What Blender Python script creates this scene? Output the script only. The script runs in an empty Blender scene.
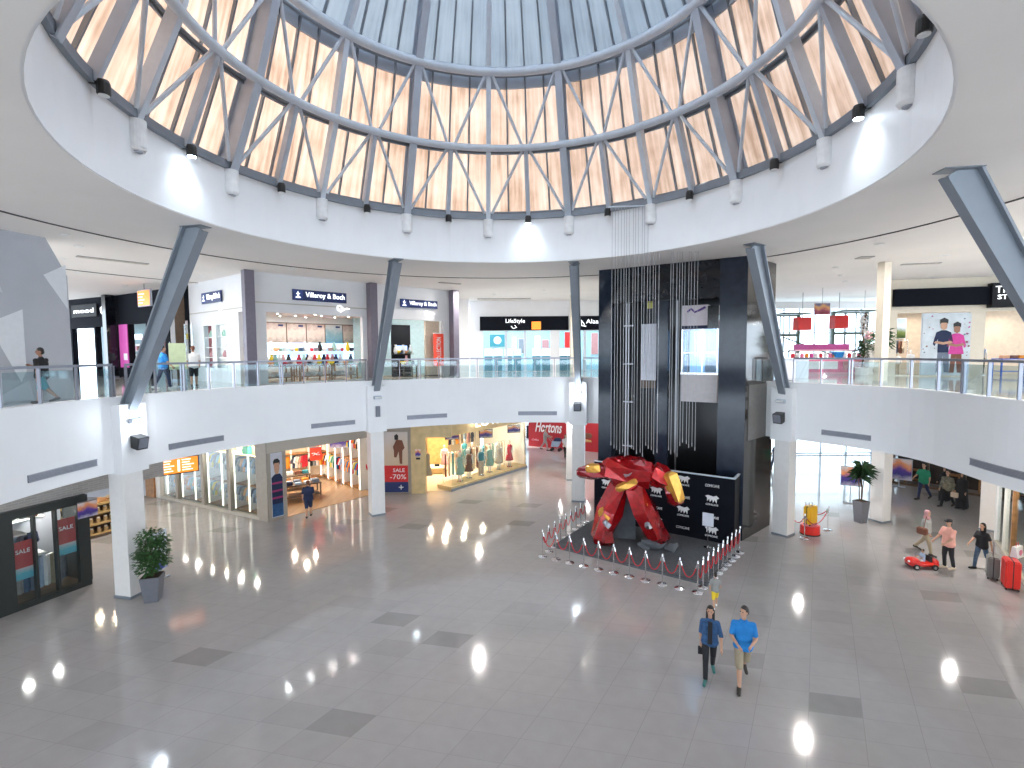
import bpy, bmesh, math, random
from mathutils import Vector, Matrix
R = math.radians
PI = math.pi
rnd = random.Random(7)
scene = bpy.context.scene
col = scene.collection

# ---------------------------------------------------------------- materials
def mat(name, c, rough=.5, metal=0., var=.06, scale=6., bump=0., emit=None, es=1., spec=.5, coat=0.):
    m = bpy.data.materials.new(name); m.use_nodes = True
    nt = m.node_tree; b = nt.nodes['Principled BSDF']
    b.inputs['Roughness'].default_value = rough
    b.inputs['Metallic'].default_value = metal
    b.inputs['Specular IOR Level'].default_value = spec
    if coat: b.inputs['Coat Weight'].default_value = coat
    tc = nt.nodes.new('ShaderNodeTexCoord')
    n = nt.nodes.new('ShaderNodeTexNoise'); n.inputs['Scale'].default_value = scale; n.inputs['Detail'].default_value = 4
    nt.links.new(tc.outputs['Object'], n.inputs['Vector'])
    r = nt.nodes.new('ShaderNodeValToRGB')
    r.color_ramp.elements[0].position = .3; r.color_ramp.elements[1].position = .7
    r.color_ramp.elements[0].color = [max(0, x*(1-var)) for x in c] + [1]
    r.color_ramp.elements[1].color = [min(1, x*(1+var)) for x in c] + [1]
    nt.links.new(n.outputs['Fac'], r.inputs['Fac'])
    nt.links.new(r.outputs['Color'], b.inputs['Base Color'])
    if bump:
        bp = nt.nodes.new('ShaderNodeBump'); bp.inputs['Strength'].default_value = bump; bp.inputs['Distance'].default_value = .02
        nt.links.new(n.outputs['Fac'], bp.inputs['Height']); nt.links.new(bp.outputs['Normal'], b.inputs['Normal'])
    if emit:
        b.inputs['Emission Color'].default_value = list(emit) + [1]
        b.inputs['Emission Strength'].default_value = es
    return m

def glass_mat(name, tint=(.93, .97, .97), gloss=.05):
    m = bpy.data.materials.new(name); m.use_nodes = True
    nt = m.node_tree; nt.nodes.clear()
    o = nt.nodes.new('ShaderNodeOutputMaterial'); mx = nt.nodes.new('ShaderNodeMixShader')
    t = nt.nodes.new('ShaderNodeBsdfTransparent'); t.inputs[0].default_value = list(tint) + [1]
    g = nt.nodes.new('ShaderNodeBsdfGlossy'); g.inputs['Roughness'].default_value = .03
    lw = nt.nodes.new('ShaderNodeLayerWeight'); lw.inputs['Blend'].default_value = .15
    ma = nt.nodes.new('ShaderNodeMath'); ma.operation = 'MULTIPLY_ADD'; ma.inputs[1].default_value = .35; ma.inputs[2].default_value = gloss*.5
    nt.links.new(lw.outputs['Fresnel'], ma.inputs[0]); nt.links.new(ma.outputs[0], mx.inputs[0])
    nt.links.new(t.outputs[0], mx.inputs[1]); nt.links.new(g.outputs[0], mx.inputs[2]); nt.links.new(mx.outputs[0], o.inputs[0])
    return m

def floor_mat(name, light, dark, tile=.8, rot=.35, rough=.13, mottle=.08):
    m = bpy.data.materials.new(name); m.use_nodes = True
    nt = m.node_tree; b = nt.nodes['Principled BSDF']; L = nt.links.new
    tc = nt.nodes.new('ShaderNodeTexCoord'); mp = nt.nodes.new('ShaderNodeMapping')
    mp.inputs['Rotation'].default_value = (0, 0, rot); mp.inputs['Scale'].default_value = (1/tile, 1/(tile*.6), 1)
    L(tc.outputs['Object'], mp.inputs['Vector'])
    sn = nt.nodes.new('ShaderNodeVectorMath'); sn.operation = 'FLOOR'; L(mp.outputs[0], sn.inputs[0])
    wn = nt.nodes.new('ShaderNodeTexWhiteNoise'); wn.noise_dimensions = '2D'; L(sn.outputs[0], wn.inputs['Vector'])
    rp = nt.nodes.new('ShaderNodeValToRGB'); e = rp.color_ramp.elements
    e[0].position = 0; e[0].color = dark + (1,); e[1].position = 1; e[1].color = light + (1,)
    for p, f in ((.022, 0), (.03, .70), (.10, .78), (.12, .93), (.6, .97)):
        x = rp.color_ramp.elements.new(p); x.color = [dark[i]*(1-f)+light[i]*f for i in range(3)] + [1]
    L(wn.outputs['Value'], rp.inputs['Fac'])
    no = nt.nodes.new('ShaderNodeTexNoise'); no.inputs['Scale'].default_value = 3.; no.inputs['Detail'].default_value = 6; L(tc.outputs['Object'], no.inputs['Vector'])
    mr = nt.nodes.new('ShaderNodeMapRange'); mr.inputs['To Min'].default_value = 1-mottle; mr.inputs['To Max'].default_value = 1+mottle; L(no.outputs['Fac'], mr.inputs['Value'])
    mm = nt.nodes.new('ShaderNodeMix'); mm.data_type = 'RGBA'; mm.blend_type = 'MULTIPLY'; mm.inputs['Factor'].default_value = 1
    L(rp.outputs[0], mm.inputs['A']); L(mr.outputs[0], mm.inputs['B'])
    # thin joints
    fr = nt.nodes.new('ShaderNodeVectorMath'); fr.operation = 'FRACTION'; L(mp.outputs[0], fr.inputs[0])
    sp = nt.nodes.new('ShaderNodeSeparateXYZ'); L(fr.outputs[0], sp.inputs[0])
    mi = nt.nodes.new('ShaderNodeMath'); mi.operation = 'MINIMUM'; L(sp.outputs[0], mi.inputs[0]); L(sp.outputs[1], mi.inputs[1])
    gt = nt.nodes.new('ShaderNodeMath'); gt.operation = 'LESS_THAN'; gt.inputs[1].default_value = .012; L(mi.outputs[0], gt.inputs[0])
    gm = nt.nodes.new('ShaderNodeMix'); gm.data_type = 'RGBA'; L(gt.outputs[0], gm.inputs['Factor']); L(mm.outputs['Result'], gm.inputs['A'])
    gm.inputs['B'].default_value = [x*.8 for x in light] + [1]
    L(gm.outputs['Result'], b.inputs['Base Color'])
    b.inputs['Roughness'].default_value = rough; b.inputs['Specular IOR Level'].default_value = .6
    return m

def clad_mat(name, c0, c1, c2, trans=.65):
    """weathered translucent sheeting, dirt running down the slope"""
    m = bpy.data.materials.new(name); m.use_nodes = True
    nt = m.node_tree; nt.nodes.clear(); L = nt.links.new
    o = nt.nodes.new('ShaderNodeOutputMaterial'); mx = nt.nodes.new('ShaderNodeMixShader'); mx.inputs[0].default_value = trans
    d = nt.nodes.new('ShaderNodeBsdfDiffuse'); t = nt.nodes.new('ShaderNodeBsdfTranslucent')
    uv = nt.nodes.new('ShaderNodeUVMap'); mp = nt.nodes.new('ShaderNodeMapping'); mp.inputs['Scale'].default_value = (110, .45, 1)
    L(uv.outputs[0], mp.inputs['Vector'])
    n = nt.nodes.new('ShaderNodeTexNoise'); n.inputs['Scale'].default_value = 3; n.inputs['Detail'].default_value = 6; L(mp.outputs[0], n.inputs['Vector'])
    n2 = nt.nodes.new('ShaderNodeTexNoise'); n2.inputs['Scale'].default_value = .8; n2.inputs['Detail'].default_value = 8
    tc = nt.nodes.new('ShaderNodeTexCoord'); L(tc.outputs['Object'], n2.inputs['Vector'])
    ad = nt.nodes.new('ShaderNodeMath'); ad.operation = 'ADD'; L(n.outputs['Fac'], ad.inputs[0]); L(n2.outputs['Fac'], ad.inputs[1])
    hf = nt.nodes.new('ShaderNodeMath'); hf.operation = 'MULTIPLY'; hf.inputs[1].default_value = .5; L(ad.outputs[0], hf.inputs[0])
    r = nt.nodes.new('ShaderNodeValToRGB'); e = r.color_ramp.elements
    e[0].position = .36; e[0].color = c0 + (1,); e[1].position = .64; e[1].color = c2 + (1,)
    x = e.new(.5); x.color = c1 + (1,)
    L(hf.outputs[0], r.inputs['Fac']); L(r.outputs[0], d.inputs[0]); L(r.outputs[0], t.inputs[0])
    L(d.outputs[0], mx.inputs[1]); L(t.outputs[0], mx.inputs[2]); L(mx.outputs[0], o.inputs[0])
    return m

def brick_mat(name, c1, c2, mortar, scale=4., bw=.5, bh=.25, rough=.8):
    m = bpy.data.materials.new(name); m.use_nodes = True
    nt = m.node_tree; b = nt.nodes['Principled BSDF']; L = nt.links.new
    tc = nt.nodes.new('ShaderNodeTexCoord'); mp = nt.nodes.new('ShaderNodeMapping'); mp.inputs['Rotation'].default_value = (PI/2, 0, 0)
    L(tc.outputs['Object'], mp.inputs[0])
    k = nt.nodes.new('ShaderNodeTexBrick'); k.inputs['Color1'].default_value = c1+(1,); k.inputs['Color2'].default_value = c2+(1,); k.inputs['Mortar'].default_value = mortar+(1,)
    k.inputs['Scale'].default_value = scale; k.inputs['Brick Width'].default_value = bw; k.inputs['Row Height'].default_value = bh
    L(mp.outputs[0], k.inputs['Vector']); L(k.outputs['Color'], b.inputs['Base Color']); b.inputs['Roughness'].default_value = rough
    return m

def picture_mat(name, bands, seed=0., scale=2.2, rough=.4, es=0.):
    """soft blotchy printed picture made of noise over a vertical colour ramp (generated coordinates)"""
    m = bpy.data.materials.new(name); m.use_nodes = True
    nt = m.node_tree; b = nt.nodes['Principled BSDF']; L = nt.links.new
    tc = nt.nodes.new('ShaderNodeTexCoord'); sp = nt.nodes.new('ShaderNodeSeparateXYZ'); L(tc.outputs['Generated'], sp.inputs[0])
    mp = nt.nodes.new('ShaderNodeMapping'); mp.inputs['Location'].default_value = (seed, seed*.7, seed*.3); L(tc.outputs['Generated'], mp.inputs[0])
    n = nt.nodes.new('ShaderNodeTexNoise'); n.inputs['Scale'].default_value = scale; n.inputs['Detail'].default_value = 5; L(mp.outputs[0], n.inputs['Vector'])
    s = nt.nodes.new('ShaderNodeMath'); s.operation = 'MULTIPLY_ADD'; s.inputs[1].default_value = .9; s.inputs[2].default_value = -.45; L(n.outputs['Fac'], s.inputs[0])
    a = nt.nodes.new('ShaderNodeMath'); a.operation = 'ADD'; a.use_clamp = True; L(s.outputs[0], a.inputs[0]); L(sp.outputs[2], a.inputs[1])
    r = nt.nodes.new('ShaderNodeValToRGB'); e = r.color_ramp.elements
    e[0].color = bands[0]+(1,); e[1].color = bands[-1]+(1,)
    for i in range(1, len(bands)-1):
        x = e.new(i/(len(bands)-1)); x.color = bands[i]+(1,)
    L(a.outputs[0], r.inputs['Fac']); L(r.outputs[0], b.inputs['Base Color']); b.inputs['Roughness'].default_value = rough
    if es:
        L(r.outputs[0], b.inputs['Emission Color']); b.inputs['Emission Strength'].default_value = es
    return m

M = {}
def mk(k, *a, **kw): M[k] = mat(k, *a, **kw)
mk('white_paint', (.78, .77, .78), .55, var=.02, scale=1.5)
mk('fascia_white', (.86, .86, .87), .5, var=.015, scale=1.)
mk('ceiling', (.90, .865, .84), .8, var=.02, scale=.6)
mk('column', (.80, .78, .76), .45, var=.02)
mk('cream', (.70, .62, .50), .5, var=.03)
mk('groove', (.06, .06, .06), .8)
mk('strut_paint', (.25, .28, .32), .45, .1, var=.04, scale=3)
mk('strut', (.24, .27, .31), .45, .35, var=.05, scale=3)
mk('steel', (.47, .52, .60), .5, .1, var=.05, scale=3)  # bluish light on the dome ribs put into this colour and the next
mk('steel_light', (.62, .68, .76), .5, .1, var=.04)
mk('black', (.012, .012, .014), .6, spec=.2)
mk('black_sign', (.008, .009, .014), .8, spec=.08)
mk('black_gloss', (.008, .010, .014), .1, var=.3, scale=2., spec=.4)
mk('granite', (.018, .025, .040), .11, var=.2, scale=3., spec=.35)
mk('granite_reflect', (.05, .044, .04), .10, var=.15, scale=3., spec=.45)  # brownish reflection on the tower's side put into the colour
mk('shaft_dark', (.010, .011, .014), .3)
mk('dark_frame', (.022, .026, .024), .4)
mk('rail_metal', (.30, .31, .36), .35, .6)
mk('chrome', (.75, .75, .77), .18, 1.)
mk('lamp_black', (.02, .02, .02), .4)
mk('lamp_white', (.8, .8, .78), .4)
mk('lit_cool', (.9, .95, 1.), .4, emit=(.75, .88, 1.), es=30)
mk('lit_warm', (1., .95, .88), .4, emit=(1., .93, .82), es=14)
mk('strip_light', (1, .96, .9), .4, emit=(1., .88, .72), es=1.5)
mk('led_white', (1, 1, 1), .4, emit=(.92, .96, 1.), es=1.1)
mk('panel_cyan', (.8, .95, 1), .4, emit=(.55, .85, 1.), es=.8)
mk('panel_blue', (.5, .7, 1), .4, emit=(.35, .62, 1.), es=.75)
mk('screen_orange', (.9, .30, .03), .3, emit=(1., .24, .01), es=.6)
mk('screen_text', (1., .9, .8), .3, emit=(1., .85, .7), es=.9)
mk('grille', (.36, .37, .42), .4, .3)
mk('grille_dark', (.20, .21, .25), .6)
mk('beige_pier', (.36, .32, .27), .5, var=.05)
mk('header_beige', (.50, .46, .40), .5, var=.03)
mk('wood_pale', (.62, .47, .24), .45, var=.12, scale=3)
mk('wood', (.32, .15, .05), .45, var=.25, scale=5)
mk('wood_dark', (.10, .06, .035), .4, var=.2)
mk('wood_gold', (.52, .33, .12), .45, var=.2, scale=4)
mk('shop_white', (.82, .80, .76), .5, var=.02)
mk('shop_warm', (.80, .66, .48), .5, var=.04)
mk('shop_cool', (.62, .80, .86), .4, var=.04)
mk('purple_column', (.17, .15, .19), .5, .2, var=.06)
mk('navy_sign', (.008, .022, .12), .35)
mk('red', (.62, .02, .02), .4)
mk('red_wall', (.42, .016, .026), .45, var=.04)
mk('red_orange', (.90, .07, .03), .5)
mk('red_gloss', (.42, .006, .010), .14, .45, var=.25, scale=7, coat=.8)
mk('red_deep', (.25, .006, .01), .2, .3, var=.3, scale=7, coat=.6)
mk('gold', (.72, .38, .07), .28, .55, var=.15, scale=6)
mk('gunmetal', (.28, .28, .30), .3, .7)
mk('rope', (.48, .008, .02), .6)
mk('stone', (.115, .125, .14), .85, var=.25, scale=2.5, bump=.6)
mk('carpet_grey', (.085, .09, .10), .9, var=.15, scale=9)
mk('white', (.85, .85, .85), .5)
mk('paper', (.70, .72, .80), .5)
mk('pot_grey', (.16, .165, .19), .4, var=.05)
mk('soil', (.04, .025, .015), .9)
mk('leaf', (.035, .10, .025), .5, var=.4, scale=9)
mk('leaf_dark', (.02, .06, .02), .5, var=.4, scale=9)
mk('bark', (.12, .07, .04), .8, var=.3, scale=12)
mk('skin', (.52, .29, .19), .55, var=.05)
mk('skin_dark', (.32, .16, .10), .55, var=.05)
mk('hair_black', (.012, .009, .008), .5)
mk('cloth_black', (.014, .014, .017), .8)
mk('cloth_navy', (.015, .025, .07), .8, var=.15)
mk('denim', (.03, .09, .21), .8, var=.25, scale=14)
mk('jeans', (.07, .12, .20), .8, var=.2, scale=14)
mk('cloth_blue', (.01, .20, .55), .75, var=.1)
mk('cloth_khaki', (.34, .28, .19), .8, var=.12)
mk('cloth_pink', (.85, .42, .34), .8, var=.06)
mk('cloth_green', (.02, .24, .13), .8, var=.1)
mk('cloth_grey', (.30, .30, .29), .8, var=.1)
mk('cloth_white', (.78, .78, .78), .8, var=.05)
mk('cloth_yellow', (.85, .62, .03), .7, var=.06)
mk('cloth_rose', (.50, .26, .27), .8, var=.06)
mk('cloth_camo', (.16, .15, .11), .8, var=.4, scale=10)
mk('cloth_peach', (.80, .42, .22), .8, var=.08)
mk('cloth_orange', (.85, .30, .03), .8, var=.08)
mk('cloth_lightblue', (.38, .50, .66), .8, var=.1)
mk('cloth_mid', (.16, .19, .25), .8, var=.15)
mk('cloth_red', (.60, .03, .05), .8, var=.08)
mk('cloth_mint', (.32, .50, .42), .8, var=.08)
mk('cloth_teal', (.05, .25, .30), .8, var=.08)
mk('cloth_magenta', (.60, .06, .30), .8, var=.08)
mk('cloth_beige', (.62, .50, .38), .8, var=.08)
mk('cloth_brown', (.20, .08, .05), .8, var=.08)
mk('shoe', (.03, .025, .022), .6)
mk('shoe_teal', (.04, .18, .17), .6)
mk('case_red', (.75, .02, .012), .3, coat=.4)
mk('case_grey', (.17, .17, .16), .4)
mk('case_yellow', (.80, .45, .01), .35, coat=.3)
mk('rubber', (.02, .02, .02), .7)
mk('pink_panel', (.80, .20, .34), .4, var=.1)
mk('pink_light', (.85, .50, .58), .4)
mk('magenta_panel', (.42, .06, .26), .4, var=.1)
mk('grey_mural', (.47, .48, .52), .6, var=.05, scale=1.)
mk('mural_light', (.74, .75, .78), .6, var=.03)
mk('mural_mid', (.58, .59, .63), .6, var=.03)
mk('frame_green', (.05, .08, .06), .5)
mk('blue_table', (.03, .12, .50), .5)
mk('jar', (.45, .30, .14), .25, var=.2)
mk('jar_lid', (.75, .70, .60), .4)
mk('plate_white', (.85, .84, .82), .2)
mk('mannequin', (.75, .72, .68), .4)
mk('wire', (.42, .42, .44), .35, .3)
M['brick_pale'] = brick_mat('brick_pale', (.42, .39, .36), (.36, .335, .31), (.50, .47, .44), 3., .9, .22)
M['brick_red'] = brick_mat('brick_red', (.22, .12, .10), (.32, .22, .19), (.42, .38, .36), 2.5, .5, .2)
M['parquet'] = brick_mat('parquet', (.36, .22, .12), (.50, .33, .19), (.25, .15, .08), 2., .8, .3, .35)
M['glass'] = glass_mat('clear_glass')
M['rail_glass'] = glass_mat('rail_glass', (.80, .88, .90), .14)
M['cab_glass'] = glass_mat('cab_glass', (.75, .85, .92), .25)
M['floor'] = floor_mat('polished_tile', (.385, .365, .362), (.29, .277, .275), tile=1.05, rough=.085)
M['floor_up'] = floor_mat('polished_tile_upper', (.56, .54, .51), (.48, .46, .44), .6, .2, .07)
M['clad'] = clad_mat('weathered_translucent_sheet', (.44, .27, .18), (.68, .46, .34), (.82, .63, .50), .20)
M['fill_roof'] = clad_mat('pale_fill_roof', (.72, .78, .84), (.80, .85, .90), (.86, .90, .94), .6)  # translucent sheet for the added, unseen crown top that lets daylight in
M['crown'] = clad_mat('grey_roof_sheet', (.30, .34, .39), (.37, .42, .47), (.42, .47, .52), .12)

# ---------------------------------------------------------------- mesh helpers
class B:
    def __init__(s): s.bm = bmesh.new()
    def hexa(s, v):
        vs = [s.bm.verts.new(p) for p in v]
        for f in ((3, 2, 1, 0), (4, 5, 6, 7), (0, 1, 5, 4), (1, 2, 6, 5), (2, 3, 7, 6), (3, 0, 4, 7)):
            s.bm.faces.new([vs[i] for i in f])
        return s
    def box(s, x0, x1, y0, y1, z0, z1):
        return s.hexa([(x0, y0, z0), (x1, y0, z0), (x1, y1, z0), (x0, y1, z0), (x0, y0, z1), (x1, y0, z1), (x1, y1, z1), (x0, y1, z1)])
    def prism(s, poly, z0, z1, top=None):
        top = top or poly; n = len(poly)
        a = [s.bm.verts.new((x, y, z0)) for x, y in poly]; b = [s.bm.verts.new((x, y, z1)) for x, y in top]
        s.bm.faces.new(a[::-1]); s.bm.faces.new(b)
        for i in range(n): s.bm.faces.new((a[i], a[(i+1) % n], b[(i+1) % n], b[i]))
        return s
    def xprism(s, poly, y0, y1):
        """outline in x,z, thickness along y"""
        n = len(poly)
        a = [s.bm.verts.new((x, y0, z)) for x, z in poly]; b = [s.bm.verts.new((x, y1, z)) for x, z in poly]
        s.bm.faces.new(a); s.bm.faces.new(b[::-1])
        for i in range(n): s.bm.faces.new((a[i], b[i], b[(i+1) % n], a[(i+1) % n]))
        return s
    def tube(s, p, q, r, r2=None, n=10, caps=True):
        p = Vector(p); q = Vector(q); r2 = r if r2 is None else r2
        d = (q-p).normalized(); a = d.orthogonal().normalized(); b = d.cross(a)
        ra = []; rb = []
        for i in range(n):
            t = 2*PI*i/n; w = a*math.cos(t)+b*math.sin(t)
            ra.append(s.bm.verts.new(p+w*r)); rb.append(s.bm.verts.new(q+w*r2))
        for i in range(n): s.bm.faces.new((ra[i], ra[(i+1) % n], rb[(i+1) % n], rb[i]))
        if caps: s.bm.faces.new(ra[::-1]); s.bm.faces.new(rb)
        return s
    def path(s, pts, r, n=6):
        pts = [Vector(p) for p in pts]; rings = []
        ref = None
        for i, p in enumerate(pts):
            d = (pts[min(i+1, len(pts)-1)]-pts[max(i-1, 0)]).normalized()
            if ref is None: ref = d.orthogonal().normalized()
            a = (ref-d*ref.dot(d)).normalized(); ref = a; b = d.cross(a)
            rr = r[i] if isinstance(r, (list, tuple)) else r
            rings.append([s.bm.verts.new(p+(a*math.cos(2*PI*k/n)+b*math.sin(2*PI*k/n))*rr) for k in range(n)])
        for u, v in zip(rings, rings[1:]):
            for k in range(n): s.bm.faces.new((u[k], u[(k+1) % n], v[(k+1) % n], v[k]))
        s.bm.faces.new(rings[0][::-1]); s.bm.faces.new(rings[-1])
        return s
    def beam(s, p, q, w, h, up=(0, 0, 1), w2=None, h2=None):
        """rectangular bar p->q, w across, h along 'up'"""
        p = Vector(p); q = Vector(q); d = (q-p).normalized(); u = Vector(up); a = d.cross(u).normalized(); u = a.cross(d)
        w2 = w2 or w; h2 = h2 or h; v = []
        for c, W, H in ((p, w, h), (q, w2, h2)):
            for i, j in ((-1, -1), (1, -1), (1, 1), (-1, 1)): v.append(c+a*W*i/2+u*H*j/2)
        return s.hexa(v)
    def ibeam(s, p, q, w, h, up, tf=.06, tw=.06, h2=None, w2=None):
        p = Vector(p); q = Vector(q); d = (q-p).normalized(); u = Vector(up); a = d.cross(u).normalized(); u = a.cross(d)
        h2 = h2 or h; w2 = w2 or w
        def prof(c, W, H):
            pts = [(-W/2, -H/2), (W/2, -H/2), (W/2, -H/2+tf), (tw/2, -H/2+tf), (tw/2, H/2-tf), (W/2, H/2-tf), (W/2, H/2), (-W/2, H/2), (-W/2, H/2-tf), (-tw/2, H/2-tf), (-tw/2, -H/2+tf), (-W/2, -H/2+tf)]
            return [s.bm.verts.new(c+a*x+u*y) for x, y in pts]
        A = prof(p, w, h); Bq = prof(q, w2, h2); n = 12
        for i in range(n): s.bm.faces.new((A[i], A[(i+1) % n], Bq[(i+1) % n], Bq[i]))
        for P in (A, Bq):
            for f in ((0, 1, 2, 11), (11, 2, 3, 10), (10, 3, 4, 9), (9, 4, 5, 8), (8, 5, 6, 7)):
                try: s.bm.faces.new([P[i] for i in f])
                except ValueError: pass
        return s
    def lathe(s, prof, n=16, c=(0, 0, 0)):
        rings = []
        for r, z in prof:
            rings.append([s.bm.verts.new((c[0]+r*math.cos(2*PI*k/n), c[1]+r*math.sin(2*PI*k/n), c[2]+z)) for k in range(n)] if r > 1e-5 else [s.bm.verts.new((c[0], c[1], c[2]+z))])
        for u, v in zip(rings, rings[1:]):
            for k in range(n):
                a, b_ = u[k % len(u)], u[(k+1) % len(u)]; c_, d = v[(k+1) % len(v)], v[k % len(v)]
                f = []
                for x in (a, b_, c_, d):
                    if x not in f: f.append(x)
                if len(f) > 2: s.bm.faces.new(f)
        for e in (rings[0][::-1], rings[-1]):
            if len(e) > 2: s.bm.faces.new(e)
        return s
    def ell(s, c, r, n=12, m=8, rot=None):
        prof = []
        rings = []
        for i in range(m+1):
            t = PI*i/m
            rr = math.sin(t); z = -math.cos(t)
            rings.append([(rr*math.cos(2*PI*k/n), rr*math.sin(2*PI*k/n), z) for k in range(n)] if 0 < i < m else [(0, 0, z)])
        c = Vector(c); rv = []
        for g in rings:
            o = []
            for x, y, z in g:
                v = Vector((x*r[0], y*r[1], z*r[2]))
                if rot: v = rot @ v
                o.append(s.bm.verts.new(c+v))
            rv.append(o)
        for u, v in zip(rv, rv[1:]):
            for k in range(n):
                f = []
                for x in (u[k % len(u)], u[(k+1) % len(u)], v[(k+1) % len(v)], v[k % len(v)]):
                    if x not in f: f.append(x)
                s.bm.faces.new(f)
        return s
    def cap(s, p, q, r1, r2):
        """tapered capsule"""
        p = Vector(p); q = Vector(q); d = q-p
        if d.length < 1e-5: return s.ell(p, (r1, r1, r1))
        d.normalize(); a = d.orthogonal().normalized(); b = d.cross(a); rings = []
        for c, r, ts in ((p, r1, (-80, -45, -10)), (q, r2, (10, 45, 80))):
            for t in ts:
                t = R(t); rr = r*math.cos(t); o = r*math.sin(t)
                rings.append([s.bm.verts.new(c+d*o+(a*math.cos(2*PI*k/10)+b*math.sin(2*PI*k/10))*rr) for k in range(10)])
        for u, v in zip(rings, rings[1:]):
            for k in range(10): s.bm.faces.new((u[k], u[(k+1) % 10], v[(k+1) % 10], v[k]))
        s.bm.faces.new(rings[0][::-1]); s.bm.faces.new(rings[-1])
        return s
    def build(s, name, m, parent=None, loc=None, rz=0., smooth=False):
        bmesh.ops.recalc_face_normals(s.bm, faces=s.bm.faces)
        me = bpy.data.meshes.new(name); s.bm.to_mesh(me); s.bm.free()
        if isinstance(m, str): m = M[m]
        me.materials.append(m)
        if smooth:
            for p in me.polygons: p.use_smooth = True
        o = bpy.data.objects.new(name, me); col.objects.link(o)
        if parent: o.parent = parent
        if loc: o.location = loc
        o.rotation_euler = (0, 0, rz)
        return o

def tag(o, label=None, cat=None, group=None, kind=None):
    if label: o['label'] = label
    if cat: o['category'] = cat
    if group: o['group'] = group
    if kind: o['kind'] = kind
    return o
def thing(name, label, cat, loc=(0, 0, 0), rz=0., group=None):
    o = bpy.data.objects.new(name, None); col.objects.link(o); o.empty_display_size = .2
    o.location = loc; o.rotation_euler = (0, 0, rz)
    return tag(o, label, cat, group)
def struct(name, b, m, **k): return tag(b.build(name, m, **k), kind='structure')
def dup(root, loc, rz, label=None, group=None):
    r = root.copy(); col.objects.link(r); r.location = loc; r.rotation_euler = (0, 0, rz)
    if label: r['label'] = label
    if group: r['group'] = group
    for ch in list(root.children):
        c = ch.copy(); col.objects.link(c); c.parent = r
        for g in list(ch.children):
            d = g.copy(); col.objects.link(d); d.parent = c
    return r
def yaw(P, Q): return math.atan2(Q[1]-P[1], Q[0]-P[0])
def length(P, Q): return math.hypot(Q[0]-P[0], Q[1]-P[1])
def onwall(P, Q, x, y, z):
    t = yaw(P, Q); return (P[0]+x*math.cos(t)-y*math.sin(t), P[1]+x*math.sin(t)+y*math.cos(t), z)
def text(s, parent, m, x, y, z, w=None, h=.3, name='lettering', shear=0., bold=0.):
    """raised letters facing local -y, centred on x,z; w = wanted width, h = wanted height"""
    cu = bpy.data.curves.new('t', 'FONT'); cu.body = s; cu.extrude = .012; cu.align_x = 'CENTER'; cu.align_y = 'CENTER'; cu.shear = shear; cu.offset = bold; cu.resolution_u = 3
    t = bpy.data.objects.new('t', cu); col.objects.link(t)
    bpy.context.view_layer.update()
    me = bpy.data.meshes.new_from_object(t.evaluated_get(bpy.context.evaluated_depsgraph_get()))
    bpy.data.objects.remove(t); bpy.data.curves.remove(cu)
    xs = [v.co.x for v in me.vertices]; ys = [v.co.y for v in me.vertices]
    cx = (min(xs)+max(xs))/2; cy = (min(ys)+max(ys))/2; sy = h/(max(ys)-min(ys)); sx = (w/(max(xs)-min(xs))) if w else sy
    for v in me.vertices:
        a, b_, c = v.co; v.co = ((a-cx)*sx, -c, (b_-cy)*sy)
    me.materials.clear(); me.materials.append(M[m] if isinstance(m, str) else m)
    o = bpy.data.objects.new(name, me); col.objects.link(o); o.parent = parent; o.location = (x, y, z)
    return o
def wall_open(name, P, Q, z0, z1, ops, m, th=.2, L=None):
    """wall from P to Q with rectangular openings (x0, x1, zb, zt)"""
    L = L or length(P, Q); b = B(); x = 0
    for a, c, zb, zt in sorted(ops):
        if a > x: b.box(x, a, 0, th, z0, z1)
        if zb > z0: b.box(a, c, 0, th, z0, zb)
        if zt < z1: b.box(a, c, 0, th, zt, z1)
        x = c
    if x < L: b.box(x, L, 0, th, z0, z1)
    return struct(name, b, m, loc=(P[0], P[1], 0), rz=yaw(P, Q))
def area(name, loc, size, power, color=(1, 1, 1), rot=(0, 0, 0), sy=None, parent=None):
    if size > 1:                                   # a grid of small ceiling lamps
        nx = max(2, round(size/1.1)); ny = max(1, round((sy or size)/1.3)); z = rot[2]
        for i in range(nx):
            for j in range(ny):
                u = (i+.5)/nx*size-size/2; v = ((j+.5)/ny-.5)*(sy or size)
                area(name, (loc[0]+u*math.cos(z)-v*math.sin(z), loc[1]+u*math.sin(z)+v*math.cos(z), loc[2]), .16, power/nx/ny, color)
        return
    l = bpy.data.lights.new(name, 'AREA'); l.energy = power; l.color = color; l.size = size
    if sy: l.shape = 'RECTANGLE'; l.size_y = sy
    o = bpy.data.objects.new(name, l); col.objects.link(o); o.location = loc; o.rotation_euler = rot
    return o
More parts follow.
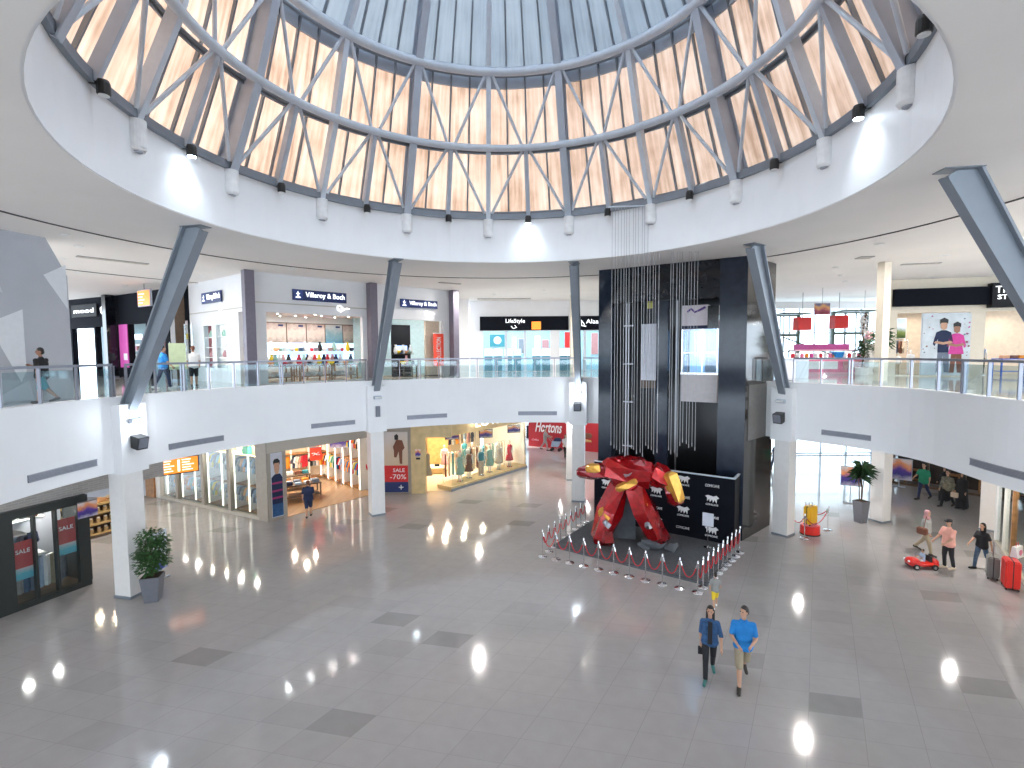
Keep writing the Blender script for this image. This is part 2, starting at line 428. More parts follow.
# ---------------------------------------------------------------- balcony plan
LC = (0.3, 12.5)
KN = [(-178, 12.5), (-130, 12.4), (-90, 12.4), (-40, 12.3), (.9, 12.3), (19.4, 13.4), (34.5, 13.2), (76, 12.9), (121.9, 12.5), (166.6, 12.54), (182, 12.5), (230, 12.4), (270, 12.4)]
def brad(t):
    while t > 250: t -= 360
    for i in range(len(KN)-1):
        if KN[i][0] <= t <= KN[i+1][0]:
            a, b = KN[i], KN[i+1]; f = (t-a[0])/(b[0]-a[0])
            p0 = KN[max(i-1, 0)][1]; p3 = KN[min(i+2, len(KN)-1)][1]; m1 = (b[1]-p0)/2*.6; m2 = (p3-a[1])/2*.6
            return (2*f**3-3*f*f+1)*a[1]+(f**3-2*f*f+f)*m1+(-2*f**3+3*f*f)*b[1]+(f**3-f*f)*m2
    return 12.4
def bp(t, off=0.):
    r = brad(t)+off; return (LC[0]+r*math.cos(R(t)), LC[1]+r*math.sin(R(t)))
X0, X1, Y0, Y1 = -38, 38, -14, 41
def rect_at(t, c=LC):
    dx, dy = math.cos(R(t)), math.sin(R(t)); s = 1e9
    if abs(dx) > 1e-6: s = min(s, ((X1 if dx > 0 else X0)-c[0])/dx)
    if abs(dy) > 1e-6: s = min(s, ((Y1 if dy > 0 else Y0)-c[1])/dy)
    return (c[0]+dx*s, c[1]+dy*s)
def ring_slab(name, inner, angs, z0, z1, m, c):
    b = B(); bm = b.bm; rows = []
    for k, t in enumerate(angs):
        i = inner[k]; o = rect_at(t, c)
        rows.append([bm.verts.new((i[0], i[1], z0)), bm.verts.new((i[0], i[1], z1)), bm.verts.new((o[0], o[1], z1)), bm.verts.new((o[0], o[1], z0))])
    n = len(rows)
    for k in range(n):
        u, v = rows[k], rows[(k+1) % n]
        for j in range(4):
            try: bm.faces.new((u[j], u[(j+1) % 4], v[(j+1) % 4], v[j]))
            except ValueError: pass
    bmesh.ops.remove_doubles(bm, verts=bm.verts, dist=1e-5)
    return struct(name, b, m)
angs = []
t = -110.
corners = [math.degrees(math.atan2(y-LC[1], x-LC[0])) for x in (X0, X1) for y in (Y0, Y1)]
base = sorted(set([round(-110+3*i, 2) for i in range(120)] + [40., 72.] + [round(c if c > -110 else c+360, 3) for c in corners]))
al = []; inn = []
for t in base:
    if t == 40.: al += [t, t]; inn += [bp(t), (LC[0]+17*math.cos(R(t)), LC[1]+17*math.sin(R(t)))]
    elif t == 72.: al += [t, t]; inn += [(LC[0]+17*math.cos(R(t)), LC[1]+17*math.sin(R(t))), bp(t)]
    elif 40 < t < 72: al.append(t); inn.append((LC[0]+17*math.cos(R(t)), LC[1]+17*math.sin(R(t))))
    else: al.append(t); inn.append(bp(t))
ring_slab('floor_upper', inn, al, 5.95, 6.1, 'floor_up', LC)
ring_slab('ceiling_lower', inn, al, 4.1, 5.94, 'ceiling', LC)

# ground floor
b = B(); b.prism([(X0, Y0), (X1, Y0), (X1, 36.4), (13, 36.4), (13, 48), (X0, 48)], -.2, 0); struct('floor', b, 'floor')

def parapet(name, a0, a1):
    b = B(); n = max(2, int((a1-a0)/2)); bm = b.bm; rows = []
    for i in range(n+1):
        t = a0+(a1-a0)*i/n
        p, q = bp(t, -.02), bp(t, .26)
        rows.append([bm.verts.new((p[0], p[1], 3.95)), bm.verts.new((p[0], p[1], 6.22)), bm.verts.new((q[0], q[1], 6.22)), bm.verts.new((q[0], q[1], 3.95))])
    for u, v in zip(rows, rows[1:]):
        for j in range(4): bm.faces.new((u[j], u[(j+1) % 4], v[(j+1) % 4], v[j]))
    bm.faces.new(rows[0]); bm.faces.new(rows[-1][::-1])
    struct(name, b, 'fascia_white')
parapet('wall_parapet_left', 122, 250)
parapet('wall_parapet_back', 71.6, 122)
parapet('wall_parapet_right', -60, 39.6)
parapet('wall_parapet_near', 250, 300)

# upper ceiling with round opening
DC = (-.28, 12.43); RO = 8.29; CZ = 11.1; UF = 6.1
cb = sorted(set([round(-180+4*i, 2) for i in range(90)] + [round(math.degrees(math.atan2(y-DC[1], x-DC[0])), 3) for x in (X0, X1) for y in (Y0, Y1)]))
ring_slab('ceiling', [(DC[0]+RO*math.cos(R(t)), DC[1]+RO*math.sin(R(t))) for t in cb], cb, CZ, CZ+.25, 'ceiling', DC)
def annulus(name, r0, r1, z0, z1, m, c=DC, n=96, a0=0, a1=360):
    b = B(); bm = b.bm; rows = []; full = a1-a0 >= 360
    for i in range(n if full else n+1):
        t = R(a0+(a1-a0)*i/n); cs, sn = math.cos(t), math.sin(t)
        rows.append([bm.verts.new((c[0]+r*cs, c[1]+r*sn, z)) for r, z in ((r0, z0), (r0, z1), (r1, z1), (r1, z0))])
    for i in range(n):
        u, v = rows[i], rows[(i+1) % len(rows)]
        for j in range(4): bm.faces.new((u[j], u[(j+1) % 4], v[(j+1) % 4], v[j]))
    return b
struct('wall_oculus', annulus('x', RO-.04, RO+.4, CZ+.012, 12.80, 'x'), 'fascia_white')
struct('trim_1', annulus('x', 12.45, 12.53, CZ-.02, CZ+.01, 'x'), 'groove')
struct('trim_2', annulus('x', 20.6, 20.68, CZ-.02, CZ+.01, 'x', a0=110, a1=190), 'groove')

# ---------------------------------------------------------------- skylight dome
def pol(a, r, z): return (DC[0]+r*math.sin(R(a)), DC[1]+r*math.cos(R(a)), z)
PR = [(8.2, 12.86), (7.2, 15.15), (6.4, 17.5), (5.1, 19.4), (3.3, 20.8), (1.0, 21.5)]
dome = thing('skylight_dome', 'large round skylight dome of grey steel ribs and rings over weathered orange sheeting', 'skylight', (DC[0], DC[1], 12.8))
def dpart(name, b, m, smooth=False):
    o = b.build(name, m, smooth=smooth); o.parent = dome; o.location = (-DC[0], -DC[1], -12.8); return o
A0 = 18.1
def hoop(r, z, w, h, n=96):
    return annulus('x', r-w/2, r+w/2, z-h/2, z+h/2, 'x', n=n)
def tor(r, z, rad, n=96, k=8):
    b = B(); bm = b.bm; rows = []
    for i in range(n):
        t = 2*PI*i/n
        rows.append([bm.verts.new((DC[0]+(r+rad*math.cos(2*PI*j/k))*math.cos(t), DC[1]+(r+rad*math.cos(2*PI*j/k))*math.sin(t), z+rad*math.sin(2*PI*j/k))) for j in range(k)])
    for i in range(n):
        for j in range(k): bm.faces.new((rows[i][j], rows[i][(j+1) % k], rows[(i+1) % n][(j+1) % k], rows[(i+1) % n][j]))
    return b
dpart('base_ring', hoop(8.3, 12.90, .34, .22), 'strut')
dpart('ring_beam', tor(7.12, 15.15, .13), 'steel_light', True)
dpart('ring_beam', tor(6.32, 17.5, .15), 'steel_light', True)
dpart('closing_band', hoop(6.97, 17.44, .06, .44), 'steel')
dpart('closing_band', hoop(7.62, 15.16, .05, .12), 'strut')
dpart('ring_beam', tor(7.55, 15.22, .05), 'strut', True)
dpart('ring_beam', tor(6.75, 17.56, .05), 'strut', True)
dpart('ring_beam', tor(8.55, 13.15, .05), 'strut', True)
for k in range(16):
    a = A0+22.5*k; main = k % 2 == 0
    w, h, off = (.26, .62, .18) if main else (.17, .30, .06)
    for (r0, z0), (r1, z1) in zip(PR, PR[1:]):
        b = B(); up = Vector(pol(a, 1, 0))-Vector(pol(a, 0, 0))
        p = Vector(pol(a, r0+off, z0)); q = Vector(pol(a, r1+off, z1))
        b.ibeam(p, q, w, h, up, .03, .05) if main else b.beam(p, q, w, h, up)
        dpart('rib', b, 'steel' if main else 'steel_light')
for k in range(16):
    a = A0+11.25+22.5*k
    b = B(); b.beam(pol(a, PR[0][0], PR[0][1]), pol(a, PR[1][0], PR[1][1]), .15, .24, Vector(pol(a, 1, 0))-Vector(pol(a, 0, 0)))
    dpart('post', b, 'steel')
    for s in (-1, 1):
        b = B(); b.tube(pol(a+s*10.2, 8.12, 13.0), pol(a+s*1.2, 7.2, 15.05), .055, n=8); dpart('brace', b, 'steel_light')
        b = B(); b.tube(pol(a+s*1.2, 7.12, 15.25), pol(a+s*10, 6.4, 17.4), .055, n=8); dpart('brace', b, 'steel_light')
for k in range(64):
    if k % 4 == 0: continue
    a = A0+5.625*k; b = B()
    for (r0, z0), (r1, z1) in zip(PR, PR[1:4]):
        b.beam(pol(a, r0+.46, z0+.1), pol(a, r1+.46, z1+.08), .055, .10, Vector(pol(a, 1, 0))-Vector(pol(a, 0, 0)))
    dpart('mullion', b, 'strut')
def clad(name, segs, m, off=.55):
    b = B(); bm = b.bm; n = 128; rows = []
    pts = []
    for (r0, z0), (r1, z1) in zip(segs, segs[1:]):
        for f in (0, .5): pts.append((r0+(r1-r0)*f, z0+(z1-z0)*f))
    pts.append(segs[-1])
    for i in range(n+1):
        t = A0+360*i/n; rows.append([bm.verts.new(pol(t, r+off, z+.08)) for r, z in pts])
    uv = bm.loops.layers.uv.new('UVMap')
    for i in range(n):
        for j in range(len(pts)-1):
            f = bm.faces.new((rows[i][j], rows[i+1][j], rows[i+1][j+1], rows[i][j+1]))
            for l, (u, v) in zip(f.loops, ((i, j), (i+1, j), (i+1, j+1), (i, j+1))): l[uv].uv = (u/n, v*.5)
    return dpart(name, b, m)
clad('lower_cladding', [(8.22, 12.7), (7.16, 15.18)], 'clad')
clad('upper_cladding', [(7.12, 15.17), (6.40, 17.42)], 'clad')
clad('crown_cladding', PR[2:4]+[(4.0, 20.25)], 'crown')
clad('fill_roof', [(4.0, 20.25)]+PR[4:], 'fill_roof')  # unseen bright crown top, added to brighten the rim and floor below
b = B(); b.lathe([(1.7, 21.5), (.9, 21.75), (0, 21.85)], 24, (DC[0], DC[1], 0)); dpart('crown_cap', b, 'fill_roof')

# rib-foot covers and floodlights round the foot of the dome
ORD = ['first', 'second', 'third', 'fourth', 'fifth', 'sixth', 'seventh', 'eighth', 'ninth', 'tenth', 'eleventh', 'twelfth', 'thirteenth', 'fourteenth', 'fifteenth', 'sixteenth']
vis = sorted([((A0+22.5*k+180) % 360)-180 for k in range(16)])
vis = [a for a in vis if -112 < a < 112]
proto = None
for i, a in enumerate(vis):
    lab = f'white rib cover on the dome rim, {ORD[i]} from the left'
    if proto is None:
        proto = thing('rib_cover', lab, 'cover', pol(a, 8.22, 12.1), R(-a), 'white rib covers round the oculus rim')
        b = B(); b.lathe([(.02, -.02), (.16, 0), (.2, .06), (.2, .68)], 20); b.build('sleeve', 'white', proto, smooth=False)
        b = B(); b.lathe([(.1, -.03), (.11, 0)], 16); b.build('end_cap', 'grille', proto)
    else: dup(proto, pol(a, 8.22, 12.1), R(-a), lab)
def floodlight(a, lit, i):
    t = thing('floodlight', f'{"lit blue-white" if lit else "unlit black"} floodlight at the dome foot, {ORD[i]} from the left', 'floodlight', pol(a, 8.0, 12.78), R(-a), 'floodlights at the foot of the dome')
    b = B(); b.box(-.03, .03, .0, .3, .0, .06); b.build('bracket', 'lamp_black', t)
    b = B(); b.lathe([(.10, .08), (.12, .02), (.12, -.18), (.10, -.2)], 14); hs = b.build('housing', 'lamp_black', t)
    b = B(); b.lathe([(.095, -.20), (.095, -.215)], 14); b.build('lens', 'lit_cool' if lit else 'lamp_white', hs)
    if lit:
        l = bpy.data.lights.new('flood_beam', 'SPOT'); l.energy = 45; l.color = (.75, .88, 1); l.spot_size = R(110); l.spot_blend = 1.; l.shadow_soft_size = .1
        o = bpy.data.objects.new('flood_beam', l); col.objects.link(o); o.location = Vector(pol(a, 7.8, 12.45)); o.rotation_euler = (R(28), 0, R(-a))
fl = [((A0+11.25+22.5*k+180) % 360)-180 for k in range(16)]
fl = sorted([a for a in fl if -112 < a < 122])
for i, a in enumerate(fl): floodlight(a, min(abs(a-6.85), abs(a-96.85), abs(a+83.15)) < .5, i)

# ---------------------------------------------------------------- columns, struts, column lamps and speakers
COLS = [(166.6, (-8.95, 14.6), 'left foreground column beside the potted tree', 'flood'), (121.9, (-4.5, 19.95), 'column in front of the clothes shop and sale poster', 'off'),
        (76.5, (2.55, 20.75), 'column left of the black lift tower', 'flood'), (35.8, (8.3, 17.5), 'column right of the black lift tower', 'off'), (-9, (9.0, 10.4), 'right foreground', None)]
for i, (t, top, where, lamp) in enumerate(COLS):
    c = bp(t, .06)
    if i < 4:
        cl = thing('column', 'square white ' + where, 'column', (c[0], c[1], 0), R(t))
        b = B(); b.box(-.3, .3, -.3, .3, 0, 3.97); b.build('shaft', 'column', cl)
        b = B(); b.box(-.42, .1, -.42, .42, 3.9, 6.0); b.build('capital', 'fascia_white', cl)
        b = B(); b.box(-.33, .33, -.33, .33, 0, .07); b.build('base', 'strut', cl)
    names = ['leaning grey steel strut rising from the left foreground column', 'leaning grey steel strut above the sale poster column', 'nearly upright grey steel strut left of the black lift tower', 'leaning grey steel strut right of the black lift tower', 'massive grey steel strut cut by the right edge of the photo']
    s = bp(t, -.12)
    p = Vector((s[0], s[1], 5.75 if i < 4 else 6.2)); q = Vector((top[0], top[1], CZ+.01))
    o = thing('ceiling_strut', names[i], 'strut', p, 0, 'leaning steel struts round the atrium')
    rad = Vector((LC[0]-s[0], LC[1]-s[1], 0)).normalized()
    b = B(); b.ibeam((0, 0, 0), q-p, .28, .38, rad, .05, .06, h2=.62, w2=.32); b.build('beam', 'strut_paint', o)
    b = B(); b.box(-.2, .2, -.36, .36, -.03, 0); pl = b.build('end_plate', 'strut', o, loc=q-p); pl.rotation_euler = (0, 0, R(t)+PI/2)
    # lamp + speaker, local x = outward radial; they sit on the inner face
    if lamp:
        f = bp(t, -.38)
        lm = thing('column_floodlight', ('lit ' if lamp == 'flood' else 'unlit ') + 'small floodlight on the ' + where, 'floodlight', (f[0], f[1], 5.5), R(t), 'floodlights on the columns')
        b = B(); b.box(-.02, .10, -.02, .02, -.02, .02); b.build('bracket', 'steel', lm)
        b = B(); b.hexa([(-.16, -.17, -.06), (.0, -.17, -.10), (.0, .17, -.10), (-.16, .17, -.06), (-.16, -.17, .02), (.0, -.17, .06), (.0, .17, .06), (-.16, .17, .02)]); hs = b.build('housing', 'steel', lm)
        b = B(); b.box(-.17, -.158, -.15, .15, -.055, .015); b.build('lens', 'lit_cool' if lamp == 'flood' else 'lamp_white', hs)
        if lamp == 'flood':
            l = bpy.data.lights.new('column_lamp', 'POINT'); l.energy = 22; l.color = (.8, .9, 1); l.shadow_soft_size = .12
            o = bpy.data.objects.new('column_lamp', l); col.objects.link(o); g = bp(t, -.75); o.location = (g[0], g[1], 5.45)
        sp = thing('wall_speaker', ('small flat grey' if i == 1 else 'black box') + ' loudspeaker on the ' + where, 'speaker', (f[0], f[1], 4.85), R(t), 'loudspeakers on the columns')
        w = .1 if i == 1 else .17
        b = B(); b.box(-.02, .10, -.03, .03, -.03, .03); b.build('bracket', 'lamp_black', sp)
        b = B(); b.hexa([(-.26, -w, -.25), (-.02, -w, -.18), (-.02, w, -.18), (-.26, w, -.25), (-.34, -w, .12), (-.02, -w, .20), (-.02, w, .20), (-.34, w, .12)]) if i != 1 else b.box(-.12, -.02, -.09, .09, -.24, .24)
        cb_ = b.build('cabinet', 'lamp_black' if i != 1 else 'grille_dark', sp)
        if i != 1:
            b = B(); b.hexa([(-.275, -w*.85, -.21), (-.265, -w*.85, -.21), (-.265, w*.85, -.21), (-.275, w*.85, -.21), (-.345, -w*.85, .10), (-.33, -w*.85, .10), (-.33, w*.85, .10), (-.345, w*.85, .10)]); b.build('speaker_grille', 'grille_dark', cb_)
for n_, (x, y) in enumerate([(16.1, 21.75), (19.8, 20.6), (3.45, 29.3)]):
    cl = thing('column', ['square white column behind the tall potted plant', 'white column at the right shop window behind the woman', 'slim white column behind, left of the black lift tower'][n_], 'column', (x, y, 0), [R(20), R(40), 0][n_])
    b = B(); b.box(-.27, .27, -.27, .27, .07, 4.08); b.build('shaft', 'column', cl)
    b = B(); b.box(-.3, .3, -.3, .3, 0, .07); b.build('base', 'strut', cl)
for x, y, lab, m, nm in [(15.4, 21.1, 'cream square upper-floor column left of the children poster', 'cream', 'column'), (3.9, 32.2, 'cream square upper-floor column behind the nearly upright strut', 'cream', 'column')]:
    cl = thing(nm, lab, 'column', (x, y, 6.1), R(10))
    b = B(); b.box(-.17, .17, -.17, .17, .1, 4.98); b.build('shaft', m, cl)
    b = B(); b.box(-.19, .19, -.19, .19, 0, .1); b.build('base', 'header_beige', cl)

# ---------------------------------------------------------------- balustrades and fascia air grilles
def balustrade(a0, a1, lab, wide=.98):
    n = max(2, round(R(a1-a0)*12.8/wide)); mid = bp((a0+a1)/2, .12)
    t0 = thing('balustrade', lab, 'railing', (mid[0], mid[1], 6.1), 0, 'glass balustrades round the balcony')
    P = [bp(a0+(a1-a0)*i/n, .12) for i in range(n+1)]
    P = [Vector((x-mid[0], y-mid[1], 0)) for x, y in P]
    b = B()
    for p, q in zip(P, P[1:]): b.beam(p+Vector((0, 0, 1.08)), q+Vector((0, 0, 1.08)), .10, .07)
    b.build('handrail', 'rail_metal', t0)
    for i, p in enumerate(P):
        d = (P[min(i+1, n)]-P[max(i-1, 0)]).normalized()
        for s in ((-.05, .05) if i % 4 == 0 else (0,)):
            b = B(); b.beam(p+d*s+Vector((0, 0, .0)), p+d*s+Vector((0, 0, 1.05)), .03, .09, d.cross(Vector((0, 0, 1)))); b.build('baluster', 'rail_metal', t0)
    for p, q in zip(P, P[1:]):
        d = (q-p); b = B(); b.beam(p+d*.08+Vector((0, 0, .56)), p+d*.92+Vector((0, 0, .56)), .012, .82, (0, 0, 1)); b.build('glass_panel', 'rail_glass', t0)
balustrade(167.6, 196, 'grey metal and glass balustrade at the far left in front of the walking man')
balustrade(123.3, 165.6, 'glass balustrade between the left strut and the second strut')
balustrade(77.6, 120.6, 'glass balustrade between the second strut and the strut beside the lift tower')
balustrade(72, 75.6, 'short glass balustrade between the strut and the black lift tower')
balustrade(36.9, 39.6, 'short glass balustrade right of the black lift tower', .8)
balustrade(-8, 34.9, 'long glass balustrade on the right in front of the children poster')

GR = [(179.9, 170.9, 4.38, 'fascia of the far left span'), (160.3, 151.3, 4.40, 'fascia above the orange information screen'), (135.1, 126.2, 4.40, 'fascia above the sportswear shop entrance'), (115, 106.1, 4.42, 'fascia above the wooden shop front'), (90, 81.3, 4.42, 'fascia above the red wall'), (29.9, 22.7, 4.38, 'fascia right of the lift tower'), (6.5, -3, 4.38, 'fascia at the right edge of the photo')]
for a0, a1, z, wh in GR:
    mid = bp((a0+a1)/2, -.03); n = 8
    t0 = thing('air_grille', 'long thin grey air grille on the ' + wh, 'vent', (mid[0], mid[1], z), 0, 'air grilles along the balcony fascia')
    P = [Vector((*bp(a0+(a1-a0)*i/n, -.03), 0))-Vector((mid[0], mid[1], 0)) for i in range(n+1)]
    b = B()
    for p, q in zip(P, P[1:]): b.beam(p, q, .02, .17)
    b.build('backing', 'grille_dark', t0)
    for dz in (-.085, .085):
        b = B()
        for p, q in zip(P, P[1:]): b.beam(p+Vector((0, 0, dz)), q+Vector((0, 0, dz)), .05, .03)
        b.build('frame', 'grille', t0)
    b = B()
    for dz in (-.045, -.015, .015, .045):
        for p, q in zip(P, P[1:]): b.beam(p+Vector((0, 0, dz)), q+Vector((0, 0, dz)), .04, .014)
    b.build('louvre', 'grille', t0)

# ---------------------------------------------------------------- recessed ceiling lights and ceiling vents
DL = [(-13.36, 15.37), (-14.36, 17.05), (-18.93, 22.35), (-20.11, 26.59), (-9.24, 21.66), (-6.05, 23.74), (-2.45, 24.84), (-14.2, 23.4), (1.35, 25.01), (1.96, 29.84), (-1.02, 31.72), (12.6, 17.53), (16.61, 19.62), (14.13, 22.27), (15.89, 24.63), (17.48, 26.77), (20.94, 25.5), (13.9, 12.2), (22, 33), (18, 36), (25.5, 31), (-16.8, 19.2)]
NM = ['above the walking man', 'over the grey mural wall', 'between the mural and the dark shop', 'over the black shop front', 'in front of the tableware shop window', 'over the second strut', 'between the second purple column and the lift', 'near the first purple column', 'left of the lift tower top', 'beyond the strut by the lift', 'before the lifestyle shop sign', 'right of the fourth strut', 'above the children poster', 'over the sweets kiosk, nearest', 'over the sweets kiosk, middle', 'over the sweets kiosk, farthest', 'above the black shop band', 'by the big right strut', 'over the window grid', 'by the bright upper window', 'beside the cream column', 'above the mural edge']
proto = None
for (x, y), nm in zip(DL, NM):
    lab = 'round recessed ceiling light ' + nm
    if proto is None:
        proto = thing('ceiling_light', lab, 'ceiling light', (x, y, CZ-.03), 0, 'recessed lights of the upper ceiling')
        b = B(); b.lathe([(.10, .025), (.13, .025), (.13, 0), (.10, 0)], 16); b.build('trim_ring', 'white', proto)
        b = B(); b.lathe([(.11, .02), (.11, .008)], 16); b.build('lens', 'lit_warm', proto)
    else: dup(proto, (x, y, CZ-.03), 0, lab)
for x, y, rz, w, d, nm in [(-15.2, 19.6, .9, 2.2, .3, 'left over the mural wall'), (-.5, 34.5, 0, 3.6, .5, 'in front of the lifestyle shop'), (-3.2, 26.6, .6, 1.2, .25, 'by the third purple column'), (17.2, 21.5, -.3, 1.4, .2, 'above the children poster'), (13.8, 20.0, -.2, .5, .5, 'near the fourth strut')]:
    v = thing('ceiling_vent', 'slotted grey vent in the upper ceiling ' + nm, 'vent', (x, y, CZ-.03), rz)
    b = B(); b.box(-w/2, w/2, -d/2, d/2, .01, .03); b.build('backing', 'grille_dark', v)
    b = B()
    for k in range(5): b.box(-w/2, w/2, -d/2+d*k/5, -d/2+d*k/5+d*.09, -.005, .01)
    b.build('slat', 'header_beige', v)
# ---------------------------------------------------------------- lift tower
TC = (9.03, 19.5); TL = (3.9, 22.75)
TW = length(TL, TC); TY = yaw(TL, TC)
tw = thing('lift_tower', 'tall black polished granite lift tower behind the roped-off sculpture', 'tower', (TL[0], TL[1], 0), TY)
b = B(); b.box(0, .62, 0, .5, 0, CZ); b.build('pilaster', 'granite', tw)
b = B(); b.box(TW-1.0, TW, 0, .5, 0, CZ); b.build('pilaster', 'granite', tw)
b = B(); b.box(2.55, 3.05, .12, .5, 0, CZ-.9); b.build('mullion', 'granite', tw)
b = B(); b.box(.62, TW-1.0, .02, .5, CZ-1.5, CZ); b.build('header', 'black_gloss', tw)
b = B(); b.box(.62, TW-1.0, 3.2, 3.4, 0, CZ); b.build('shaft_back', 'shaft_dark', tw)
b = B(); b.box(.0, .62, .5, 3.4, 0, CZ); b.build('side_wall', 'shaft_dark', tw)
for x in (1.05, 1.16):
    b = B(); b.box(x, x+.05, .6, .66, 0, CZ-1.5); b.build('guide_rail', 'gunmetal', tw)
for x in (3.25, 5.12):
    b = B(); b.box(x, x+.06, .6, .66, 0, CZ-1.5); b.build('guide_rail', 'gunmetal', tw)
for z in (3.2, 5.2, 6.9, 8.6):
    b = B(); b.box(.95, 1.4, .58, .64, z, z+.06); b.build('rail_bracket', 'gunmetal', tw)
b = B(); b.box(1.62, 2.35, 1.0, 1.1, 6.2, 8.7); b.build('landing_panel', 'paper', tw)
b = B(); b.box(1.62, 2.35, .95, 1.1, 5.85, 6.2); b.build('landing_sill', 'wood_dark', tw)
b = B(); b.box(2.0, 2.25, .6, .62, 9.35, 9.6); b.build('floor_sign', mat('sign_yellow', (.55, .5, .08), .5), tw)
# right return wall
TB = (11.04, 21.31)
b = B(); L2 = length(TC, TB); 
rw = B(); rw.box(0, L2, 0, .3, 0, CZ); o = rw.build('return_wall', 'granite_reflect', tw); o.location = Vector((TW, 0, 0)); o.rotation_euler = (0, 0, yaw(TC, TB)-TY)
rw = B(); rw.box(.3, L2+.0, -.03, 0, 3.95, 6.15); o = rw.build('return_band', mat('brown_panel', (.16, .15, .14), .25), tw); o.location = Vector((TW, 0, 0)); o.rotation_euler = (0, 0, yaw(TC, TB)-TY)

cab = thing('lift_car', 'glass lift car with white advertising band stopped in the dark shaft', 'lift', onwall(TL, TC, 4.18, .75, 5.35), TY)
b = B(); b.box(-.72, .72, 0, 1.3, 0, 1.15); b.build('base_panel', 'pink_light', cab); cab.children[-1].data.materials[0] = mat('cab_base', (.55, .50, .50), .3)
b = B(); b.box(-.76, .76, -.03, 1.34, 1.15, 1.24); b.build('floor_trim', 'chrome', cab)
b = B(); b.box(-.72, .72, 0, .02, 1.24, 3.05); b.build('front_glass', 'cab_glass', cab)
for s in (-1, 1):
    b = B(); b.box(s*.72-.01, s*.72+.01, 0, 1.3, 1.24, 3.05); b.build('side_glass', 'cab_glass', cab)
for x in (-.72, 0.1, .69):
    b = B(); b.box(x, x+.04, -.02, .04, 1.24, 3.05); b.build('post', 'chrome', cab)
b = B(); b.box(-.7, .7, -.04, 0, 2.05, 2.09); b.build('handrail', 'chrome', cab)
b = B(); b.box(-.68, .68, 1.24, 1.3, 1.24, 3.05); b.build('back_wall', 'panel_blue', cab); cab.children[-1].data.materials[0] = mat('cab_inside', (.10, .16, .24), .25, .4, emit=(.2, .4, .7), es=.12)
b = B(); b.box(-.5, -.1, 1.1, 1.24, 1.9, 3.0); b.build('control_panel', 'panel_cyan', cab); cab.children[-1].data.materials[0] = mat('cab_panel', (.2, .35, .5), .3, emit=(.3, .55, .9), es=.5)
b = B(); b.box(.12, .62, .5, 1.2, 1.26, 1.85); b.build('inner_box', 'white', cab)
b = B(); b.box(-.72, .3, -.02, 1.3, 3.05, 4.05); b.build('roof_band', mat('cab_band', (.62, .55, .58), .35), cab)
b = B(); b.box(.3, .74, 0, 1.3, 3.05, 4.0); b.build('roof_return', 'black_gloss', cab)
b = B(); b.box(-.72, .3, -.03, -.02, 3.07, 3.2); b.build('band_stripe', 'cloth_navy', cab)
b = B(); b.path([(-.5, -.035, 3.78), (-.35, -.035, 3.9), (-.2, -.035, 3.76), (0, -.035, 3.84), (.22, -.035, 3.95)], .045, 6); b.build('emblem', mat('emblem_purple', (.10, .03, .22), .5), cab)
area('lift_light', onwall(TL, TC, 4.18, 1.3, 8.3), .8, 4, (.7, .85, 1))

# thin wires hanging from the dome rim in front of the tower
rw = random.Random(3)
wproto = {}
wl = []
for i in range(30):
    u = i/29; x = 3.72+3.05*u+rw.uniform(-.02, .02); y = 18.85-.25*u
    zb = [4.02, 3.9, 3.85, 3.7, 3.75, 3.6][i % 6]+(.25 if i > 24 else 0)
    if 17 <= i <= 19: continue
    wl.append((x, y, zb))
for i, (x, y, zb) in enumerate(wl):
    k = round(zb, 2)
    if k not in wproto:
        o = thing('hanging_wire', '', 'wire', (x, y, zb), 0, 'thin wires hanging before the black tower')
        b = B(); b.box(-.006, .006, -.006, .006, 0, 12.75-zb); b.build('cable', 'wire', o)
        b = B(); b.tube((0, 0, -.05), (0, 0, .09), .012, n=6); b.build('weight', 'wire', o); wproto[k] = o
    else: o = dup(wproto[k], (x, y, zb), 0)
    o['label'] = 'thin pale wire hanging in the curtain of wires before the black lift tower'

tr = thing('wire_track', 'thin steel track at the dome rim from which the pale wires hang', 'track', (3.6, 18.86, 12.75), math.atan2(-.25, 3.05))
b = B(); b.box(-.05, 3.3, -.03, .03, 0, .04); b.build('rail', 'steel_light', tr)
for x in (.1, 1.6, 3.1): b = B(); b.box(x-.015, x+.015, 0, 1.2 if x < 2 else .35, .01, .035); b.build('bracket', 'steel', tr)
# ---------------------------------------------------------------- display platform, backdrop, stand-in sculpture
BL = (3.66, 22.09); BR = (8.37, 18.8); PY = yaw(BL, BR); PL = length(BL, BR)
pf = thing('display_platform', 'low dark grey carpeted platform under the red and gold sculpture', 'platform', (BL[0], BL[1], 0), PY)
b = B(); b.box(.05, PL-.02, -3.75, -.02, 0, .10); b.build('deck', 'carpet_grey', pf)
b = B(); b.box(.02, PL+.01, -3.79, -.0, 0, .05); b.build('edge_trim', 'stone', pf)
bd = thing('backdrop_box', 'black printed backdrop box with white logos behind the sculpture', 'backdrop', (BL[0], BL[1], 0), PY)
b = B(); b.box(-.05, PL+.02, .02, .09, 0, 2.66); b.build('front_panel', 'black_sign', bd)
b = B(); b.box(PL-.04, PL+.02, .09, .95, 0, 2.66); b.build('side_panel', 'black', bd)
b = B(); b.box(-.05, .01, .09, .6, 0, 2.66); b.build('side_panel', 'black', bd)
b = B(); b.box(-.06, PL+.03, .0, .10, 2.64, 2.68); b.box(PL-.06, PL+.03, .10, .96, 2.64, 2.68); b.build('top_trim', 'steel_light', bd)
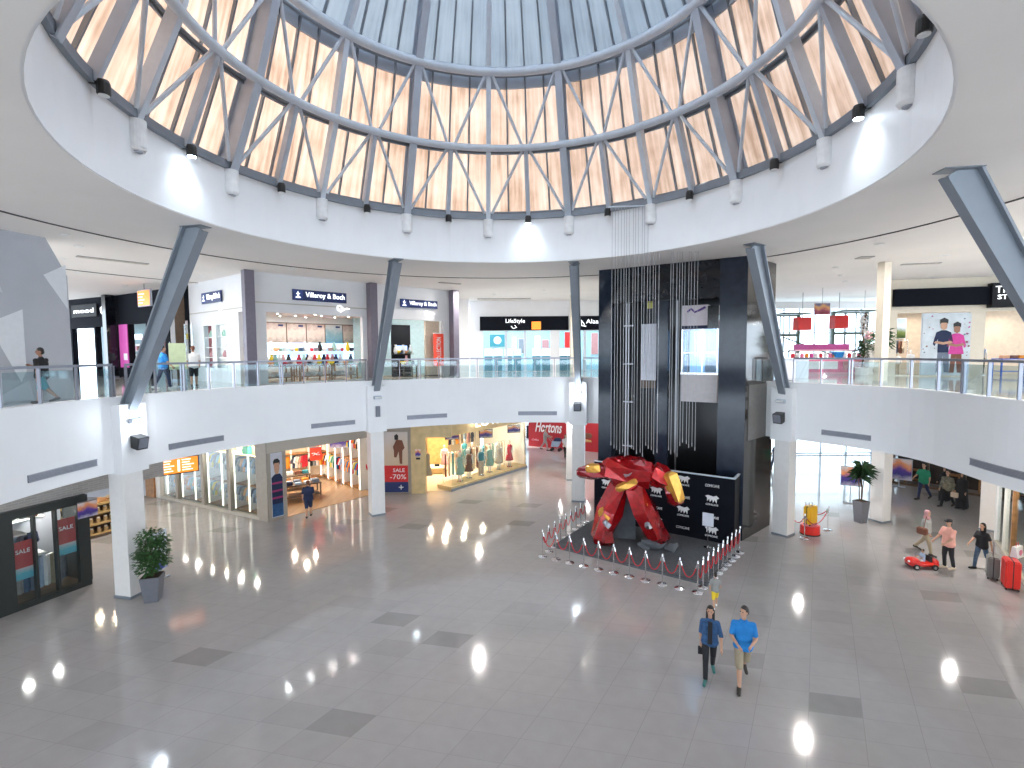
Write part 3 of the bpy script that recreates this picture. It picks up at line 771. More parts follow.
def beast(b, cx, cz, s):
    # running four-legged emblem
    b.xprism([(cx-.5*s, cz+.2*s), (cx-.3*s, cz+.28*s), (cx+.1*s, cz+.2*s), (cx+.32*s, cz+.3*s), (cx+.52*s, cz+.12*s), (cx+.36*s, cz+.02*s), (cx+.34*s, cz-.3*s), (cx+.2*s, cz-.05*s), (cx+.08*s, cz-.28*s), (cx+.02*s, cz-.02*s), (cx-.16*s, cz-.26*s), (cx-.2*s, cz+.0*s), (cx-.36*s, cz-.2*s), (cx-.36*s, cz+.06*s)], -.004, .02)
LGX = [.35, 1.45, 2.55, 3.65, 4.75]
for i, x in enumerate(LGX):
    for j in range(4):
        z = 2.28-.62*j
        if (i+j) % 2 == 0:
            text('COMICAVE', bd, 'white', x+.2, .0, z, .52, .10)
        else:
            b = B(); beast(b, x+.2, z+.1, .5); b.build('emblem', 'white', bd)
            text('COMICAVE', bd, 'white', x+.2, .0, z-.12, .46, .07)
ds = thing('display_stand', 'white notice sheet on a thin chrome stand beside the sculpture', 'sign stand', onwall(BL, BR, 5.0, -.75, .1), PY)
b = B(); b.lathe([(.14, 0), (.14, .02), (.02, .04)], 16); b.build('base', 'chrome', ds)
b = B(); b.tube((0, 0, .03), (0, 0, .85), .012); b.build('pole', 'chrome', ds)
b = B(); b.box(-.2, .2, -.02, 0, .82, 1.32); b.build('sheet', 'paper', ds)

# generic abstract sculpture (plain stand-in, about the size and colours of the exhibit)
def rock(b, c, r, seed, sub=2, flat=1.):
    rr = random.Random(seed); g = bmesh.new(); bmesh.ops.create_icosphere(g, subdivisions=sub, radius=1)
    ax = [Vector((rr.uniform(-1, 1), rr.uniform(-1, 1), rr.uniform(-1, 1))).normalized() for _ in range(9)]
    vs = []
    for v in g.verts:
        d = v.co.normalized(); m = 1.
        for a in ax:
            k = d.dot(a)
            if k > .55: m = min(m, .62/k+.0)
        m = max(m, .6)
        vs.append(b.bm.verts.new(Vector(c)+Vector((d.x*r[0]*m, d.y*r[1]*m, d.z*r[2]*m))))
    for f in g.faces: b.bm.faces.new([vs[v.index] for v in f.verts])
    g.free()
sc = onwall(BL, BR, 2.35, -2.0, .1)
sx, sy = sc[0], sc[1]
st = thing('abstract_sculpture', 'large glossy red and gold abstract sculpture of leaning faceted shards on the grey platform', 'sculpture', (sx, sy, .1), PY*.35)
# local x = picture right, z up; two splayed piers carry a heavy mass with two cantilevered arms of blocks
def shard(name, m, p, q, r1, r2, n=6, tw=0., mid=1.15):
    """faceted crystal bar from p to q"""
    b = B(); bm = b.bm; p = Vector(p); q = Vector(q); d = (q-p).normalized(); a = d.orthogonal().normalized(); c = d.cross(a); rings = []
    for f, r in ((0, r1*.55), (.08, r1), (.5, (r1+r2)/2*mid), (.92, r2), (1, r2*.5)):
        rings.append([bm.verts.new(p+(q-p)*f+(a*math.cos(2*PI*k/n+tw)+c*math.sin(2*PI*k/n+tw))*r*(1+.18*math.sin(k*2.3+f*5))) for k in range(n)])
    for u, v in zip(rings, rings[1:]):
        for k in range(n): bm.faces.new((u[k], u[(k+1) % n], v[(k+1) % n], v[k]))
    bm.faces.new(rings[0][::-1]); bm.faces.new(rings[-1])
    return b.build(name, m, st)
shard('leaning_shard', 'red_gloss', (-1.15, -.25, .0), (-.25, .05, 2.5), .42, .36, 6, .3)
shard('leaning_shard', 'red_gloss', (1.15, -.2, .2), (.05, .05, 2.5), .44, .36, 6, .9)
shard('leaning_shard', 'red_deep', (-.8, -.45, .02), (-.95, -.1, 1.2), .34, .2, 5, .1)
shard('leaning_shard', 'red_deep', (1.3, -.4, .25), (.8, -.1, 1.35), .32, .22, 5, .5)
shard('gold_shard', 'gold', (-.72, -.28, 1.0), (-1.02, -.3, 1.42), .25, .17, 5, .2)
shard('gold_shard', 'gold', (.98, -.42, .55), (.52, -.3, 1.75), .16, .12, 5, .2)
shard('top_shard', 'red_gloss', (-1.0, -.1, 2.95), (.95, -.15, 2.75), .42, .48, 7, .2, 1.3)
shard('top_shard', 'red_deep', (-.6, -.15, 2.35), (.65, -.1, 3.25), .4, .36, 6, .6, 1.2)
shard('top_shard', 'red_gloss', (.25, -.2, 2.2), (-.55, -.1, 3.3), .34, .3, 6, .4, 1.2)
shard('gold_shard', 'gold', (-.45, -.52, 2.2), (.3, -.55, 2.62), .14, .17, 5, .4)
shard('side_shard', 'red_deep', (-.85, -.15, 2.85), (-1.95, -.4, 2.75), .34, .2, 6, .2, 1.05)
shard('gold_shard', 'gold', (-1.05, -.4, 2.98), (-1.6, -.5, 2.92), .2, .16, 5, .3)
shard('side_shard', 'red_gloss', (.8, -.15, 2.85), (1.65, -.2, 2.5), .42, .34, 6, .5, 1.1)
shard('side_shard', 'red_deep', (1.5, -.15, 2.7), (1.75, -.25, 1.65), .36, .26, 6, .1, 1.1)
shard('gold_shard', 'gold', (1.45, -.45, 2.95), (1.88, -.45, 1.85), .26, .24, 5, .7, 1.15)
shard('steel_shard', 'gunmetal', (-.7, -.42, .75), (-.92, -.5, 1.0), .15, .12, 5)
shard('steel_shard', 'gunmetal', (.82, -.5, .8), (.7, -.45, 1.05), .16, .12, 5)
shard('steel_shard', 'gunmetal', (-.15, -.58, 2.75), (.12, -.6, 2.95), .11, .1, 5)
for i, (x, y, r) in enumerate([(1.0, -.2, .62), (1.55, -.3, .42), (.55, -.3, .35)]):
    q = thing('plinth_rock', ['large flat grey rock under the right foot of the sculpture', 'smaller grey rock at the right edge of the sculpture', 'small grey rock between the sculpture feet'][i], 'rock', (sx+x*math.cos(PY*.35)-y*math.sin(PY*.35), sy+x*math.sin(PY*.35)+y*math.cos(PY*.35), .1), i, 'grey rocks at the foot of the sculpture')
    b = B(); rock(b, (0, 0, r*.2), (r, r*.9, r*.42), 4+i); b.build('stone', 'stone', q)
b = B(); b.prism([(-.42, -.3), (.42, -.3), (.42, .3), (-.42, .3)], 0, 2.0, [(-.36, -.26), (.36, -.26), (.36, .26), (-.36, .26)])
tag(b.build('support_pillar', 'stone', None, (sx+.05, sy+.75, .1), PY*.35), 'plain dark grey pillar standing behind the sculpture', 'pillar')


# rope barrier
front = [(543.5, 557)]
PF = []
A_ = Vector((1.08, 18.1)); C_ = Vector((5.72, 15.25)); D_ = Vector((8.42, 18.35)); Z_ = Vector((3.45, 22.3))
for i in range(11): PF.append(A_.lerp(C_, i/10))
PR_ = [C_.lerp(D_, i/9) for i in range(1, 10)]
PLf = [A_.lerp(Z_, i/9) for i in range(1, 9)]
pp = None
def post(v, lab):
    global pp
    if pp is None:
        pp = thing('barrier_post', lab, 'barrier post', (v[0], v[1], 0), 0, 'chrome rope posts round the platform')
        b = B(); b.lathe([(.17, 0), (.17, .015), (.15, .03), (.05, .05), (.02, .07)], 20); b.build('base', 'chrome', pp, smooth=True)
        b = B(); b.tube((0, 0, .06), (0, 0, .93), .019, n=10); b.build('pole', 'chrome', pp)
        b = B(); b.lathe([(.02, .90), (.032, .92), (.032, .95), (.02, .96), (.03, .985), (.018, 1.01), (0, 1.015)], 12); b.build('finial', 'chrome', pp, smooth=True)
        return pp
    return dup(pp, (v[0], v[1], 0), 0, lab)
rope_me = {}
def rope(p, q, lab, sag=.46, grp='red ropes between the chrome posts'):
    p = Vector((p[0], p[1], 0)); q = Vector((q[0], q[1], 0)); d = (q-p).length; mid = (p+q)/2
    o = thing('barrier_rope', lab, 'rope', (mid.x, mid.y, 0), math.atan2(q.y-p.y, q.x-p.x), grp)
    pts = []
    for k in range(15):
        t = k/14*2-1; pts.append((t*(d/2-.02), 0, .90-sag*(1-abs(t)**2.2)))
    key = round(d, 2)
    if key not in rope_me:
        b = B(); b.path(pts, .017, 6); c = b.build('rope_body', 'rope', o, smooth=True)
        b = B(); b.tube(pts[0], pts[1], .024, n=6); e = b.build('rope_end', 'chrome', o)
        b = B(); b.tube(pts[-2], pts[-1], .024, n=6); e2 = b.build('rope_end', 'chrome', o); rope_me[key] = (c, e, e2)
    else:
        for s in rope_me[key]:
            c = s.copy(); col.objects.link(c); c.parent = o
    return o
for i, v in enumerate(PF): post(v, f'chrome rope post, {ORD[i]} from the left in the front row')
for i, v in enumerate(PR_): post(v, f'chrome rope post in the right row, {ORD[i]} behind the front corner')
for i, v in enumerate(PLf): post(v, f'chrome rope post in the left row, {ORD[i]} behind the front corner')
for nm, row in (('front', PF), ('right', [C_]+PR_), ('left', [A_]+PLf)):
    for i, (p, q) in enumerate(zip(row, row[1:])):
        rope(p, q, f'drooping red rope in the {nm} row, {ORD[i]} from its {"left end" if nm == "front" else "front corner"}', .46 if nm != 'right' else .5)

# luggage display beside the fourth column
ld = thing('display_drum', 'round red drum stand under the yellow suitcase beside the column', 'display stand', (12.15, 20.25, 0))
b = B(); b.lathe([(.36, 0), (.36, .36), (.34, .38), (0, .38)], 24); b.build('drum', 'case_red', ld, smooth=False)
b = B(); b.lathe([(.37, .0), (.37, .05)], 24); b.build('skirting', 'rubber', ld)
def suitcase(loc, rz, m, h, w, d, lab, handle=.0, grp=None):
    t = thing('suitcase', lab, 'suitcase', loc, rz, grp)
    b = B(); b.box(-w/2, w/2, -d/2, d/2, .06, h); bmesh.ops.bevel(b.bm, geom=b.bm.edges[:], offset=.035, segments=3, affect='EDGES'); shl = b.build('shell', m, t)
    b = B()
    for k in range(5): b.box(-w/2+.06+k*(w-.14)/4, -w/2+.08+k*(w-.14)/4, -d/2-.008, -d/2+.01, .12, h-.06)
    b.build('ribbing', m, shl)
    b = B(); b.box(-w/2-.006, w/2+.006, -.012, .012, .055, h+.006); b.build('zip_band', 'rubber', shl)
    for sx_, sy_ in ((-1, -1), (1, -1), (-1, 1), (1, 1)):
        b = B(); b.tube((sx_*(w/2-.05)-.015, sy_*(d/2-.04), .03), (sx_*(w/2-.05)+.015, sy_*(d/2-.04), .03), .03, n=10); b.build('wheel', 'rubber', t)
    b = B(); b.path([(-.1, 0, h-.01), (-.1, 0, h+.03+handle), (.1, 0, h+.03+handle), (.1, 0, h-.01)], .011, 6); b.build('handle', 'gunmetal', t)
    return t
suitcase((12.15, 20.25, .38), .5, 'case_yellow', .78, .52, .3, 'yellow hard suitcase standing on the round red drum', .12)
for (p, lab) in (((11.62, 19.72), 'chrome rope post in front of the yellow suitcase'), ((13.1, 20.6), 'chrome rope post right of the yellow suitcase'), ((12.5, 21.2), 'chrome rope post behind the yellow suitcase'), ((11.55, 20.75), 'chrome rope post beside the column left of the yellow suitcase')): post(p, lab)
rope((11.62, 19.72), (13.1, 20.6), 'wide red rope in front of the yellow suitcase', .45, None)
rope((13.1, 20.6), (12.5, 21.2), 'short red rope right behind the yellow suitcase', .3, None)
rope((11.55, 20.75), (11.62, 19.72), 'short red rope left of the yellow suitcase', .4, None)
suitcase((15.62, 15.45, 0), 1.0, 'case_red', .92, .56, .36, 'large red suitcase with black strap by the right shop window', .0)
suitcase((15.72, 16.15, 0), .9, 'case_grey', .74, .46, .3, 'grey suitcase pulled by the woman, beside the red suitcase', .45)
bg_ = thing('shopping_bag', 'pink and white shopping bag resting on the red suitcase', 'bag', (15.95, 15.62, .93), .4)
b = B(); b.prism([(-.18, -.1), (.18, -.1), (.18, .1), (-.18, .1)], 0, .34, [(-.2, -.05), (.2, -.05), (.2, .05), (-.2, .05)]); b.build('bag_body', 'cloth_white', bg_)
b = B(); b.path([(-.08, 0, .33), (-.06, 0, .45), (.06, 0, .45), (.08, 0, .33)], .008, 5); b.build('handle', 'case_red', bg_)
b = B(); b.xprism([(-.08, .12), (0, .06), (.09, .14), (.06, .24), (-.05, .25)], -.1, -.085); b.build('print', 'pink_panel', bg_)

# ---------------------------------------------------------------- potted plants
def leafy(b, c, rad, n, size, r_, droop=.2):
    for _ in range(n):
        while True:
            v = Vector((r_.uniform(-1, 1), r_.uniform(-1, 1), r_.uniform(-1, 1)))
            if v.length < 1: break
        p = Vector(c)+Vector((v.x*rad[0], v.y*rad[1], v.z*rad[2]))
        d = Vector((v.x, v.y, r_.uniform(-.8, .3))).normalized(); s = d.cross(Vector((0, 0, 1))); s = (s.normalized() if s.length > .01 else Vector((1, 0, 0)))*size*.35
        nn = d.cross(s).normalized()*size*.08
        L = size*r_.uniform(.7, 1.3)
        a, m1, m2, e = p, p+d*L*.5+s+nn, p+d*L*.5-s+nn, p+d*L
        vs = [b.bm.verts.new(x) for x in (a, m1, e, m2)]; b.bm.faces.new(vs)
r_ = random.Random(5)
pt = thing('potted_tree', 'bushy green ficus in a tall tapered grey pot beside the left column', 'potted plant', (-11.0, 15.0, 0), .3)
b = B(); b.prism([(-.18, -.18), (.18, -.18), (.18, .18), (-.18, .18)], 0, .78, [(-.26, -.26), (.26, -.26), (.26, .26), (-.26, .26)]); b.build('pot', 'pot_grey', pt)
b = B(); b.box(-.24, .24, -.24, .24, .74, .785); b.build('soil', 'soil', pt)
b = B()
for dx, dy in ((0, 0), (.07, .04), (-.06, .05)): b.path([(dx*.3, dy*.3, .75), (dx, dy, 1.1), (dx*3, dy*2, 1.6), (dx*2, dy, 2.0)], [.03, .025, .02, .01], 6)
b.build('trunk', 'bark', pt)
b = B()
for c, rad, n in (((-.05, 0, 1.15), (.42, .42, .30), 420), ((.08, 0, 1.55), (.42, .40, .34), 520), ((.0, 0, 1.98), (.36, .36, .26), 360), ((-.3, .05, 1.45), (.2, .25, .2), 120), ((.32, 0, 1.85), (.2, .2, .16), 110), ((.3, 0, 1.25), (.2, .2, .2), 110)): leafy(b, c, rad, n, .11, r_)
b.build('foliage', 'leaf', pt)
pt = thing('potted_dracaena', 'tall thin-stemmed dark plant in a square grey pot before the column', 'potted plant', (15.15, 21.6, 0), .3)
b = B(); b.prism([(-.17, -.17), (.17, -.17), (.17, .17), (-.17, .17)], 0, .95, [(-.23, -.23), (.23, -.23), (.23, .23), (-.23, .23)]); b.build('pot', 'pot_grey', pt)
b = B(); b.box(-.21, .21, -.21, .21, .9, .955); b.build('soil', 'soil', pt)
b = B()
for dx, dy, h in ((0, 0, 2.5), (-.08, .05, 2.0), (.09, .02, 2.2)): b.path([(dx*.5, dy, .9), (dx, dy, 1.5), (dx*2, dy, h)], .022, 6)
b.build('stem', 'bark', pt)
b = B()
for cx, cz in ((0, 2.45), (-.16, 2.0), (.18, 2.2), (-.1, 2.3)):
    for k in range(34):
        a = r_.uniform(0, 2*PI); e = r_.uniform(-.5, 1.1); L = r_.uniform(.35, .6)
        d = Vector((math.cos(a)*math.cos(e), math.sin(a)*math.cos(e), math.sin(e))); p = Vector((cx, 0, cz)); s = d.cross(Vector((0, 0, 1))).normalized()*.028
        m = p+d*L*.5+Vector((0, 0, .05)); q = p+d*L-Vector((0, 0, .14))
        vs = [b.bm.verts.new(x) for x in (p-s*.5, m-s, q, m+s, p+s*.5)]; b.bm.faces.new(vs)
b.build('foliage', 'leaf_dark', pt)

# poster stands on the floor
def poster_stand(x, y, rz, w, h, z, m, lab, grp=None, feet=True):
    t = thing('poster_stand', lab, 'sign', (x, y, 0), rz, grp)
    b = B(); b.box(-w/2-.03, w/2+.03, -.02, .02, z-.03, z+h+.03); b.build('frame', 'steel', t)
    b = B(); b.box(-w/2, w/2, -.03, -.02, z, z+h); b.build('poster', m, t)
    b = B(); b.tube((0, 0, .03), (0, 0, z), .02); b.build('pole', 'steel', t)
    if feet:
        b = B(); b.tube((-.28, -.1, .03), (.28, .1, .03), .025); b.tube((-.28, .1, .03), (.28, -.1, .03), .025); b.build('foot', 'steel', t)
    return t
PIC = picture_mat('picture_purple_orange', [(.55, .5, .6), (.05, .04, .25), (.12, .05, .35), (.85, .30, .10), (.8, .65, .6)], 1.3, 2.5)
poster_stand(21.1, 27.2, -.75, 1.05, 1.1, .45, PIC, 'floor poster in purple and orange standing before the dark shop', 'floor posters')
poster_stand(16.5, 24.3, -.5, .8, .9, .9, PIC, 'floor poster in purple and orange half hidden behind the tall plant', 'floor posters')
poster_stand(-11.75, 16.4, 1.5, .6, 1.25, .35, picture_mat('picture_white_blue', [(.05, .08, .35), (.75, .78, .85), (.7, .72, .8), (.6, .65, .75)], 2.2), 'white poster board standing behind the potted ficus', None)
# ================================================================ shops on the ground floor
PICS = [picture_mat('print_%d' % i, bands, i*1.7, sc_) for i, (bands, sc_) in enumerate([
    ([(.05, .10, .35), (.06, .05, .16), (.35, .04, .12), (.05, .04, .15), (.45, .26, .2), (.62, .60, .66)], 2.2),
    ([(.06, .05, .15), (.5, .05, .03), (.55, .06, .04), (.55, .42, .28), (.25, .18, .14), (.62, .55, .42)], 1.2),
    ([(.30, .25, .22), (.52, .44, .38), (.62, .52, .46), (.40, .30, .26)], 5.),
    ([(.10, .25, .32), (.2, .35, .40), (.5, .52, .52)], 4.),
    ([(.03, .06, .01), (.10, .14, .03), (.40, .48, .62), (.35, .45, .70)], 1.5)])]
SPROTO = {}
def shirt(x, y, z, rz, m, lab, grp, kind='shirt', nm='hanging_shirt'):
    key = (m, kind)
    if key in SPROTO:
        o = SPROTO[key].copy(); col.objects.link(o); o.location = (x, y, z); o.rotation_euler = (0, 0, rz)
        for ch in SPROTO[key].children:
            c = ch.copy(); col.objects.link(c); c.parent = o
    else:
        b = B()
        if kind == 'shirt': out = [(-.20, -.70), (.20, -.70), (.19, -.28), (.21, -.25), (.27, -.42), (.34, -.38), (.25, -.07), (.07, -.01), (0, -.04), (-.07, -.01), (-.25, -.07), (-.34, -.38), (-.27, -.42), (-.21, -.25), (-.19, -.28)]
        elif kind == 'dress': out = [(-.30, -1.25), (.30, -1.25), (.14, -.48), (.19, -.12), (.10, -.02), (0, -.08), (-.10, -.02), (-.19, -.12), (-.14, -.48)]
        else: out = [(-.19, -.95), (-.04, -.95), (0, -.35), (.04, -.95), (.19, -.95), (.17, -.02), (-.17, -.02)]
        b.xprism(out, -.045, .045)
        o = b.build(nm, m, None, (x, y, z), rz)
        b = B(); b.path([(-.16, 0, -.05), (0, 0, .0), (.16, 0, -.05)], .008, 4); b.build('hanger', 'gunmetal', o)
        SPROTO[key] = o
    o.name = nm
    tag(o, lab, kind if kind != 'long' else 'trousers', grp); return o
CN = {'cloth_grey': 'grey', 'cloth_lightblue': 'light blue', 'cloth_mid': 'slate', 'cloth_peach': 'peach', 'cloth_orange': 'orange', 'cloth_navy': 'navy', 'cloth_white': 'white', 'cloth_red': 'red', 'cloth_blue': 'bright blue', 'cloth_yellow': 'yellow', 'cloth_green': 'green', 'cloth_mint': 'mint', 'cloth_beige': 'beige', 'cloth_brown': 'brown', 'cloth_teal': 'teal', 'cloth_khaki': 'khaki', 'cloth_black': 'black', 'cloth_magenta': 'magenta', 'jeans': 'denim', 'cloth_rose': 'rose'}
SH = [[], []]
# ---- clothes shop: window wing
SA = (-18.4, 26.0); SC = (-10.87, 22.1); SD = (-7.38, 26.5)
aw = lambda x, y, z: onwall(SA, SC, x, y, z)
AY = yaw(SA, SC); AL = length(SA, SC)
wn = thing('shop_window', 'long glass shop front with shelves of hanging clothes under the orange screen', 'shop window', (SA[0], SA[1], 0), AY)
b = B(); b.box(0, AL-.62, -.04, .16, 3.35, 4.05); b.build('header', 'header_beige', wn)
b = B(); b.box(0, AL-.6, -.05, .15, 0, .14); b.build('sill', 'header_beige', wn)
b = B(); b.box(AL-.72, AL+.02, -.05, .35, 0, 4.05); b.build('corner_pier', 'beige_pier', wn)
b = B(); b.box(-.55, .1, -.05, .3, 0, 4.05); b.build('end_pier', 'shop_white', wn)
MX = [1.52, 3.71, 5.76]
for x in MX:
    b = B(); b.box(x-.11, x+.11, -.03, .18, .14, 3.4); b.build('mullion', 'beige_pier', wn)
ed = [.1]+MX+[AL-.72]
for p, q in zip(ed, ed[1:]):
    b = B(); b.box(p+.11, q-.11, .05, .065, .14, 3.4); b.build('glass_pane', 'glass', wn)
sh = thing('display_shelving', 'backlit white clothes shelving running behind the long shop window', 'shelving', aw(0, .95, 0), AY)
b = B(); b.box(.0, AL-.8, .0, .06, 0, 3.6); b.build('back_panel', 'shop_warm', sh)
XS = [.12, 1.45, 2.55, 3.66, 4.75, 5.7, 6.75, 7.6]
for x in XS:
    b = B(); b.box(x-.03, x+.03, -.62, 0, .1, 2.75); upr = b.build('upright', 'shop_white', sh)
    b = B(); b.box(x-.035, x+.035, -.66, -.62, .15, 2.75); b.build('light_strip', 'strip_light', upr)
for z in (.12, 1.32, 2.72):
    b = B(); b.box(.1, 7.6, -.62, 0, z, z+.05); b.build('shelf', 'wood_pale' if z > 2 else 'wood', sh)
for z in (1.22, 2.62):
    b = B(); b.box(.1, 7.6, -.34, -.31, z, z+.025); b.build('rail', 'gunmetal', sh)
palA = [['cloth_grey', 'cloth_mid', 'cloth_orange', 'cloth_peach'], ['cloth_peach', 'cloth_peach', 'cloth_lightblue', 'cloth_mint'], ['cloth_grey', 'cloth_mid', 'cloth_mid', 'cloth_grey'], ['cloth_mint', 'cloth_yellow', 'cloth_grey', 'cloth_khaki'], ['cloth_lightblue', 'cloth_grey', 'cloth_white', 'cloth_mid'], ['cloth_lightblue', 'cloth_mid', 'cloth_grey', 'cloth_peach'], ['cloth_mid', 'cloth_lightblue', 'cloth_grey', 'cloth_mid']]
for i, (x0, x1) in enumerate(zip(XS, XS[1:])):
    for row, z in enumerate((1.22, 2.6)):
        n = 5 if x1-x0 > 1 else 4
        for k in range(n):
            x = x0+.16+(x1-x0-.3)*k/(n-1); m = palA[i][(k+row) % 4]
            p = aw(x, .95-.33, z)
            shirt(p[0], p[1], z, AY+R(58), m, f'{CN[m]} shirt, {ORD[k]} from left on the {"upper" if row else "lower"} rail, {ORD[i]} window bay from the left', 'shirts behind the long shop window')
for i, (x, m, h, w, cl) in enumerate([(2.0, 'shop_warm', .6, .5, 'pale'), (3.2, 'wood_gold', .62, .85, 'golden'), (4.6, 'wood_gold', .7, .8, 'golden'), (6.3, 'cloth_green', .5, .45, 'green'), (7.1, 'wood_gold', .55, .6, 'golden')]):
    p = aw(x, .68, 2.77); t = thing('display_box', f'{cl} display box on top of the window shelving, {ORD[i]} from the left', 'box', p, AY, 'boxes on top of the window shelving')
    b = B(); b.box(-w/2, w/2, -.2, .2, 0, h); bmesh.ops.bevel(b.bm, geom=b.bm.edges[:], offset=.02, segments=2, affect='EDGES'); b.build('body', m, t)
    b = B(); b.box(-w/2-.01, w/2+.01, -.21, .21, h*.8, h*.86); b.build('band', 'wood', t)
# ---- clothes shop: open entrance wing
bw = lambda x, y, z: onwall(SC, SD, x, y, z)
BY = yaw(SC, SD); BLn = length(SC, SD)
en = thing('shop_entrance', 'beige framed open entrance of the clothes shop right of the portrait poster', 'shop front', (SC[0], SC[1], 0), BY)
b = B(); b.box(.0, BLn+.35, -.06, .3, 3.08, 4.05); b.build('header', 'header_beige', en)
b = B(); b.box(.02, .14, -.05, .3, 0, 3.1); b.build('pier', 'beige_pier', en)
b = B(); b.box(.66, .84, -.05, .3, 0, 3.1); b.build('pier', 'beige_pier', en)
b = B(); b.box(.14, .66, .02, .3, 0, 3.1); b.build('panel', 'beige_pier', en)
b = B(); b.box(BLn-.15, BLn+.35, -.05, .3, 0, 3.1); b.build('pier', 'shop_white', en)
po = thing('portrait_poster', 'tall poster of a person in striped navy and maroon shirt at the shop corner', 'poster', bw(.4, -.03, 1.6), BY)
b = B(); b.box(-.27, .27, -.02, .02, -1.45, 1.45); b.build('frame', 'steel_light', po)
b = B(); b.box(-.25, .25, -.028, -.02, -1.42, 1.42); b.build('sheet', mat('poster_sky', (.55, .56, .62), .4), po)
b = B(); b.xprism([(-.25, -1.42), (.25, -1.42), (.25, .32), (.14, .5), (-.10, .5), (-.25, .36)], -.034, -.028); b.build('printed_shirt', 'cloth_navy', po)
for z in (-.62, -.3, .05):
    b = B(); b.box(-.25, .25, -.038, -.034, z, z+.09); b.build('printed_stripe', mat('maroon', (.30, .02, .12), .5), po)
b = B(); b.box(-.25, .25, -.038, -.034, -1.42, -.85); b.build('printed_shorts', 'denim', po)
b = B(); b.xprism([(-.07, .5), (.07, .5), (.12, .72), (.13, .95), (.06, 1.1), (-.06, 1.1), (-.13, .95), (-.12, .72)], -.036, -.03); b.build('printed_face', 'skin', po)
b = B(); b.xprism([(-.14, .92), (-.10, 1.0), (.10, 1.0), (.14, .9), (.15, 1.08), (.05, 1.2), (-.1, 1.18), (-.16, 1.08)], -.040, -.036); b.build('printed_hair', 'hair_black', po)
# interior
struct('floor_shop', B().prism([SC, SD, (-11.5, 31.0), (-17.5, 29.0), (-17.9, 26.6), (-11.3, 22.8)], .0, .02), 'parquet')
IB = [(-7.9, 27.2), (-11.3, 30.6)]     # right-hand shelving line seen through the entrance
IA = (-14.6, 28.4)
struct('wall_shop_back', B().box(0, 4.4, 0, .1, 0, 4.0), 'shop_warm', loc=(-15.0, 28.3, 0), rz=yaw((-15.0, 28.3), (-11.2, 30.7)))
struct('wall_shop_side', B().box(0, 4.9, 0, .1, 0, 4.0), 'shop_warm', loc=(-11.3, 30.75, 0), rz=yaw((-11.3, 30.75), (-7.6, 27.3)))
ws = thing('wall_shelving', 'white lit wall shelving with colourful shirts at the right of the shop interior', 'shelving', (-11.3, 30.6, 0), yaw((-11.3, 30.6), (-7.7, 27.2)))
WY = yaw((-11.3, 30.6), (-7.7, 27.2)); WL = 4.7
for k in range(6):
    x = .1+k*.9
    b = B(); b.box(x-.04, x+.04, -.5, 0, .02, 3.2); upr = b.build('upright', 'shop_white', ws)
    b = B(); b.box(x-.045, x+.045, -.53, -.5, .1, 3.2); b.build('light_strip', 'strip_light', upr)
for z in (.1, 1.6, 3.1):
    b = B(); b.box(.1, 4.6, -.5, 0, z, z+.06); b.build('shelf', 'wood' if z < 3 else 'wood_gold', ws)
palB = [['cloth_white', 'cloth_red', 'cloth_orange', 'cloth_navy'], ['cloth_mint', 'cloth_yellow', 'cloth_white', 'cloth_green'], ['cloth_blue', 'cloth_navy', 'cloth_red', 'cloth_white'], ['cloth_orange', 'cloth_lightblue', 'cloth_orange', 'cloth_blue'], ['cloth_red', 'cloth_white', 'cloth_yellow', 'cloth_blue']]
for i in range(5):
    for row, z in enumerate((1.5, 2.95)):
        for k in range(5):
            m = palB[(i+row) % 5][k % 4]; p = onwall((-11.3, 30.6), (-7.7, 27.2), .1+.9*i+.14+.155*k, -.28, z)
            shirt(p[0], p[1], z, WY+R(50), m, f'{CN[m]} shirt, {ORD[k]} on the {"upper" if row else "lower"} rail, {ORD[i]} bay of the inner wall shelving', 'shirts on the inner wall shelving')
ws2 = thing('wall_shelving', 'back wall shelving with jackets behind the red hanging banners', 'shelving', (-15.0, 28.2, 0), yaw((-15.0, 28.3), (-11.2, 30.7)))
for k in range(5):
    x = .3+k*.98
    b = B(); b.box(x-.04, x+.04, -.45, 0, .02, 3.2); b.build('upright', 'shop_white', ws2)
for z in (.1, 1.6, 3.1):
    b = B(); b.box(.3, 4.3, -.45, 0, z, z+.06); b.build('shelf', 'wood', ws2)
for i in range(4):
    for row, z in enumerate((1.5, 2.95)):
        for k in range(4):
            m = [['cloth_navy', 'cloth_white', 'cloth_beige', 'cloth_red'], ['cloth_black', 'cloth_grey', 'cloth_white', 'cloth_orange']][(i+row) % 2][k]
            p = onwall((-15.0, 28.2), (-11.2, 30.6), .3+.98*i+.2+.19*k, -.25, z)
            shirt(p[0], p[1], z, yaw((-15.0, 28.3), (-11.2, 30.7))+R(40), m, f'{CN[m]} shirt, {ORD[k]} on the {"upper" if row else "lower"} rail, {ORD[i]} bay of the back wall shelving', 'shirts on the back wall shelving')
def banner(nm, lab, loc, rz, w, h, m, words, tm='white', cat='banner', hz=None, top=None, grp=None):
    t = thing(nm, lab, cat, loc, rz, grp)
    b = B(); b.box(-w/2, w/2, -.012, .012, 0, h); b.build('sheet', m, t)
    b = B(); b.box(-w/2-.02, w/2+.02, -.02, .02, h, h+.03); b.build('top_bar', 'gunmetal', t)
    if top: b = B(); b.tube((-w*.4, 0, h), (-w*.4, 0, top), .006, n=5); b.build('cord', 'gunmetal', t); b = B(); b.tube((w*.4, 0, h), (w*.4, 0, top), .006, n=5); b.build('cord', 'gunmetal', t)
    for i, s_ in enumerate(words):
        text(s_, t, tm, 0, -.016, h*(1-(i+1)/(len(words)+1)), w*.7, min(.16, h/(len(words)+1)*.45))
    return t
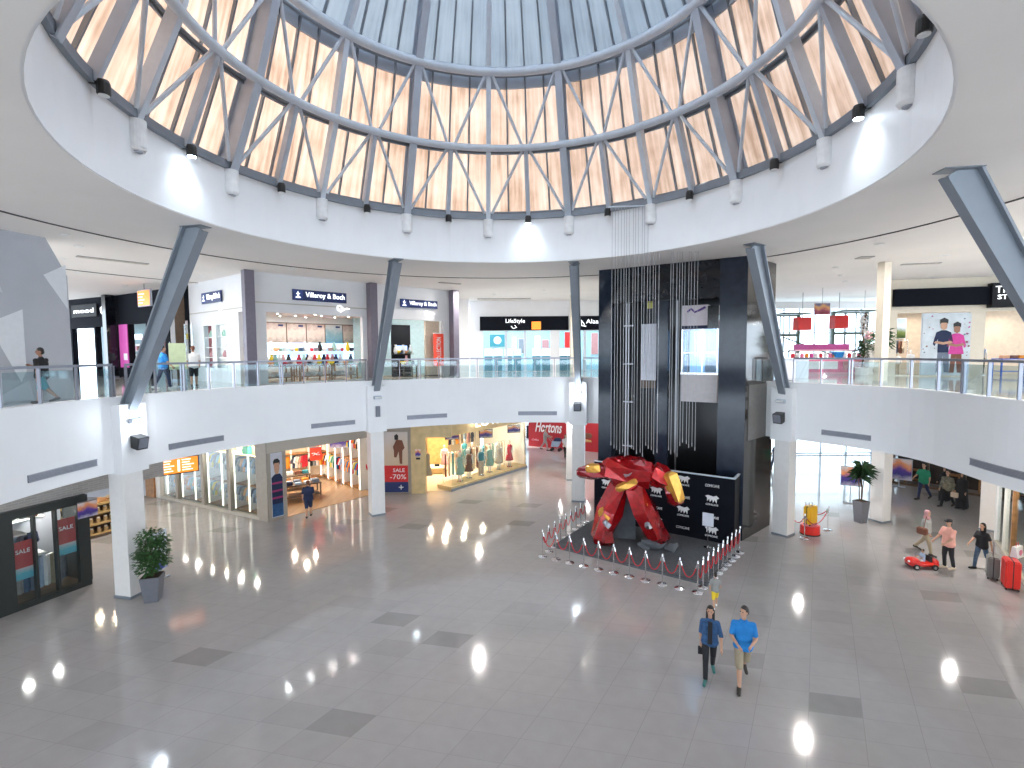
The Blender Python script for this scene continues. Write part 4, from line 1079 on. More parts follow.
banner('sale_banner', 'red orange sale banner hanging in the clothes shop, upper of two', (-10.7, 27.2, 2.45), .55, .62, .72, 'red_orange', ['SALE'], top=1.5, grp='red banners in the clothes shop')
banner('sale_banner', 'red orange sale banner hanging in the clothes shop, lower of two', (-10.7, 27.2, 1.68), .55, .62, .7, 'red_orange', ['%'], grp='red banners in the clothes shop')
poster_stand(-9.7, 28.2, .1, 1.1, .9, 2.2, PIC, 'purple crowd picture hanging high inside the clothes shop', None, False)
# tables with folded clothes
def table(x, y, rz, w, d, h, lab, m='wood_dark', z=0., grp=None):
    t = thing('display_table', lab, 'table', (x, y, z), rz, grp)
    b = B(); b.box(-w/2, w/2, -d/2, d/2, h-.05, h); b.build('tabletop', m, t)
    for sx_ in (-1, 1):
        for sy_ in (-1, 1):
            b = B(); b.box(sx_*(w/2-.05)-.03, sx_*(w/2-.05)+.03, sy_*(d/2-.05)-.03, sy_*(d/2-.05)+.03, 0, h-.05); b.build('leg', m, t)
    b = B(); b.box(-w/2+.05, w/2-.05, -d/2+.05, d/2-.05, .22, .25); b.build('lower_shelf', m, t)
    return t
table(-11.2, 25.4, .55, 2.6, 1.0, .85, 'dark table with folded clothes just inside the clothes shop entrance', z=.02)
table(-12.2, 27.3, .55, 2.0, .9, .85, 'second table of folded clothes deeper inside the clothes shop', z=.02)
def folded(x, y, z, rz, m, h, lab, grp, w=.3):
    b = B()
    for k in range(max(1, round(h/.04))): b.box(-w/2+.006*(k % 2), w/2, -.15, .15-.008*(k % 2), k*.04, k*.04+.036)
    return tag(b.build('folded_clothes', m, None, (x, y, z), rz), lab, 'clothes', grp)
fm = ['cloth_orange', 'cloth_lightblue', 'cloth_navy', 'cloth_lightblue', 'cloth_white', 'cloth_mid']
for i in range(6):
    for j in range(2):
        m = fm[(i+j*2) % 6]; c, s_ = math.cos(.55), math.sin(.55); u = -1.05+.42*i; v = -.24+.48*j
        folded(-11.2+u*c-v*s_, 25.4+u*s_+v*c, .87, .55, m, .08+.04*((i+j) % 3), f'{CN[m]} folded pile, {ORD[i]} along the {"front" if j == 0 else "rear"} edge of the dark entrance table', 'folded clothes on the entrance table')
fm2 = ['cloth_green', 'cloth_beige', 'cloth_white', 'cloth_brown', 'cloth_teal']
for i in range(5):
    m = fm2[i]; c, s_ = math.cos(.55), math.sin(.55); u = -.8+.4*i
    folded(-12.2+u*c, 27.3+u*s_, .87, .55, m, .16, f'{CN[m]} folded pile on the second table inside the clothes shop', None)
# wall with sale poster, then wood-framed fashion shop
SE = (-6.6, 26.62); SF = (-4.9, 26.55)
sp = thing('sale_poster', 'large sale poster with a walking person between column and wooden shop', 'poster', (SE[0]-.75, SE[1], 0), 0)
b = B(); b.box(-.1, 1.95, 0, .2, 0, 4.05); b.build('backing_wall', 'beige_pier', sp)
b = B(); b.box(.1, 1.78, -.03, 0, .06, 3.3); b.build('upper_picture', picture_mat('sale_sky', [(.45, .33, .2), (.62, .48, .32), (.66, .55, .45), (.62, .6, .6)], .5, 1.), sp)
b = B(); b.box(.1, 1.78, -.045, -.03, .62, 1.5); b.build('red_panel', 'red', sp)
b = B(); b.box(.1, 1.78, -.045, -.03, .06, .62); b.build('navy_panel', 'navy_sign', sp)
text('SALE', sp, 'white', 1.3, -.05, 1.25, .62, .2); text('-70%', sp, 'white', 1.25, -.05, .9, .85, .26)
text('+', sp, 'white', 1.4, -.05, .33, .25, .25, name='emblem')
b = B(); b.xprism([(1.05, 1.95), (1.18, 1.93), (1.3, 2.25), (1.35, 1.6), (1.48, 1.58), (1.5, 2.3), (1.62, 2.45), (1.5, 2.85), (1.2, 2.9), (1.0, 2.5), (1.05, 2.3)], -.04, -.032); b.build('printed_figure', 'cloth_brown', sp)
b = B(); b.xprism([(1.1, 2.88), (1.28, 2.88), (1.3, 3.1), (1.2, 3.2), (1.08, 3.1)], -.04, -.032); b.build('printed_head', 'hair_black', sp)
fs = thing('fashion_shop_front', 'pale wood shop front with open entrance and slanting display window', 'shop front', (-5.38, 26.55, 0), 0)
b = B(); b.box(0, .75, -.05, .3, 0, 4.05); b.build('pier', 'wood_pale', fs)
b = B(); b.box(.75, 2.15, -.05, .3, 3.0, 4.05); b.build('header', 'wood_pale', fs)
o_ = Vector((-5.38, 26.55, 0)); FL = (-3.31, 27.0); FR = (.85, 32.4); FY = yaw(FL, FR); FLn = length(FL, FR)
hd = B(); hd.box(-.2, FLn, -.05, .25, 3.0, 4.05); h_ = hd.build('header', 'wood_pale', fs); h_.location = Vector((FL[0], FL[1], 0))-o_; h_.rotation_euler = (0, 0, FY)
for nm, x0, x1, y0, y1, z0, z1, m in [('plinth', -.1, FLn, -.08, 1.0, 0, .22, 'wood_pale'), ('plinth_edge', -.12, FLn+.02, -.12, -.08, 0, .12, 'strut'), ('end_post', FLn-.05, FLn+.02, -.05, .05, .2, 3.0, 'chrome')]:
    q = B(); q.box(x0, x1, y0, y1, z0, z1); h_ = q.build(nm, m, fs); h_.location = Vector((FL[0], FL[1], 0))-o_; h_.rotation_euler = (0, 0, FY)
for k in range(4):
    q = B(); q.box(FLn*k/4+.01, FLn*(k+1)/4-.01, -.02, 0, .22, 3.0); h_ = q.build('glass_pane', 'glass', fs); h_.location = Vector((FL[0], FL[1], 0))-o_; h_.rotation_euler = (0, 0, FY)
sg = thing('shop_sign', 'white letter sign above the slanting display window', 'sign', onwall(FL, FR, 3.4, -.1, 3.5), FY)
text('LOVE S', sg, 'led_white', 0, 0, 0, 3.0, .5)
b = B(); b.box(-1.5, 1.5, .01, .04, -.03, .03); b.build('mounting_rail', 'shop_white', sg)
struct('floor_fashion', B().prism([(-5.3, 26.85), (-3.3, 27.05), (.8, 32.5), (-2.5, 37), (-8.5, 33)], .0, .015), mat('shop_floor', (.72, .60, .46), .15))
struct('wall_fashion_back', B().box(0, 7.4, 0, .1, 0, 4.0), 'shop_warm', loc=(-8.3, 32.6, 0), rz=yaw((-8.3, 32.6), (-2.4, 37)))
struct('wall_fashion_left', B().box(0, 6.4, 0, .1, 0, 4.0), 'wood_pale', loc=(-5.4, 26.9, 0), rz=yaw((-5.4, 26.9), (-8.3, 32.6)))
struct('wall_fashion_right', B().box(0, 4.9, 0, .1, 0, 4.0), 'shop_white', loc=(.9, 32.6, 0), rz=yaw((.9, 32.6), (-2.4, 37)))
for i, (x, z, m) in enumerate([(-.35, 1.55, 'navy_sign'), (0, 0, None)]):
    if m: 
        q = thing('small_notice', 'small purple notice on the wooden pier of the fashion shop', 'sign', (-5.0, 26.48, 2.0), 0)
        b = B(); b.box(-.14, .14, -.02, .0, 0, .38); b.build('sheet', PIC, q)
        b = B(); b.box(-.11, .11, -.02, .0, -.16, -.06); b.build('tag_strip', 'hair_black', q)
# ---- mannequins and dresses of the fashion shop
def mannequin(loc, rz, m1, m2, lab, h=1.75, skirt=True, grp=None, body='mannequin'):
    s = h/1.75; t = thing('mannequin', lab, 'mannequin', loc, rz, grp)
    b = B(); b.lathe([(.2*s, 0), (.2*s, .015), (.02*s, .03)], 16); b.build('stand', 'chrome', t)
    b = B()
    b.ell((0, 0, 1.62*s), (.08*s, .095*s, .12*s)); b.cap((0, 0, 1.38*s), (0, 0, 1.55*s), .05*s, .045*s)
    for q in (-1, 1):
        b.cap((q*.18*s, 0, 1.38*s), (q*.25*s, .02, 1.1*s), .05*s, .04*s); b.cap((q*.25*s, .02, 1.1*s), (q*.22*s, -.1*s, .86*s), .04*s, .03*s)
        b.cap((q*.09*s, 0, .85*s), (q*.08*s, 0, .45*s), .07*s, .05*s); b.cap((q*.08*s, 0, .45*s), (q*.07*s, 0, .05*s), .05*s, .03*s)
    b.build('body', body, t, smooth=True)
    b = B()
    if skirt:
        b.lathe([(.27*s, .42*s), (.20*s, .75*s), (.14*s, 1.02*s), (.17*s, 1.25*s), (.19*s, 1.36*s), (.09*s, 1.45*s), (.05*s, 1.45*s)], 14); 
        o = b.build('dress', m1, t, smooth=True); o.scale = (1, .75, 1)
    else:
        b.lathe([(.17*s, .82*s), (.15*s, 1.02*s), (.18*s, 1.25*s), (.20*s, 1.36*s), (.09*s, 1.45*s)], 14); o = b.build('top', m1, t, smooth=True); o.scale = (1.05, .72, 1)
        b = B()
        for q in (-1, 1): b.cap((q*.09*s, 0, .86*s), (q*.085*s, 0, .14*s), .105*s, .075*s)
        b.ell((0, 0, .86*s), (.18*s, .13*s, .12*s)); b.build('trousers', m2, t, smooth=True)
    return t
fw = lambda x, y: onwall(FL, FR, x, y, .22)
for i, (x, y, m1, sk, lab) in enumerate([(1.15, .45, 'cloth_mint', True, 'mannequin in a mint outfit in the slanting window, nearest the entrance'), (2.0, .55, 'cloth_brown', True, 'mannequin in a brown dress in the slanting window'), (2.9, .4, 'cloth_teal', False, 'mannequin in a teal top in the slanting window'), (3.8, .5, 'cloth_mint', True, 'mannequin in a pale green long dress in the middle of the slanting window'), (4.7, .5, 'cloth_beige', True, 'mannequin in a beige dress in the slanting window'), (5.7, .45, 'cloth_red', True, 'mannequin in a red dress at the far end of the slanting window')]):
    mannequin(fw(x, y), FY-.4, m1, 'cloth_beige', lab, 1.7, sk, 'mannequins in the slanting window')
rk = thing('clothes_rack', 'long chrome rack of dresses inside the slanting display window', 'clothes rack', onwall(FL, FR, .6, 1.25, .0), FY)
b = B(); b.tube((0, 0, 1.75), (5.6, 0, 1.75), .02); b.build('rail', 'chrome', rk)
for x in (0, 1.9, 3.7, 5.6):
    b = B(); b.tube((x, 0, 0), (x, 0, 1.75), .02); b.build('leg', 'chrome', rk)
for i in range(18):
    m = ['cloth_brown', 'cloth_beige', 'cloth_teal', 'cloth_peach', 'cloth_red', 'cloth_mint', 'cloth_white', 'cloth_black', 'cloth_beige'][i % 9]; p = onwall(FL, FR, .8+.3*i, 1.25, 1.74)
    shirt(p[0], p[1], 1.74, FY+R(48), m, f'{CN[m]} dress on the long chrome rack, {("sixteenth", "seventeenth", "eighteenth")[i-15] if i > 14 else ORD[i]} from the entrance', 'dresses on the long chrome rack', 'dress', 'hanging_dress')
mannequin((-4.3, 31.6, .015), .2, 'pink_light', 'cloth_beige', 'mannequin in a pink dress standing inside the fashion shop', 1.7, True)
mannequin((-6.6, 31.2, .015), .2, 'cloth_black', 'cloth_black', 'dark dressed mannequin deep inside the fashion shop', 1.75, False)
mannequin((-6.1, 31.9, .015), .2, 'cloth_navy', 'cloth_grey', 'navy dressed mannequin deep inside the fashion shop', 1.75, False)
o = shirt(-4.62, 26.9, 2.1, .3, 'cloth_khaki', 'long olive dress hanging beside the wooden pier', None, 'dress', 'hanging_dress')
ld2 = thing('accessory_bench', 'low pale wood display bench inside the fashion shop entrance', 'bench', (-5.2, 31.0, .015), .2)
b = B(); b.prism([(-.9, -.4), (.9, -.4), (.9, .4), (-.9, .4)], 0, .35, [(-1, -.5), (1, -.5), (1, .5), (-1, .5)]); b.build('base', 'wood_pale', ld2)
b = B(); b.box(-1.02, 1.02, -.52, .52, .35, .42); b.build('top', 'shop_warm', ld2)
for i, (x, m) in enumerate([(-.6, 'cloth_rose'), (-.1, 'cloth_brown'), (.5, 'cloth_black')]): folded(-5.2+x, 31+x*.2, .435, .2, m, .12, f'{CN[m]} folded pile on the low wooden bench', None)
wd = thing('wardrobe_panel', 'tall pale wood panel inside the fashion shop', 'panel', (-5.0, 33.5, .015), .3)
b = B(); b.box(-.7, .7, -.1, .1, 0, 2.6); b.build('board', 'wood_gold', wd); b = B(); b.box(-.74, .74, -.12, .12, 2.6, 2.68); b.build('cap', 'wood', wd)
for i, (x, y, z) in enumerate([(-1.6, 30.2, 2.35), (.1, 32.0, 2.35), (-3.6, 29.9, 2.3)]):
    t = thing('hanging_screen', ['purple screen hanging in the middle of the slanting window', 'purple screen at the far end of the slanting window', 'small purple screen hanging inside the fashion shop'][i], 'screen', (x, y, z), FY-.6)
    b = B(); b.box(-.42, .42, -.03, .03, 0, .5); b.build('casing', 'black', t); b = B(); b.box(-.39, .39, -.036, -.03, .03, .47); b.build('picture', PIC, t)
    b = B(); b.tube((0, 0, .5), (0, 0, 1.6), .012, n=6); b.build('drop_rod', 'gunmetal', t)

rk2 = thing('clothes_rack', 'chrome rack of pale clothes along the back wall of the fashion shop', 'clothes rack', (-4.2, 34.9, .015), R(36.6))
b = B(); b.tube((-1.9, 0, 1.8), (1.9, 0, 1.8), .02); b.build('rail', 'chrome', rk2)
for x in (-1.9, 1.9): b = B(); b.tube((x, 0, 0), (x, 0, 1.8), .02); b.build('leg', 'chrome', rk2)
for i in range(12):
    m = ['cloth_white', 'cloth_orange', 'cloth_beige', 'cloth_lightblue', 'cloth_rose', 'cloth_navy'][i % 6]; u = -1.75+.31*i
    shirt(-4.2+u*math.cos(R(36.6)), 34.9+u*math.sin(R(36.6)), 1.79, R(80), m, f'{CN[m]} shirt on the rear chrome rack of the fashion shop, {ORD[i]} from the left', 'clothes on the rear rack')
for i, (x, y, m) in enumerate([(-.2, 32.9, 'cloth_red'), (-2.6, 32.2, 'cloth_brown'), (-3.2, 33.4, 'cloth_teal')]): mannequin((x, y, .015), .3, m, 'cloth_black', f'{["red", "brown", "teal"][i]} dressed mannequin standing behind the window row in the fashion shop', 1.72, i != 1)
# ---- red hoarding with white lettering at the end of the corridor
HL = (1.3, 40.0); HR = (8.2, 36.2); HY = yaw(HL, HR)
hr = thing('red_hoarding', 'long red hoarding with large white script lettering at the corridor end', 'hoarding', (HL[0], HL[1], 0), HY)
b = B(); b.box(0, length(HL, HR), 0, .2, 0, 4.0); b.build('board', 'red_wall', hr)
text('Hortons', hr, 'white', 1.75, -.02, 1.62, 2.3, .85, shear=.35, bold=.015)
b = B(); b.xprism([(3.05, 2.1), (3.3, 2.2), (3.35, 1.9)], -.03, 0); b.build('leaf_mark', 'white', hr)
text('Coffee', hr, 'pink_light', .6, -.02, .55, .6, .14, shear=.3, name='small_script')
b = B(); b.lathe([(.02, 0), (.5, .05), (.6, .25), (.5, .42), (.1, .46)], 20); o = b.build('printed_bun', 'cloth_brown', hr); o.location = (4.75, -.01, .95); o.scale = (1, .06, 1)
b = B(); b.lathe([(.02, 0), (.55, .02), (.5, .16), (.1, .2)], 20); o = b.build('printed_bun_base', 'wood_gold', hr); o.location = (4.75, -.02, .7); o.scale = (1, .06, 1)
# ---- bright shop fronts far down the corridor
fb = thing('far_shop_front', 'bright cyan-lit shop front far down the corridor left of the red hoarding', 'shop front', (-1.2, 44, 0), -.15)
b = B(); b.box(0, 4.4, 0, .1, 0, 4); b.build('wall', 'shop_cool', fb)
for i in range(3):
    b = B(); b.box(.2+1.4*i, 1.4+1.4*i, -.04, 0, 1.3, 2.9); b.build('lit_panel', 'panel_cyan', fb)
b = B(); b.box(0, 4.4, -.06, 0, 0, 1.1); b.build('counter', 'cloth_black', fb)

# ---- small black framed display shop at the far left
KL = (-15.15, 12.95); KR = (-13.86, 16.15); KY = yaw(KL, KR); KN_ = length(KL, KR)
kw = thing('display_kiosk', 'black framed glass display shop at the far left with clothes inside', 'shop window', (KL[0], KL[1], 0), KY)
offx = KN_-2.2
for nm, a, c, z0, z1 in [('sill', 0, KN_, 0, .16), ('lintel', 0, KN_, 2.72, 2.98)]:
    b = B(); b.box(a, c, -.08, .1, z0, z1); b.build(nm, 'dark_frame', kw)
for a, c in ((offx-.2, offx+.3), (offx+.78, offx+.84), (offx+1.31, offx+1.37), (offx+1.9, offx+2.22)):
    b = B(); b.box(a, c, -.08, .1, .16, 2.72); b.build('mullion', 'dark_frame', kw)
b = B(); b.box(offx+2.12, offx+2.22, .1, 1.2, 0, 2.98); b.build('side_panel', 'dark_frame', kw)
for a, c in ((0, offx-.2), (offx+.3, offx+.78), (offx+.84, offx+1.31), (offx+1.37, offx+1.9)):
    b = B(); b.box(a, c, 0, .012, .16, 2.72); b.build('glass_pane', 'glass', kw)
b = B(); b.box(0, offx+2.12, 1.3, 1.36, 0, 2.9); b.build('back_panel', 'grey_mural', kw)
b = B(); b.box(0, offx+2.12, .1, 1.3, .04, .1); b.build('inner_floor', 'wood_dark', kw)
for z, x1 in ((1.3, 1.31), (2.05, .84), (2.45, 1.31)):
    b = B(); b.box(offx+.1, offx+x1, .45, 1.3, z, z+.05); b.build('shelf', 'shop_white', kw)
for a, c, zl in ((.3, .78, .85), (1.37, 1.9, 1.2)):
    q = thing('window_banner', f'red and turquoise sale banner in the {"left" if a < 1 else "right"} pane of the black display shop', 'banner', onwall(KL, KR, offx+a, .05, zl), KY, 'banners in the black display shop')
    b = B(); b.box(.01, c-a-.01, 0, .01, .35, 1.15); b.build('red_sheet', mat('banner_red', (.42, .06, .06), .5), q); b = B(); b.box(.01, c-a-.01, 0, .01, .0, .35); b.build('blue_sheet', picture_mat('banner_mix', [(.1, .35, .45), (.1, .4, .5), (.5, .45, .45)], .4, 3), q)
    text('SALE', q, 'white', (c-a)/2, -.008, .85, (c-a)*.7, .12)
for i in range(9):
    m = ['cloth_white', 'cloth_lightblue', 'cloth_grey', 'jeans', 'cloth_mid', 'cloth_lightblue', 'cloth_white', 'cloth_khaki', 'cloth_mid'][i]
    p = onwall(KL, KR, offx+.35+.17*i, .55, 1.24); shirt(p[0], p[1], 1.24, KY+R(40), m, f'{CN[m]} trousers hung low in the black display shop, {ORD[i]} from the left', 'trousers in the black display shop', 'long', 'hanging_trousers')
for i in range(5):
    m = ['cloth_grey', 'cloth_mid', 'cloth_lightblue', 'cloth_mid', 'cloth_navy'][i]
    p = onwall(KL, KR, offx+.35+.18*i, .75, 2.0); shirt(p[0], p[1], 2.02, KY+R(40), m, f'{CN[m]} shirt on the middle rail in the black display shop, {ORD[i]} from the left', 'shirts in the black display shop')
for i in range(4): 
    p = onwall(KL, KR, offx+.3+.26*i, .7, 2.51); m = ['cloth_brown', 'cloth_white', 'cloth_grey', 'cloth_brown'][i]; folded(p[0], p[1], 2.51, KY, m, .12, f'{CN[m]} folded pile on the top shelf of the black display shop, {ORD[i]} from left', None, .22)
struct('wall_brick_left', B().box(-3.0, KN_+2.6, .12, .5, 2.98, 4.1), 'brick_pale', loc=(KL[0], KL[1], 0), rz=KY)
# notice panel on the corner of the kiosk
q = thing('corner_notice', 'small purple printed notice at the right edge of the black display shop', 'sign', onwall(KL, KR, offx+2.1, -.1, 2.25), KY)
b = B(); b.box(-.2, .35, -.02, .0, 0, .5); b.build('sheet', PIC, q); b = B(); b.box(-.2, .35, -.03, .01, .5, .53); b.build('top_bar', 'gunmetal', q)

# ---- wooden kiosk with jars
KX, KQ = -18.5, 21.3
wk = thing('wooden_kiosk', 'curved wooden kiosk with shelves of jars left of the column', 'kiosk', (KX, KQ, 0), 0)
def arc(r, a0, a1, n=10): return [(r*math.cos(R(a0+(a1-a0)*i/n)), r*math.sin(R(a0+(a1-a0)*i/n))) for i in range(n+1)]
for nm, z0, z1, r0, r1, m in [('base', 0, .12, 1.0, 1.75, 'wood_dark'), ('back_board', .12, 1.3, 1.0, 1.25, 'wood_dark'), ('shelf', .5, .54, 1.2, 1.7, 'wood_gold'), ('shelf', .92, .96, 1.2, 1.65, 'wood_gold'), ('counter_top', 1.3, 1.38, .9, 1.7, 'wood_gold'), ('inner_counter', .12, 1.0, .2, .8, 'wood')]:
    b = B(); b.prism(arc(r1, -135, 20, 16)+arc(r0, -135, 20, 16)[::-1], z0, z1); b.build(nm, m, wk)
for z in (.12, .54, .96):
    b = B(); b.prism(arc(1.78 if z < .5 else 1.72, -135, 20, 16)+arc(1.69, -135, 20, 16)[::-1], z, z+.07); b.build('front_lip', 'wood_gold', wk)
jp = None
for zi, z in enumerate((.545, .965, .12)):
    for k in range(15):
        a = -125+9.6*k; x, y = KX+1.5*math.cos(R(a)), KQ+1.5*math.sin(R(a)); lab = f'glass jar on the {["middle", "top", "bottom"][zi]} shelf of the wooden kiosk, {ORD[k]} from the left'
        if jp is None:
            jp = thing('jar', lab, 'jar', (x, y, z), 0, 'jars on the wooden kiosk'); b = B(); b.lathe([(.06, 0), (.075, .02), (.075, .16), (.05, .19)], 12); b.build('body', 'jar', jp); b = B(); b.lathe([(.055, .19), (.055, .23), (0, .235)], 12); b.build('lid', 'jar_lid', jp)
        else: dup(jp, (x, y, z), 0, lab)
for i in range(6):
    a = -110+22*i; x, y = KX+1.3*math.cos(R(a)), KQ+1.3*math.sin(R(a))
    t = thing('spice_tray', f'open wooden tray on the kiosk counter, {ORD[i]} from the left', 'tray', (x, y, 1.38), R(a), 'trays on the kiosk counter'); b = B(); b.box(-.25, .25, -.2, .2, 0, .05); b.build('tray_base', 'wood', t); b = B(); b.prism([(-.22, -.17), (.22, -.17), (.22, .17), (-.22, .17)], .05, .13, [(-.1, -.08), (.1, -.08), (.1, .08), (-.1, .08)]); b.build('heap', ['wood_gold', 'cloth_beige', 'jar', 'cloth_white', 'wood', 'cloth_khaki'][i], t)
t = thing('scale_display', 'pale blue lit scale display standing on the wooden kiosk counter', 'scale', (KX+.2, KQ-1.0, 1.43), .2); b = B(); b.box(-.2, .2, -.12, .12, 0, .08); b.build('base', 'grille', t); b = B(); b.box(-.18, .18, -.02, .02, .08, .3); b.build('screen', 'panel_cyan', t)
t = thing('kiosk_sign', 'small brown sign with white lettering on posts above the wooden kiosk', 'sign', (KX-.1, KQ-.3, 1.0), .3)
for x in (-.28, .28): b = B(); b.box(x-.025, x+.025, -.025, .025, 0, .8); b.build('post', 'red', t)
b = B(); b.box(-.5, .5, -.04, .04, .8, 1.25); b.build('board', 'wood_dark', t)
text('dates', t, 'led_white', 0, -.05, 1.03, .75, .26, shear=.3)
struct('wall_left_corridor', B().box(0, 9, 0, .2, 0, 4.1), 'grey_mural', loc=(-27, 26, 0), rz=.05)
struct('door_1', B().box(-.5, .5, 0, .1, 0, 2.3), 'wood', loc=(-19.2, 26.25, 0), rz=AY)
struct('wall_corridor_left', B().box(-2.6, -.02, .1, .3, 0, 4.1), 'shop_white', loc=(SA[0]-.5, SA[1]+.2, 0), rz=AY)

# ---- right side, ground: dark shop, brick pier, glass corner shop, daylight windows
DLp = (21.4, 28.0); DRp = (25.6, 23.3); DY = yaw(DLp, DRp)
dk = thing('dark_shop', 'dark unlit shop front behind the walking couple on the right', 'shop front', (DLp[0], DLp[1], 0), DY)
b = B(); b.box(-.1, length(DLp, DRp), 1.4, 1.5, 0, 4.08); b.build('back_wall', mat('dark_brown', (.035, .025, .02), .6, var=.5, scale=2), dk)
b = B(); b.box(-.1, length(DLp, DRp), 0, .1, 3.2, 4.08); b.build('header', 'black', dk)
for x in (0, 1.5, 3.0, 4.5, 6.1):
    b = B(); b.box(x-.04, x+.04, 0, .1, 0, 3.2); b.build('mullion', 'wood_dark', dk)
b = B(); b.box(-.1, length(DLp, DRp), -.02, .12, 0, .12); b.build('sill', 'wood_dark', dk)
for i, (x, w) in enumerate([(.8, .9), (2.4, .7), (3.9, .9), (5.3, .8)]):
    p = onwall(DLp, DRp, x, .8, 0); table(p[0], p[1], DY, w, .5, .8, f'dark display table inside the dark shop, {ORD[i]} from the left', 'wood', grp='tables in the dark shop')
struct('wall_brick_pier', B().box(-.75, .02, -.02, .5, 0, 4.1), 'brick_red', loc=(DLp[0]-.05, DLp[1]+.1, 0), rz=DY)
GL = (18.7, 19.2); GR_ = (14.9, 13.6); GY = yaw(GL, GR_); GN = length(GL, GR_)
# this front faces left, its outside is local -y
gs = thing('corner_shop_front', 'glass corner shop front with wooden post and lit interior at the right edge', 'shop front', (GL[0], GL[1], 0), GY)
b = B(); b.box(0, GN, -.02, .15, 3.1, 4.08); b.build('header', 'shop_white', gs)
b = B(); b.box(0, GN, -.03, .1, 0, .14); b.build('sill', 'header_beige', gs)
for x, m in ((0, 'fascia_white'), (1.25, 'shop_white'), (2.35, 'wood'), (4.6, 'shop_white'), (GN-.1, 'shop_white')):
    b = B(); b.box(x, x+.12, -.02, .12, .14, 3.1); b.build('post', m, gs)
for a, c in ((.12, 1.25), (1.37, 2.35), (2.47, 4.6), (4.72, GN-.1)):
    b = B(); b.box(a, c, .03, .045, .14, 3.1); b.build('glass_pane', 'glass', gs)
struct('wall_corner_shop', B().box(-2, GN, 3.0, 3.2, 0, 4.1), 'shop_warm', loc=(GL[0], GL[1], 0), rz=GY)
mannequin(onwall(GL, GR_, 2.9, .7, .02), GY, 'cloth_yellow', 'cloth_yellow', 'mannequin in a yellow outfit behind glass at the right edge', 1.8, True)
mannequin(onwall(GL, GR_, 3.7, .9, .02), GY, 'cloth_peach', 'cloth_peach', 'mannequin in a peach outfit behind glass at the right edge', 1.8, True)
area('corner_shop_light', onwall(GL, GR_, 3, 1.6, 3.6), 2, 60, (1, .85, .68))
# low white hoarding between tower and column
hb = thing('low_partition', 'white waist-high partition between the lift tower and the column', 'partition', (11.0, 21.35, 0), 1.05)
b = B(); b.box(0, 2.1, 0, .06, .06, 1.1); b.build('panel', 'paper', hb); b = B(); b.box(0, 2.1, -.02, .08, 1.1, 1.16); b.build('top_rail', 'steel_light', hb)
for x in (.03, 2.02): b = B(); b.box(x, x+.05, 0, .06, 0, 1.1); b.build('post', 'steel_light', hb)
def window_grid(name, x0, x1, y, z0, z1, nx, zs, rz=0., m='steel_light', w=.09):
    b = B()
    for i in range(nx+1):
        x = (x1-x0)*i/nx; b.box(x-w/2, x+w/2, -.06, .06, z0, z1)
    for z in zs: b.box(0, x1-x0, -.05, .05, z-w/2, z+w/2)
    o = struct(name, b, m, loc=(x0, y, 0), rz=rz)
    g = B(); g.box(0, x1-x0, -.008, .008, z0, z1); g.build('window_glass', 'glass', o)
    return o
window_grid('window_1', 13.0, 29.5, 36.0, 0, 4.1, 9, (.1, 1.5, 2.9, 4.0))
struct('wall_far_right', B().box(29.5, 34, 35.9, 36.1, 0, 4.1), 'shop_white')
struct('wall_far_back', B().box(-2.2, 12.5, 47, 47.2, 0, 4.1), 'shop_white')
struct('wall_right_side', B().box(0, 20, 0, .2, 0, 4.1), 'shop_white', loc=(30.5, 36, 0), rz=R(-80))
# shop interior lights
area('shop_light', (-12.2, 27.0, 3.8), 3.5, 220, (1, .86, .68), sy=2.5)
area('window_light', aw(4.0, .45, 3.3), 7.0, 220, (1, .9, .78), rot=(0, 0, AY), sy=.4)
area('fashion_light', (-3.6, 31.0, 3.8), 4.5, 380, (1, .87, .66), sy=3)
area('hoarding_light', (4.5, 36.5, 3.9), 3, 60, (1, .95, .9), sy=2)
area('kiosk_light', (-17.5, 21.2, 3.9), 1.5, 40, (1, .8, .55))
area('display_light', onwall(KL, KR, offx+1.1, .6, 2.7), 1.6, 35, (1, .95, .9), rot=(0, 0, KY), sy=.3)
area('dark_shop_light', (24, 26.8, 3.9), 2, 8, (1, .8, .6))
# ================================================================ upper floor
U = UF
def wall_sign(name, lab, P, Q, x0, x1, z0, z1, m, words, tm, group=None, frac=.62, y=-.08, emblem=True):
    p = onwall(P, Q, (x0+x1)/2, y, (z0+z1)/2); w = x1-x0; h = z1-z0
    t = thing(name, lab, 'sign', p, yaw(P, Q), group)
    b = B(); b.box(-w/2, w/2, -.03, .03, -h/2, h/2); b.build('board', m, t)
    if emblem:
        b = B(); b.box(-w/2+.03, -w/2+h-.03, -.036, -.03, -h/2+.03, h/2-.03); b.build('emblem_field', mat('sign_blue2', (.02, .05, .22), .4), t)
        b = B(); c = -w/2+h/2
        b.xprism([(c-.12, -.14), (c+.12, -.14), (c+.12, -.10), (c+.03, -.08), (c+.03, .02), (c+.10, .06), (c+.03, .08), (c, .18), (c-.03, .08), (c-.10, .06), (c-.03, .02), (c-.03, -.08), (c-.12, -.10)], -.045, -.036); b.build('emblem', tm, t)
    text(words, t, tm, (h/2 if emblem else 0), -.04, 0, (w-h)*.9 if emblem else w*.8, h*frac)
    return t
def script_logo(lab, P, Q, x, z, s=1.):
    t = thing('script_emblem', lab, 'sign', onwall(P, Q, x, -.06, z), yaw(P, Q), None)
    b = B(); b.path([(.12*s, 0, -.02*s), (-.1*s, 0, .14*s), (-.22*s, 0, .08*s), (-.2*s, 0, -.08*s), (-.05*s, 0, -.18*s), (.1*s, 0, -.08*s), (.28*s, 0, .02*s), (.42*s, 0, -.02*s)], .022*s, 6); b.build('tube_lettering', 'led_white', t)
